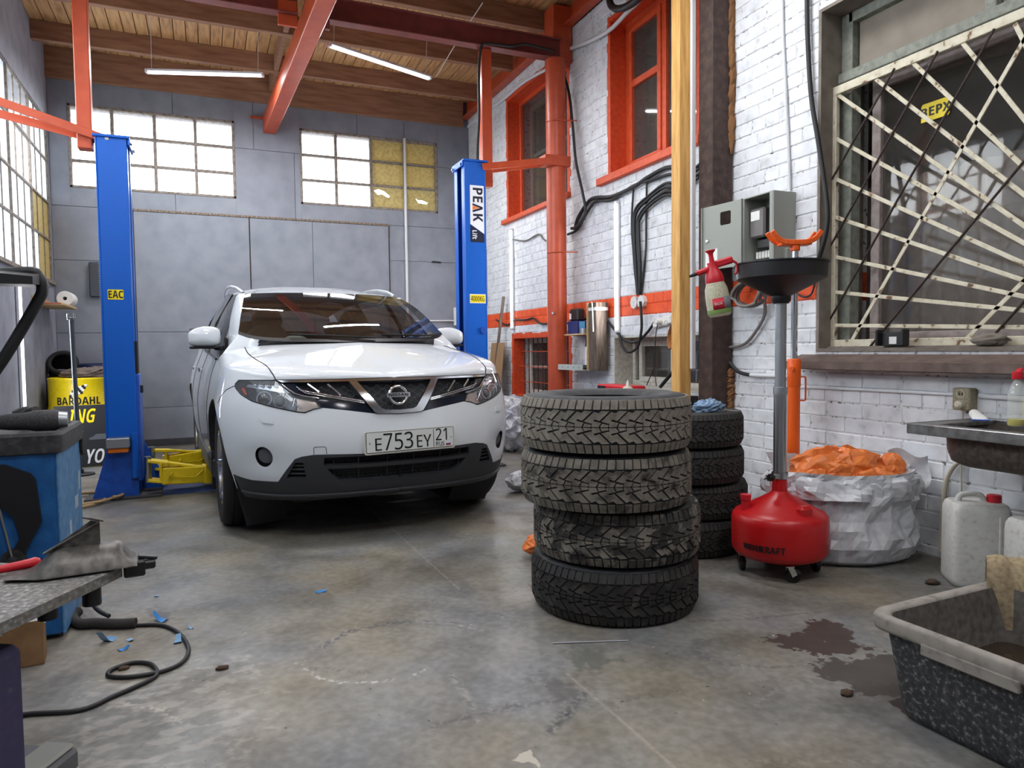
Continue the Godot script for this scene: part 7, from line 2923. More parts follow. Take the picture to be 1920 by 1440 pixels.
	st = S()
	bx(st, Vector3(-0.12, 0.2, 0.03), Vector3(-0.03, 0.36, 0.1), 0.008)
	bx(st, Vector3(-0.12, 0.1, -0.08), Vector3(-0.03, 0.16, 0.09), 0.006)
	obj("breaker", st, M.black_plastic, mb)
	st = S()
	for k in 8:
		bx(st, Vector3(-0.1, 0.04, -0.11 + k * 0.027), Vector3(-0.04, 0.085, -0.088 + k * 0.027), 0.003)
	obj("terminal_row", st, M.white_plastic, mb).set_meta("kind", "stuff")
	tag(obj("cable_entry_box", box_st(rw(3.42, 1.52, 0.0), rw(3.56, 1.72, 0.1), 0.006), M.panel_grey), "small grey steel box just below the meter box", "box")
	# little shelf with two product boxes, grey board and tray
	var sh := thing("wall_shelf", "small plywood shelf on a bracket beside the orange pipe column", "shelf", rw(6.1, 1.235, 0.0))
	st = S()
	bx(st, Vector3(-0.2, 0, -0.13), Vector3(0, 0.014, 0.25), 0.002)
	obj("board", st, M.plywood_edge, sh)
	st = S()
	bar(st, Vector3(-0.01, -0.16, -0.02), Vector3(-0.01, 0.0, -0.02), 0.02, 0.004)
	bar(st, Vector3(-0.01, -0.005, -0.02), Vector3(-0.16, -0.005, -0.02), 0.02, 0.004)
	obj("bracket", st, M.dark_iron, sh)
	var b1 := thing("product_box", "dark blue product box standing on the small wall shelf", "box", rw(6.15, 1.25, 0.1))
	st = S()
	bx(st, Vector3(-0.05, 0, -0.1), Vector3(0.05, 0.125, 0.1), 0.002)
	obj("carton", st, mat("carton_navy", rgb(30, 46, 104), 0.5), b1)
	st = S()
	bx(st, Vector3(-0.03, 0.005, 0.1), Vector3(0.03, 0.12, 0.102))
	obj("pale_label", st, mat("carton_sky", rgb(96, 168, 220), 0.5), b1)
	var b2 := thing("product_box", "black canister-shaped case on top of the dark blue box", "box", rw(6.14, 1.376, 0.1))
	st = S()
	bx(st, Vector3(-0.045, 0, -0.085), Vector3(0.045, 0.12, 0.075), 0.014)
	obj("case", st, M.black_plastic, b2)
	st = S()
	bx(st, Vector3(-0.047, 0.02, -0.08), Vector3(-0.045, 0.075, -0.045))
	obj("tag", st, M.paper_white, b2)
	tag(obj("tape_roll", tape_st(rw(5.98, 1.25, 0.12)), M.zinc), "small grey roll of tape on the wall shelf's end", "tape roll")
	var wb := thing("weathered_board", "weathered grey plank hung upright on the wall beside the shelf", "plank", rw(5.78, 0.9, 0.03))
	st = S()
	bx(st, Vector3(-0.13, 0.0, -0.035), Vector3(-0.0, 0.63, 0.1), 0.004)
	obj("plank", st, M.weathered_wood, wb)
	st = S()
	bx(st, Vector3(-0.145, 0.0, -0.05), Vector3(0.0, 0.63, -0.036), 0.002)
	obj("pale_edge", st, M.plywood_edge, wb)
	st = S()
	bx(st, Vector3(-0.133, 0.555, -0.037), Vector3(-0.002, 0.585, 0.103), 0.001)
	obj("tape_band", st, M.white_plastic, wb)
	st = S()
	tube(st, smooth_path([Vector3(-0.145, 0.63, 0.05), Vector3(-0.15, 0.6, 0.07), Vector3(-0.15, 0.45, 0.08), Vector3(-0.15, 0.36, 0.085)]), 0.006, 6)
	obj("strap", st, M.white_plastic, wb)
	var tr := thing("metal_tray", "pale perforated metal tray on the wall below the shelf", "tray", rw(6.1, 0.9, 0.0))
	st = S()
	bx(st, Vector3(-0.24, 0.0, -0.25), Vector3(-0.23, 0.055, 0.3), 0.002)
	bx(st, Vector3(-0.23, 0.0, -0.25), Vector3(-0.005, 0.006, 0.3), 0.001)
	obj("tray", st, mat("tray_grey", rgb(176, 184, 178), 0.45), tr)
	for k in 5:
		st = S()
		tube(st, [Vector3(-0.2405, 0.028, -0.2 + k * 0.11), Vector3(-0.2415, 0.028, -0.2 + k * 0.11)], 0.006, 8)
		obj("hole", st, M.print_black, tr)
	st = S()
	bx(st, Vector3(-0.2, 0.01, -0.2), Vector3(-0.04, 0.045, 0.1), 0.008)
	bx(st, Vector3(-0.17, 0.01, 0.12), Vector3(-0.06, 0.035, 0.27), 0.006)
	tag(obj("black_case", st, M.black_plastic), "flat black tool cases lying in the pale wall tray", "tool case").position = tr.position
	tag(obj("paper_sheet", box_st(rw(6.06, 1.0, 0.001), rw(6.27, 1.21, 0.004)), M.paper_white), "white paper sheet stuck on the wall under the shelf", "paper")
	var sc := thing("spray_can", "slim white tube with black cap leaning by the weathered plank", "tube", rw(5.92, 0.955, 0.12))
	st = S()
	tube(st, [Vector3(0, 0.0, 0), Vector3(0.01, 0.17, 0.0)], 0.02, 14)
	obj("body", st, M.white_plastic, sc)
	st = S()
	tube(st, [Vector3(0.01, 0.17, 0), Vector3(0.012, 0.215, 0.0)], [0.03, 0.024], 14)
	obj("cap", st, M.black_plastic, sc)
	# bench in front of the white window, seen over the tyres
	var be := thing("workbench", "cluttered low workbench with blue front below the white window", "workbench", rw(4.98, 0, 0.0))
	st = S()
	bx(st, Vector3(-0.42, 0.70, -0.74), Vector3(-0.02, 0.735, 0.6), 0.004)
	obj("top", st, M.dark_iron, be)
	for q in [[-0.40, -0.7], [-0.06, -0.7], [-0.40, 0.55], [-0.06, 0.55]]:
		st = S()
		bx(st, Vector3(q[0] - 0.02, 0, q[1] - 0.02), Vector3(q[0] + 0.02, 0.70, q[1] + 0.02), 0.003)
		obj("leg", st, M.dark_iron, be)
	var navy := mat("drawer_blue", rgb(24, 36, 110), 0.4)
	for k in 3:
		st = S()
		bx(st, Vector3(-0.425, 0.13 + k * 0.19, 0.02), Vector3(-0.05, 0.31 + k * 0.19, 0.57), 0.006)
		obj("drawer", st, navy, be)
	var rc := thing("tool_case", "long red plastic tool case lying on the workbench", "tool case", rw(5.28, 0.738, 0.2))
	st = S()
	bx(st, Vector3(-0.1, 0, -0.15), Vector3(0.08, 0.055, 0.35), 0.012)
	obj("shell", st, M.red_plastic, rc)
	st = S()
	bx(st, Vector3(-0.105, 0.008, -0.13), Vector3(-0.1, 0.045, 0.0), 0.002)
	obj("clasp", st, M.black_plastic, rc)
	var cb := thing("glue_bottle", "small cream bottle with pointed white nozzle on the workbench", "bottle", rw(4.93, 0.738, 0.3))
	st = S()
	lathe(st, [Vector2(0.0, 0.0), Vector2(0.04, 0.002), Vector2(0.042, 0.04), Vector2(0.03, 0.055), Vector2(0.014, 0.062)], 20)
	obj("body", st, M.old_white_plastic, cb)
	st = S()
	lathe(st, [Vector2(0.014, 0.06), Vector2(0.012, 0.08), Vector2(0.002, 0.11), Vector2(0.0, 0.11)], 14)
	obj("nozzle", st, M.white_plastic, cb)
	for q in [[4.72, 0.28, 0.2, "steel spanner lying on the workbench near the charger wire"], [4.6, 0.22, -0.4, "steel spanner lying on the workbench close to the timber post"]]:
		var sp := thing("spanner", q[3], "spanner", rw(q[0], 0.738, q[1]), q[2])
		st = S()
		bx(st, Vector3(-0.008, 0, -0.09), Vector3(0.008, 0.008, 0.09), 0.002)
		obj("shank", st, M.chrome, sp)
		st = S()
		lathe(st, [Vector2(0.01, 0.0), Vector2(0.02, 0.0), Vector2(0.02, 0.01), Vector2(0.01, 0.01), Vector2(0.01, 0.0)], 14, Transform3D(Basis(), Vector3(0, 0, 0.1)))
		obj("ring_end", st, M.chrome, sp)
	# lamp arm and leather strap by the timber
	tag(obj("lever_bar", pipe_st([rw(4.62, 0.80, 0.2), rw(4.42, 0.93, 0.22), rw(4.28, 1.0, 0.24)], 0.014, 8), M.black_plastic), "slanting black bar rising from the workbench to the timber post", "bar")
	st = S()
	var sp2 := smooth_path([rw(4.302, 1.42, 0.25), rw(4.35, 1.33, 0.24), rw(4.44, 1.24, 0.23), rw(4.45, 1.15, 0.24), rw(4.4, 1.10, 0.26), rw(4.35, 1.11, 0.27)], 5)
	for k in sp2.size() - 1:
		bar(st, sp2[k], sp2[k + 1].lerp(sp2[k], -0.1), 0.004, 0.035, 0.001, Vector3(0.9, 0.1, 0.3))
	tag(obj("leather_strap", st, mat("leather_tan", rgb(160, 104, 54), 0.6)), "tan leather strap looped on the timber post", "strap")
	# shovel handle and cardboard leaning by the far post, film on the floor
	var sv := thing("shovel", "old shovel with wooden handle leaning on the brick wall behind the lift post", "shovel", rw(8.35, 0.0, 0.12))
	st = S()
	tube(st, [Vector3(-0.05, 0.25, 0.0), Vector3(0.06, 1.76, 0.25)], 0.018, 10)
	obj("handle", st, M.weathered_wood, sv)
	st = S()
	bar(st, Vector3(-0.07, 0.0, -0.03), Vector3(-0.04, 0.36, 0.02), 0.2, 0.006, 0.002, Vector3(1, 0, 0))
	obj("blade", st, M.dark_iron, sv)
	tag(obj("cardboard_sheet", lean_st(), mat("cardboard", rgb(150, 118, 84), 0.85)), "brown cardboard sheet leaning against the brick wall behind the car", "cardboard")
	st = S()
	crumple(st, rw(7.1, 0.3, 0.42), Vector3(0.2, 0.29, 0.32), 41, 0.28, 22, 14)
	tag(obj("film_bundle", st, M.sack_film), "crumpled bundle of white film on the floor behind the car's headlamp", "film")
	st = S()
	crumple(st, Vector3(2.25, 0.085, -5.0), Vector3(0.15, 0.075, 0.11), 42, 0.3, 16, 9)
	tag(obj("film_scrap", st, M.sack_film), "small white film scrap on the floor behind the dusty tyres", "film")

func lean_st() -> SurfaceTool:
	var st := S()
	box(st, rw(8.2, 0.62, 0.16), Vector3(0.008, 1.15, 0.42), 0.001, Basis(Vector3(0, 0, 1), -0.1))
	return st

func tape_st(at: Vector3) -> SurfaceTool:
	var st := S()
	lathe(st, [Vector2(0.018, 0.0), Vector2(0.04, 0.0), Vector2(0.04, 0.05), Vector2(0.018, 0.05), Vector2(0.018, 0.0)], 20, Transform3D(Basis(), at))
	return st

# ---------------------------------------------------------------- corner with the drums

func build_left_corner() -> void:
	var st: SurfaceTool
	var yel := textured("drum_yellow", ntex(100, 0.02, [rgb(176, 150, 10), rgb(222, 196, 12), rgb(232, 208, 20)], [0.0, 0.25, 1.0]), 1.4, 0.35)
	var dr := thing("oil_drum", "yellow steel oil drum with black lettering and chequered flag by the gate", "drum", Vector3(-1.21, 0, -8.55))
	st = S()
	var R := 0.285
	lathe(st, [Vector2(0.0, 0.01), Vector2(R - 0.012, 0.01), Vector2(R, 0.0), Vector2(R + 0.006, 0.012), Vector2(R, 0.025), Vector2(R, 0.27), Vector2(R + 0.009, 0.285), Vector2(R, 0.30), Vector2(R, 0.545), Vector2(R + 0.009, 0.56), Vector2(R, 0.575), Vector2(R, 0.845), Vector2(R + 0.006, 0.855), Vector2(R, 0.868), Vector2(R - 0.012, 0.86), Vector2(R - 0.016, 0.85), Vector2(0.0, 0.85)], 48, Transform3D(), 60.0)
	obj("shell", st, yel, dr)
	var ca := 0.06
	curved_lettering("BARDAHL", 0.075, R + 0.0015, M.print_black, dr, ca, 0.635, true, 0.88)
	st = S()
	for i in 5:
		for j in 4:
			if (i + j) % 2 == 0:
				var a0 := ca - 0.06 + (i - 2.5) * 0.085 + j * 0.045
				curved_patch(st, R, a0, a0 + 0.085, 0.69 + j * 0.024 + i * 0.008 - 0.015, 0.714 + j * 0.024 + i * 0.008 - 0.015, 0.0014)
	obj("flag_black_squares", st, M.print_black, dr).set_meta("kind", "stuff")
	st = S()
	for i in 5:
		for j in 4:
			if (i + j) % 2 == 1:
				var a0 := ca - 0.06 + (i - 2.5) * 0.085 + j * 0.045
				curved_patch(st, R, a0, a0 + 0.085, 0.69 + j * 0.024 + i * 0.008 - 0.015, 0.714 + j * 0.024 + i * 0.008 - 0.015, 0.0014)
	obj("flag_white_squares", st, M.print_white, dr).set_meta("kind", "stuff")
	# blue drum behind it, brown rag on the yellow lid, loose inner tyre
	var bl := thing("oil_drum", "dark blue plastic drum standing in the corner behind the yellow one", "drum", Vector3(-1.12, 0, -9.17))
	st = S()
	lathe(st, [Vector2(0.0, 0.0), Vector2(0.22, 0.0), Vector2(0.24, 0.02), Vector2(0.245, 0.3), Vector2(0.253, 0.32), Vector2(0.245, 0.34), Vector2(0.245, 0.9), Vector2(0.253, 0.92), Vector2(0.245, 0.94), Vector2(0.23, 0.99), Vector2(0.2, 1.005), Vector2(0.0, 1.005)], 40)
	obj("shell", st, mat("drum_navy", rgb(20, 34, 74), 0.4), bl)
	st = S()
	lathe(st, [Vector2(0.035, 1.005), Vector2(0.035, 1.03), Vector2(0.0, 1.03)], 14, Transform3D(Basis(), Vector3(0.1, 0, 0.1)))
	obj("bung", st, M.black_plastic, bl)
	var rag := thing("brown_rag", "crumpled brown rag lying on the yellow drum's lid", "rag", Vector3(-1.13, 0.875, -8.5))
	st = S()
	blob(st, Vector3(0.0, 0.035, 0), Vector3(0.19, 0.045, 0.13), 51, 0.6, 48, 26, 2.6)
	blob(st, Vector3(0.1, 0.05, 0.03), Vector3(0.08, 0.045, 0.06), 52, 0.5, 32, 18, 2.4)
	obj("cloth", st, textured("rag_brown", ntex(101, 0.04, [rgb(70, 60, 56), rgb(112, 98, 90), rgb(132, 118, 108)], [0.0, 0.5, 1.0]), 3.0, 0.95), rag)
	var fl := thing("black_duct", "black ribbed air duct standing up beside the yellow drum", "duct", Vector3(-1.425, 0, -8.9))
	st = S()
	var p := []
	for k in 30:
		p.append(Vector3(0, 0.02 + k * 0.03, 0))
	var rr := []
	for k in 30:
		rr.append(0.112 if k % 2 else 0.122)
	tube(st, p, rr, 24, false, false)
	p = smooth_path([Vector3(0, 0.9, 0), Vector3(0.01, 0.98, 0.04), Vector3(0.03, 1.02, 0.1)], 4)
	tube(st, p, 0.118, 24, false, false)
	obj("hose", st, M.black_plastic, fl)
	st = S()
	var ring := []
	for k in 28:
		var a := TAU * k / 28
		ring.append(Vector3(0.03 + cos(a) * 0.125, 1.02 + sin(a) * 0.105, 0.11 + sin(a) * -0.06))
	tube(st, ring, 0.024, 10, true)
	obj("mouth_ring", st, M.black_matte, fl)
	# black lettered board leaning in front of the drum
	var sg := thing("lettered_board", "black advertising board with yellow and white words leaning on the drum", "board", Vector3(-1.06, 0.012, -7.98))
	sg.rotation = Vector3(-0.14, 0.12, 0.0)
	st = S()
	bx(st, Vector3(-0.30, 0, -0.012), Vector3(0.25, 0.60, 0.0), 0.002)
	obj("panel", st, mat("board_black", rgb(38, 40, 44), 0.4), sg)
	lettering("lettering", "ING", 0.135, M.sticker_yellow, sg, Transform3D(Basis(Vector3(1, 0, 0), Vector3(0.18, 1, 0), Vector3(0, 0, 1)), Vector3(-0.06, 0.49, 0.002)), 0.62)
	lettering("lettering", "ALL", 0.12, M.sticker_yellow, sg, Transform3D(Basis(Vector3(1, 0, 0), Vector3(0.18, 1, 0), Vector3(0, 0, 1)), Vector3(-0.16, 0.305, 0.002)), 0.62)
	lettering("lettering", "YOU", 0.135, M.print_white, sg, Transform3D(Basis(Vector3(1, 0, 0), Vector3(0.18, 1, 0), Vector3(0, 0, 1)), Vector3(0.08, 0.09, 0.002)), 0.66)
	st = S()
	prism(st, V2([-0.09, 0.0, 0.12, 0.0, 0.13, 0.02, 0.08, 0.03, 0.05, 0.055, -0.03, 0.055, -0.06, 0.03, -0.09, 0.02]), 0.0015, Transform3D(Basis(), Vector3(0.08, 0.255, 0.001)))
	obj("car_print", st, mat("print_grey", rgb(86, 90, 96), 0.5), sg)
	# grey pole with a hook head
	var po := thing("steel_pole", "grey steel pole with bolt head standing upright before the yellow drum", "pole", Vector3(-1.09, 0, -7.5))
	st = S()
	tube(st, [Vector3(0, 0.0, 0), Vector3(-0.02, 1.42, 0.0)], 0.02, 14)
	obj("pole", st, mat("pole_grey", rgb(74, 80, 86), 0.45, 0.3), po)
	st = S()
	tube(st, [Vector3(-0.055, 1.435, 0.0), Vector3(0.015, 1.435, 0.0)], 0.01, 8)
	for x in [-0.045, 0.005]:
		bx(st, Vector3(x - 0.008, 1.42, -0.012), Vector3(x + 0.008, 1.475, 0.012), 0.003)
	obj("bolt_head", st, M.steel, po)
	st = S()
	lathe(st, [Vector2(0.0, 0.0), Vector2(0.12, 0.0), Vector2(0.12, 0.012), Vector2(0.03, 0.02), Vector2(0.03, 0.05)], 20)
	obj("foot", st, M.dark_iron, po)
	# shelf with a paper roll
	var sf := thing("paper_shelf", "narrow pale wooden shelf on the grey wall holding a paper roll", "shelf", Vector3(XL, 1.60, -8.65))
	st = S()
	bx(st, Vector3(0, 0, -0.45), Vector3(0.26, 0.02, 0.4), 0.002)
	bx(st, Vector3(0.0, 0.0, -0.45), Vector3(0.015, 0.09, 0.4), 0.002)
	obj("board", st, M.plywood_edge, sf)
	st = S()
	bx(st, Vector3(0.07, 0.002, -0.453), Vector3(0.25, 0.018, -0.449))
	bx(st, Vector3(0.07, 0.002, 0.4), Vector3(0.25, 0.018, 0.402))
	obj("print", st, mat("print_brown", rgb(140, 70, 50), 0.7), sf)
	var ro := thing("paper_roll", "white paper towel roll lying on the narrow wall shelf", "paper roll", Vector3(XL + 0.2, 1.698, -8.92))
	st = S()
	lathe(st, [Vector2(0.02, -0.14), Vector2(0.075, -0.14), Vector2(0.078, -0.13), Vector2(0.078, 0.13), Vector2(0.075, 0.14), Vector2(0.02, 0.14), Vector2(0.02, -0.14)], 28, Transform3D(Basis(Vector3(1, 0, 0), Vector3(0, 0, 1), Vector3(0, -1, 0)), Vector3.ZERO))
	obj("roll", st, M.paper_white, ro)
	# dark board on the gate wall, door closer conduit and switches
	tag(obj("dark_wall_box", box_st(Vector3(-1.2, 1.76, ZB + 0.001), Vector3(-0.85, 2.16, ZB + 0.06), 0.012), mat("box_charcoal", rgb(62, 66, 74), 0.5)), "flat charcoal box on the gate wall half behind the lift post", "box")
	var cd := thing("wall_conduit", "white conduit running down the gate wall from the yellowed window", "conduit", Vector3(2.53, 1.49, ZB))
	st = S()
	tube(st, [Vector3(0, 0.02, 0.02), Vector3(0, 2.46, 0.02)], 0.018, 10)
	obj("upright_pipe", st, M.conduit_white, cd)
	st = S()
	tube(st, [Vector3(0.0, 0.02, 0.02), Vector3(0.84, 0.03, 0.02)], 0.012, 10)
	obj("level_pipe", st, M.conduit_white, cd)
	st = S()
	bx(st, Vector3(-0.05, -0.06, 0.001), Vector3(0.05, 0.04, 0.05), 0.006)
	obj("corner_box", st, M.old_white_plastic, cd)
	var sw := thing("switch_box", "white switch box on the gate wall beside the lift post", "switch", Vector3(3.25, 1.5, ZB))
	st = S()
	bx(st, Vector3(-0.06, -0.05, 0.001), Vector3(0.06, 0.2, 0.06), 0.006)
	obj("case", st, M.white_plastic, sw)
	st = S()
	bx(st, Vector3(-0.025, 0.02, 0.06), Vector3(0.025, 0.08, 0.068), 0.003)
	obj("button", st, M.old_white_plastic, sw)
	tag(obj("door_hook", pipe_st([Vector3(2.9, 2.32, ZB + 0.001), Vector3(2.9, 2.32, ZB + 0.05), Vector3(3.0, 2.31, ZB + 0.06)], 0.012, 8), M.black_plastic), "small black hook on the gate wall near the lift post", "hook")

# ---------------------------------------------------------------- wheel balancer, bench machine and what lies about them

func build_left_foreground() -> void:
	var st: SurfaceTool
	var blue := textured("balancer_blue", ntex(110, 0.015, [rgb(16, 70, 120), rgb(22, 88, 148), rgb(40, 104, 160)], [0.0, 0.5, 1.0]), 1.2, 0.5)
	var bluet := textured("balancer_scuffed", ntex(111, 0.02, [rgb(62, 112, 160), rgb(80, 130, 176), rgb(128, 150, 172)], [0.0, 0.55, 1.0]), 1.6, 0.5)
	var wb := thing("wheel_balancer", "blue wheel balancer cabinet with black top tray and raised wheel guard", "wheel balancer", Vector3(-0.53, 0, -3.17))
	st = S()
	bx(st, Vector3(-0.62, 0.02, -0.50), Vector3(-0.012, 0.735, 0.0), 0.008)
	obj("cabinet", st, blue, wb)
	st = S()
	bx(st, Vector3(-0.012, 0.02, -0.50), Vector3(-0.0, 0.735, -0.004), 0.004)
	obj("side_panel", st, bluet, wb)
	for q in [[0.001, 0.55, -0.44, 0.08, 0.035], [0.001, 0.36, -0.2, 0.12, 0.045], [0.001, 0.27, -0.24, 0.03, 0.03], [0.001, 0.26, -0.38, 0.035, 0.02], [0.001, 0.47, -0.36, 0.05, 0.08]]:
		st = S()
		bx(st, Vector3(-0.001, q[1] - q[3] * 0.5, q[2] - q[4] * 0.5), Vector3(q[0], q[1] + q[3] * 0.5, q[2] + q[4] * 0.5))
		obj("worn_sticker", st, mat("sticker_pale", rgb(160, 176, 190), 0.6), wb)
	st = S()
	var rings := []
	for q in [[0.635, 0.515, 0.725], [0.65, 0.53, 0.73], [0.65, 0.53, 0.795], [0.635, 0.515, 0.807], [0.58, 0.46, 0.805], [0.57, 0.45, 0.79]]:
		rings.append(plan_ring(q[0], q[1], 0.03, q[2], Vector2(-0.31, -0.25)))
	loft(st, rings, false, true, true)
	obj("top_tray", st, textured("tray_black", ntex(112, 0.03, [rgb(34, 34, 36), rgb(46, 46, 48), rgb(84, 82, 80)], [0.0, 0.5, 1.0]), 1.5, 0.6), wb)
	st = S()
	prism(st, V2([-0.30, 0.70, -0.17, 0.695, -0.09, 0.655, -0.075, 0.63, -0.06, 0.47, -0.115, 0.36, -0.125, 0.29, -0.18, 0.29, -0.175, 0.33, -0.13, 0.42, -0.15, 0.5, -0.2, 0.545, -0.30, 0.555]), 0.02, Transform3D())
	obj("recess_panel", st, M.black_plastic, wb)
	st = S()
	lathe(st, [Vector2(0.04, 0.0), Vector2(0.04, 0.02), Vector2(0.0, 0.022)], 20, Transform3D(Basis(Vector3(1, 0, 0), Vector3(0, 0, 1), Vector3(0, -1, 0)), Vector3(-0.155, 0.335, 0.0)))
	lathe(st, [Vector2(0.018, 0.02), Vector2(0.014, 0.06), Vector2(0.0, 0.06)], 12, Transform3D(Basis(Vector3(1, 0, 0), Vector3(0, 0, 1), Vector3(0, -1, 0)), Vector3(-0.155, 0.335, 0.0)))
	obj("shaft", st, M.dark_iron, wb)
	st = S()
	lathe(st, [Vector2(0.055, 0.0), Vector2(0.055, 0.012), Vector2(0.0, 0.014)], 20, Transform3D(Basis(Vector3(0, 1, 0), Vector3(1, 0, 0), Vector3(0, 0, -1)), Vector3(0.0, 0.70, -0.53)))
	obj("side_disc", st, M.black_plastic, wb)
	st = S()
	tube(st, smooth_path([Vector3(-0.22, 0.81, -0.1), Vector3(-0.215, 0.76, 0.03), Vector3(-0.2, 0.6, 0.03), Vector3(-0.165, 0.4, 0.03), Vector3(-0.135, 0.2, 0.03), Vector3(-0.13, 0.03, 0.03)]), 0.004, 6)
	obj("wire", st, M.cable_grey, wb)
	# guard: bent tube with its moulded hood
	st = S()
	tube(st, smooth_path([Vector3(-0.6, 0.74, -0.3), Vector3(-0.42, 0.82, -0.14), Vector3(-0.33, 0.88, -0.13), Vector3(-0.2, 1.07, -0.13), Vector3(-0.075, 1.30, -0.13), Vector3(-0.052, 1.36, -0.13), Vector3(-0.065, 1.41, -0.13), Vector3(-0.1, 1.425, -0.13), Vector3(-0.3, 1.40, -0.13), Vector3(-0.6, 1.33, -0.15)], 8), 0.021, 12)
	obj("guard_frame", st, M.black_plastic, wb)
	st = S()
	var sec := []
	for k in 7:
		var u := k / 6.0
		var x := lerpf(-0.055, -0.62, u)
		var y := 1.395 + 0.05 * sin(u * 2.2) - 0.06 * u
		var h := lerpf(0.03, 0.075, u)
		sec.append([Vector3(x, y - h, 0.02), Vector3(x, y - h * 0.7, -0.10), Vector3(x, y - h * 0.6, -0.3), Vector3(x, y, -0.3), Vector3(x, y + 0.025, -0.13), Vector3(x, y + 0.0, 0.02)])
	sec.reverse()
	loft(st, sec, false, true, true)
	obj("wheel_guard", st, M.black_plastic, wb)
	# polisher on the tray
	var gr := thing("angle_grinder", "dusty black grinder with cord lying on the balancer's tray", "grinder", Vector3(-0.66, 0.795, -3.33), 0.08)
	st = S()
	var ax := Transform3D(Basis(Vector3(0, -1, 0), Vector3(1, 0, 0), Vector3(0, 0, 1)), Vector3(0, 0.045, 0))
	lathe(st, [Vector2(0.0, -0.16), Vector2(0.012, -0.16), Vector2(0.016, -0.11), Vector2(0.026, -0.095), Vector2(0.032, -0.06), Vector2(0.035, 0.0), Vector2(0.042, 0.03), Vector2(0.043, 0.095), Vector2(0.036, 0.11), Vector2(0.0, 0.11)], 24, ax)
	obj("housing", st, textured("grinder_dusty", ntex(113, 0.05, [rgb(30, 30, 32), rgb(52, 52, 54), rgb(92, 90, 88)], [0.0, 0.5, 1.0]), 4.0, 0.7), gr)
	st = S()
	lathe(st, [Vector2(0.034, 0.108), Vector2(0.03, 0.14), Vector2(0.0, 0.142)], 20, ax)
	obj("gear_head", st, M.zinc, gr)
	st = S()
	tube(st, smooth_path([Vector3(-0.16, 0.045, 0.0), Vector3(-0.21, 0.035, 0.03), Vector3(-0.24, 0.02, 0.1), Vector3(-0.245, 0.012, 0.15)]), 0.007, 7)
	obj("cord", st, M.cable_black, gr)
	var rv := thing("rubber_valves", "black and white rubber fittings heaped behind the grinder on the tray", "fittings", Vector3(-0.66, 0.795, -3.5))
	for k in 6:
		st = S()
		var a := k * 1.1
		lathe(st, [Vector2(0.0, -0.03), Vector2(0.022, -0.03), Vector2(0.026, 0.0), Vector2(0.02, 0.03), Vector2(0.0, 0.03)], 14, Transform3D(Basis(Vector3(cos(a), 0, sin(a)), 1.2), Vector3(-0.05 + 0.04 * (k % 4), 0.035 + 0.03 * (k / 4), -0.02 + 0.03 * (k % 2))))
		obj("fitting", st, M.white_plastic if k % 3 == 0 else M.black_plastic, rv)
	# bench machine: purple column, steel table plate (turned half a quarter)
	var T := Transform3D(Basis(Vector3(0.866, 0, 0.5), Vector3.UP, Vector3(-0.5, 0, 0.866)), Vector3(-0.215, 0, -2.08))
	var ms := Node3D.new()
	ms.name = numbered("bench_machine")
	add_child(ms)
	ms.transform = T
	tag(ms, "dark purple machine with scuffed edges and grey steel table plate", "machine")
	var purple := textured("machine_purple", ntex(114, 0.03, [rgb(96, 96, 100), rgb(62, 58, 92), rgb(56, 52, 84), rgb(50, 46, 76)], [0.0, 0.22, 0.5, 1.0]), 2.0, 0.45)
	st = S()
	bx(st, Vector3(-0.75, 0.0, 0.27), Vector3(-0.045, 0.46, 1.05), 0.018)
	obj("housing", st, purple, ms)
	st = S()
	bx(st, Vector3(-0.5, 0.455, 0.35), Vector3(-0.3, 0.525, 0.75), 0.006)
	obj("neck", st, M.dark_iron, ms)
	st = S()
	bx(st, Vector3(-0.85, 0.52, 0.0), Vector3(0.0, 0.55, 1.1), 0.003)
	obj("table_plate", st, textured("plate_speckled", ntex(115, 0.08, [rgb(74, 72, 70), rgb(112, 110, 106), rgb(136, 134, 130), rgb(196, 194, 188)], [0.0, 0.4, 0.66, 0.9]), 1.4, 0.5, 0.3), ms)
	for q in [[-0.1, 0.12], [-0.06, 0.02]]:
		st = S()
		tube(st, [Vector3(q[0], 0.46, q[1] + 0.02), Vector3(q[0], 0.52, q[1] + 0.02)], 0.022, 12)
		obj("clamp_foot", st, M.black_plastic, ms)
	# pressed sheet-metal shield with a folded lug, screwdriver
	var sh := thing("metal_shield", "bent grey sheet metal shield with upright lug lying on the machine table", "shield", Vector3(-0.30, 0.552, -2.09), 0.12)
	var shm := textured("shield_grey", ntex(116, 0.02, [rgb(52, 50, 48), rgb(92, 89, 85), rgb(128, 124, 118)], [0.0, 0.45, 1.0]), 3.0, 0.45, 0.5)
	st = S()
	var prof := func(u: float, v: float, lift: float) -> Vector3:
		var x := lerpf(-0.17, 0.115, u)
		var hump := 0.055 * smoothstep(0.12, 0.42, u) * (1.0 - smoothstep(0.86, 1.0, u) * 0.8)
		var arch := sin(PI * clampf(v, 0.0, 1.0))
		return Vector3(x, 0.004 + lift + hump * pow(arch, 0.6), lerpf(0.07, -0.07, v) * (0.5 + 0.5 * smoothstep(0.0, 0.3, u)))
	sheet(st, 24, 12, func(u, v): return prof.call(u, v, 0.002))
	sheet(st, 24, 12, func(u, v): return prof.call(u, v, 0.0), true)
	obj("pressing", st, shm, sh)
	st = S()
	prism(st, V2([-0.09, 0.05, 0.035, 0.055, 0.035, 0.115, 0.015, 0.122]), 0.004, Transform3D(Basis(), Vector3(0, 0.0, 0.0)))
	bar(st, Vector3(0.035, 0.116, -0.012), Vector3(0.005, 0.132, 0.012), 0.03, 0.004, 0.001)
	bar(st, Vector3(-0.09, 0.052, 0.006), Vector3(0.035, 0.118, 0.006), 0.014, 0.004, 0.001)
	obj("lug", st, shm, sh)
	st = S()
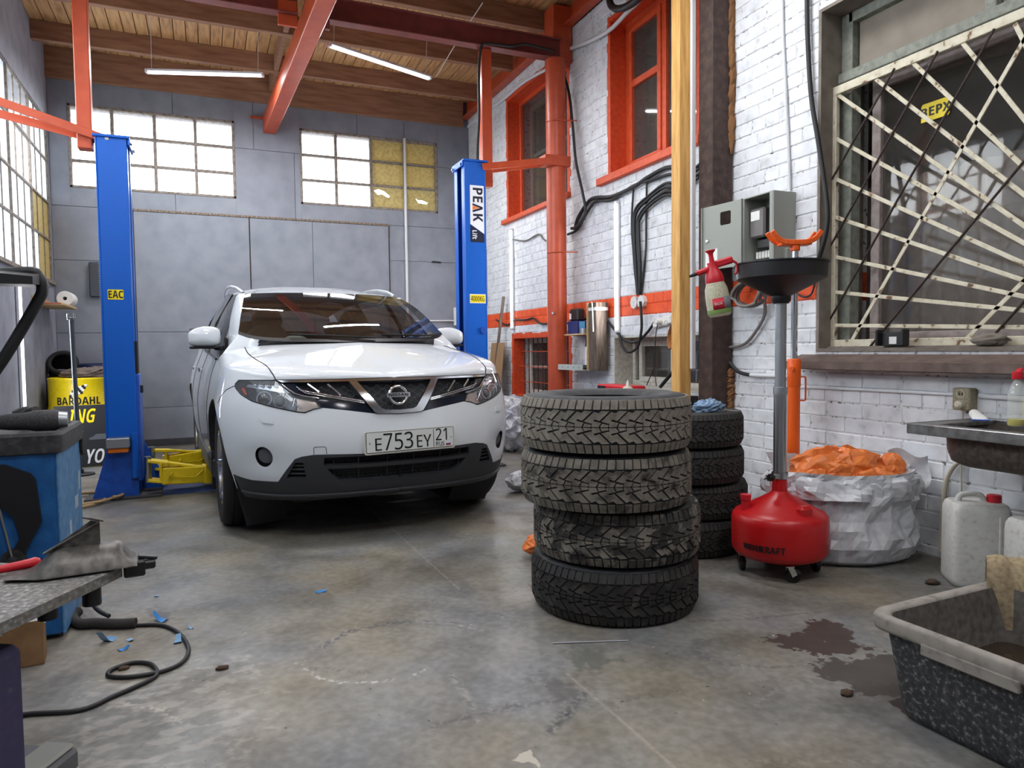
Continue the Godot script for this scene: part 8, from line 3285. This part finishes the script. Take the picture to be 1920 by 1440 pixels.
	bx(st, Vector3(0.085, -0.035, -0.03), Vector3(0.135, 0.006, 0.03), 0.004)
	bx(st, Vector3(0.1, -0.022, -0.02), Vector3(0.16, 0.0, 0.02), 0.004)
	bar(st, Vector3(0.12, 0.012, 0.0), Vector3(0.165, 0.002, 0.0), 0.02, 0.008, 0.002)
	obj("plastic_clip", st, M.black_plastic, sh)
	var sd := thing("screwdriver", "screwdriver with red handle lying on the machine table", "screwdriver", Vector3(-0.46, 0.566, -2.13), 0.45)
	st = S()
	var hx := Transform3D(Basis(Vector3(0, -1, 0), Vector3(1, 0, 0), Vector3(0, 0, 1)), Vector3.ZERO)
	lathe(st, [Vector2(0.0, -0.05), Vector2(0.009, -0.048), Vector2(0.011, -0.02), Vector2(0.012, 0.02), Vector2(0.014, 0.045), Vector2(0.009, 0.055), Vector2(0.0, 0.056)], 14, hx)
	obj("handle", st, M.red_plastic, sd)
	st = S()
	tube(st, [Vector3(-0.05, 0, 0), Vector3(-0.15, -0.008, 0)], 0.004, 8)
	obj("blade", st, M.chrome, sd)
	# cardboard box with film
	var cb := thing("cardboard_box", "open brown cardboard box with clear film below the machine table", "cardboard box", Vector3(-0.57, 0, -3.04), 0.1)
	var card := textured("carton_brown", ntex(117, 0.01, [rgb(112, 84, 54), rgb(134, 102, 68), rgb(146, 114, 78)], [0.0, 0.5, 1.0]), 1.5, 0.85)
	st = S()
	bx(st, Vector3(-0.5, 0.002, 0.0), Vector3(0.0, 0.006, 0.1))
	bx(st, Vector3(-0.5, 0.004, 0.096), Vector3(0.0, 0.16, 0.1))
	bx(st, Vector3(-0.5, 0.004, 0.0), Vector3(0.0, 0.16, 0.004))
	bx(st, Vector3(-0.004, 0.004, 0.004), Vector3(0.0, 0.165, 0.096))
	bx(st, Vector3(-0.5, 0.004, 0.004), Vector3(-0.496, 0.16, 0.096))
	obj("walls", st, card, cb)
	st = S()
	blob(st, Vector3(-0.16, 0.15, 0.05), Vector3(0.13, 0.045, 0.043), 61, 0.5, 48, 26, 2.5)
	obj("film", st, M.sack_film, cb)
	# grey plastic case by the machine's foot
	var gc := thing("plastic_case", "small grey plastic case with clear lid on the floor by the purple machine", "case", Vector3(-0.42, 0, -2.13), -0.5)
	st = S()
	bx(st, Vector3(-0.11, 0.0, -0.06), Vector3(0.06, 0.06, 0.12), 0.01)
	obj("body", st, mat("case_grey", rgb(92, 96, 98), 0.45), gc)
	st = S()
	bx(st, Vector3(-0.03, 0.06, -0.05), Vector3(0.055, 0.075, 0.11), 0.006)
	obj("lid", st, mat("case_lid", rgb(150, 152, 146), 0.15), gc)

# ---------------------------------------------------------------- on the floor

func build_floor_litter() -> void:
	var st: SurfaceTool
	var f := func(p: Array, y: float) -> Array:
		var out := []
		for k in range(0, p.size(), 2):
			out.append(Vector3(p[k], y, p[k + 1]))
		return out
	st = S()
	tube(st, smooth_path(f.call([-0.62, -2.5, -0.54, -2.53, -0.39, -2.49, -0.30, -2.55, -0.21, -2.62, -0.185, -2.67, -0.21, -2.76, -0.27, -2.80, -0.33, -2.77, -0.335, -2.72, -0.27, -2.68, -0.17, -2.68, -0.11, -2.73, -0.09, -2.84, -0.12, -3.0, -0.17, -3.11, -0.22, -3.16, -0.30, -3.19], 0.008)), 0.0075, 7)
	tag(obj("floor_cable", st, M.cable_black), "black cable curling in a loop over the concrete floor", "cable")
	st = S()
	tube(st, smooth_path(f.call([-0.29, -3.18, -0.36, -3.20, -0.44, -3.245, -0.50, -3.27, -0.535, -3.36, -0.525, -3.42], 0.021)), 0.02, 12)
	tag(obj("rubber_hose", st, textured("hose_dusty", ntex(120, 0.05, [rgb(34, 32, 31), rgb(58, 54, 51)], [0.0, 1.0]), 4.0, 0.8)), "short thick dusty rubber hose sleeve on the floor", "hose")
	st = S()
	tube(st, smooth_path([Vector3(-0.42, 0.045, -3.235), Vector3(-0.47, 0.06, -3.3), Vector3(-0.53, 0.09, -3.45), Vector3(-0.60, 0.14, -3.62)].map(func(v): return v + Vector3(0.03, 0, 0))), 0.009, 7)
	tag(obj("machine_cable", st, M.cable_black), "black cable rising from the hose sleeve to the blue cabinet", "cable")
	st = S()
	var p := []
	for k in 64:
		var a := TAU * k / 30.0
		p.append(Vector3(-0.93 + cos(a) * (0.2 + 0.002 * k), 0.013 + 0.0004 * k, -6.1 + sin(a) * (0.3 - 0.0016 * k)))
	tube(st, p, 0.011, 8)
	tag(obj("tan_hose", st, mat("hose_tan", rgb(176, 150, 108), 0.6)), "tan air hose lying in loops beside the lift post's foot", "hose")
	# torn bits of blue masking tape, each curled its own way
	var tape := mat("tape_blue", rgb(46, 128, 196), 0.6)
	var tape_pale := mat("tape_blue_pale", rgb(126, 168, 204), 0.6)
	var bits := [[0.45, -3.3, 0.034, "curled blue tape scrap lying alone in the middle of the floor", 0], [-0.47, -3.56, 0.032, "blue tape scrap standing up near the cabinet's foot", 0], [-0.20, -3.22, 0.045, "largest bright blue tape scrap by the hose sleeve's end", 0], [-0.38, -3.07, 0.042, "pale blue tape scrap with a curled end below the hose sleeve", 1], [-0.30, -3.05, 0.024, "small pale blue tape scrap just below the hose sleeve's tip", 1], [-0.315, -2.96, 0.027, "small blue tape scrap nearest the cable's loop", 0], [-0.13, -2.95, 0.03, "pale folded tape scrap touching the black cable", 1], [-0.09, -3.08, 0.022, "tiny pale tape scrap outside the black cable's bend", 1], [-0.235, -3.56, 0.018, "tiny whitish tape scrap behind the bright blue one", 1], [0.62, -4.35, 0.018, "tiny whitish tape scrap in the car's shade", 1]]
	for k in bits.size():
		var q: Array = bits[k]
		var t := thing("tape_scrap", q[3], "tape scrap", Vector3(q[0], 0.001, q[1]), k * 1.3, "scraps of blue tape on the floor")
		st = S()
		var s: float = q[2]
		var curl := 0.4 + 0.25 * (k % 4)
		for flip in [false, true]:
			sheet(st, 8, 3, func(u, v):
				var a: float = (u - 0.3) * 2.6 * curl
				return Vector3(s * (u - 0.5) * 1.3 + 0.2 * s * v, (0.0006 if not flip else 0.0) + maxf(0.0, s * 0.75 * (1.0 - cos(a))), s * (v - 0.5) * (1.0 - 0.4 * u)), flip)
		obj("tape", st, tape_pale if q[4] else tape, t)
	# odds and ends
	st = S()
	crumple(st, Vector3(1.62, 0.06, -3.38), Vector3(0.11, 0.055, 0.08), 71, 0.3, 14, 9)
	tag(obj("orange_rag", st, M.orange_film), "crumpled orange rag on the floor peeping out behind the dusty tyres", "rag")
	for q in [[-0.296, -2.774, 0.016, "small brown clod of dirt just inside the cable's loop"], [0.02, -2.63, 0.018, "dark clod of dirt beside the white plaster dust"], [3.05, -2.2, 0.03, "dry brown leaf scrap on the floor by the red-capped canister"], [1.83, -1.60, 0.02, "dark clod at the tip of the oil stain"]]:
		st = S()
		blob(st, Vector3(q[0], q[2] * 0.3, q[1]), Vector3(q[2], q[2] * 0.35, q[2] * 0.7), int(q[2] * 1000), 0.5, 14, 8, 2.0)
		tag(obj("dirt_clod", st, mat("clod_brown", rgb(74, 58, 44), 0.95)), q[3], "clod")
	st = S()
	tube(st, [Vector3(1.16, 0.003, -2.335), Vector3(1.43, 0.003, -2.24)], 0.003, 6)
	tag(obj("wire_offcut", st, M.zinc), "thin straight wire offcut on the floor before the dusty tyres", "wire")
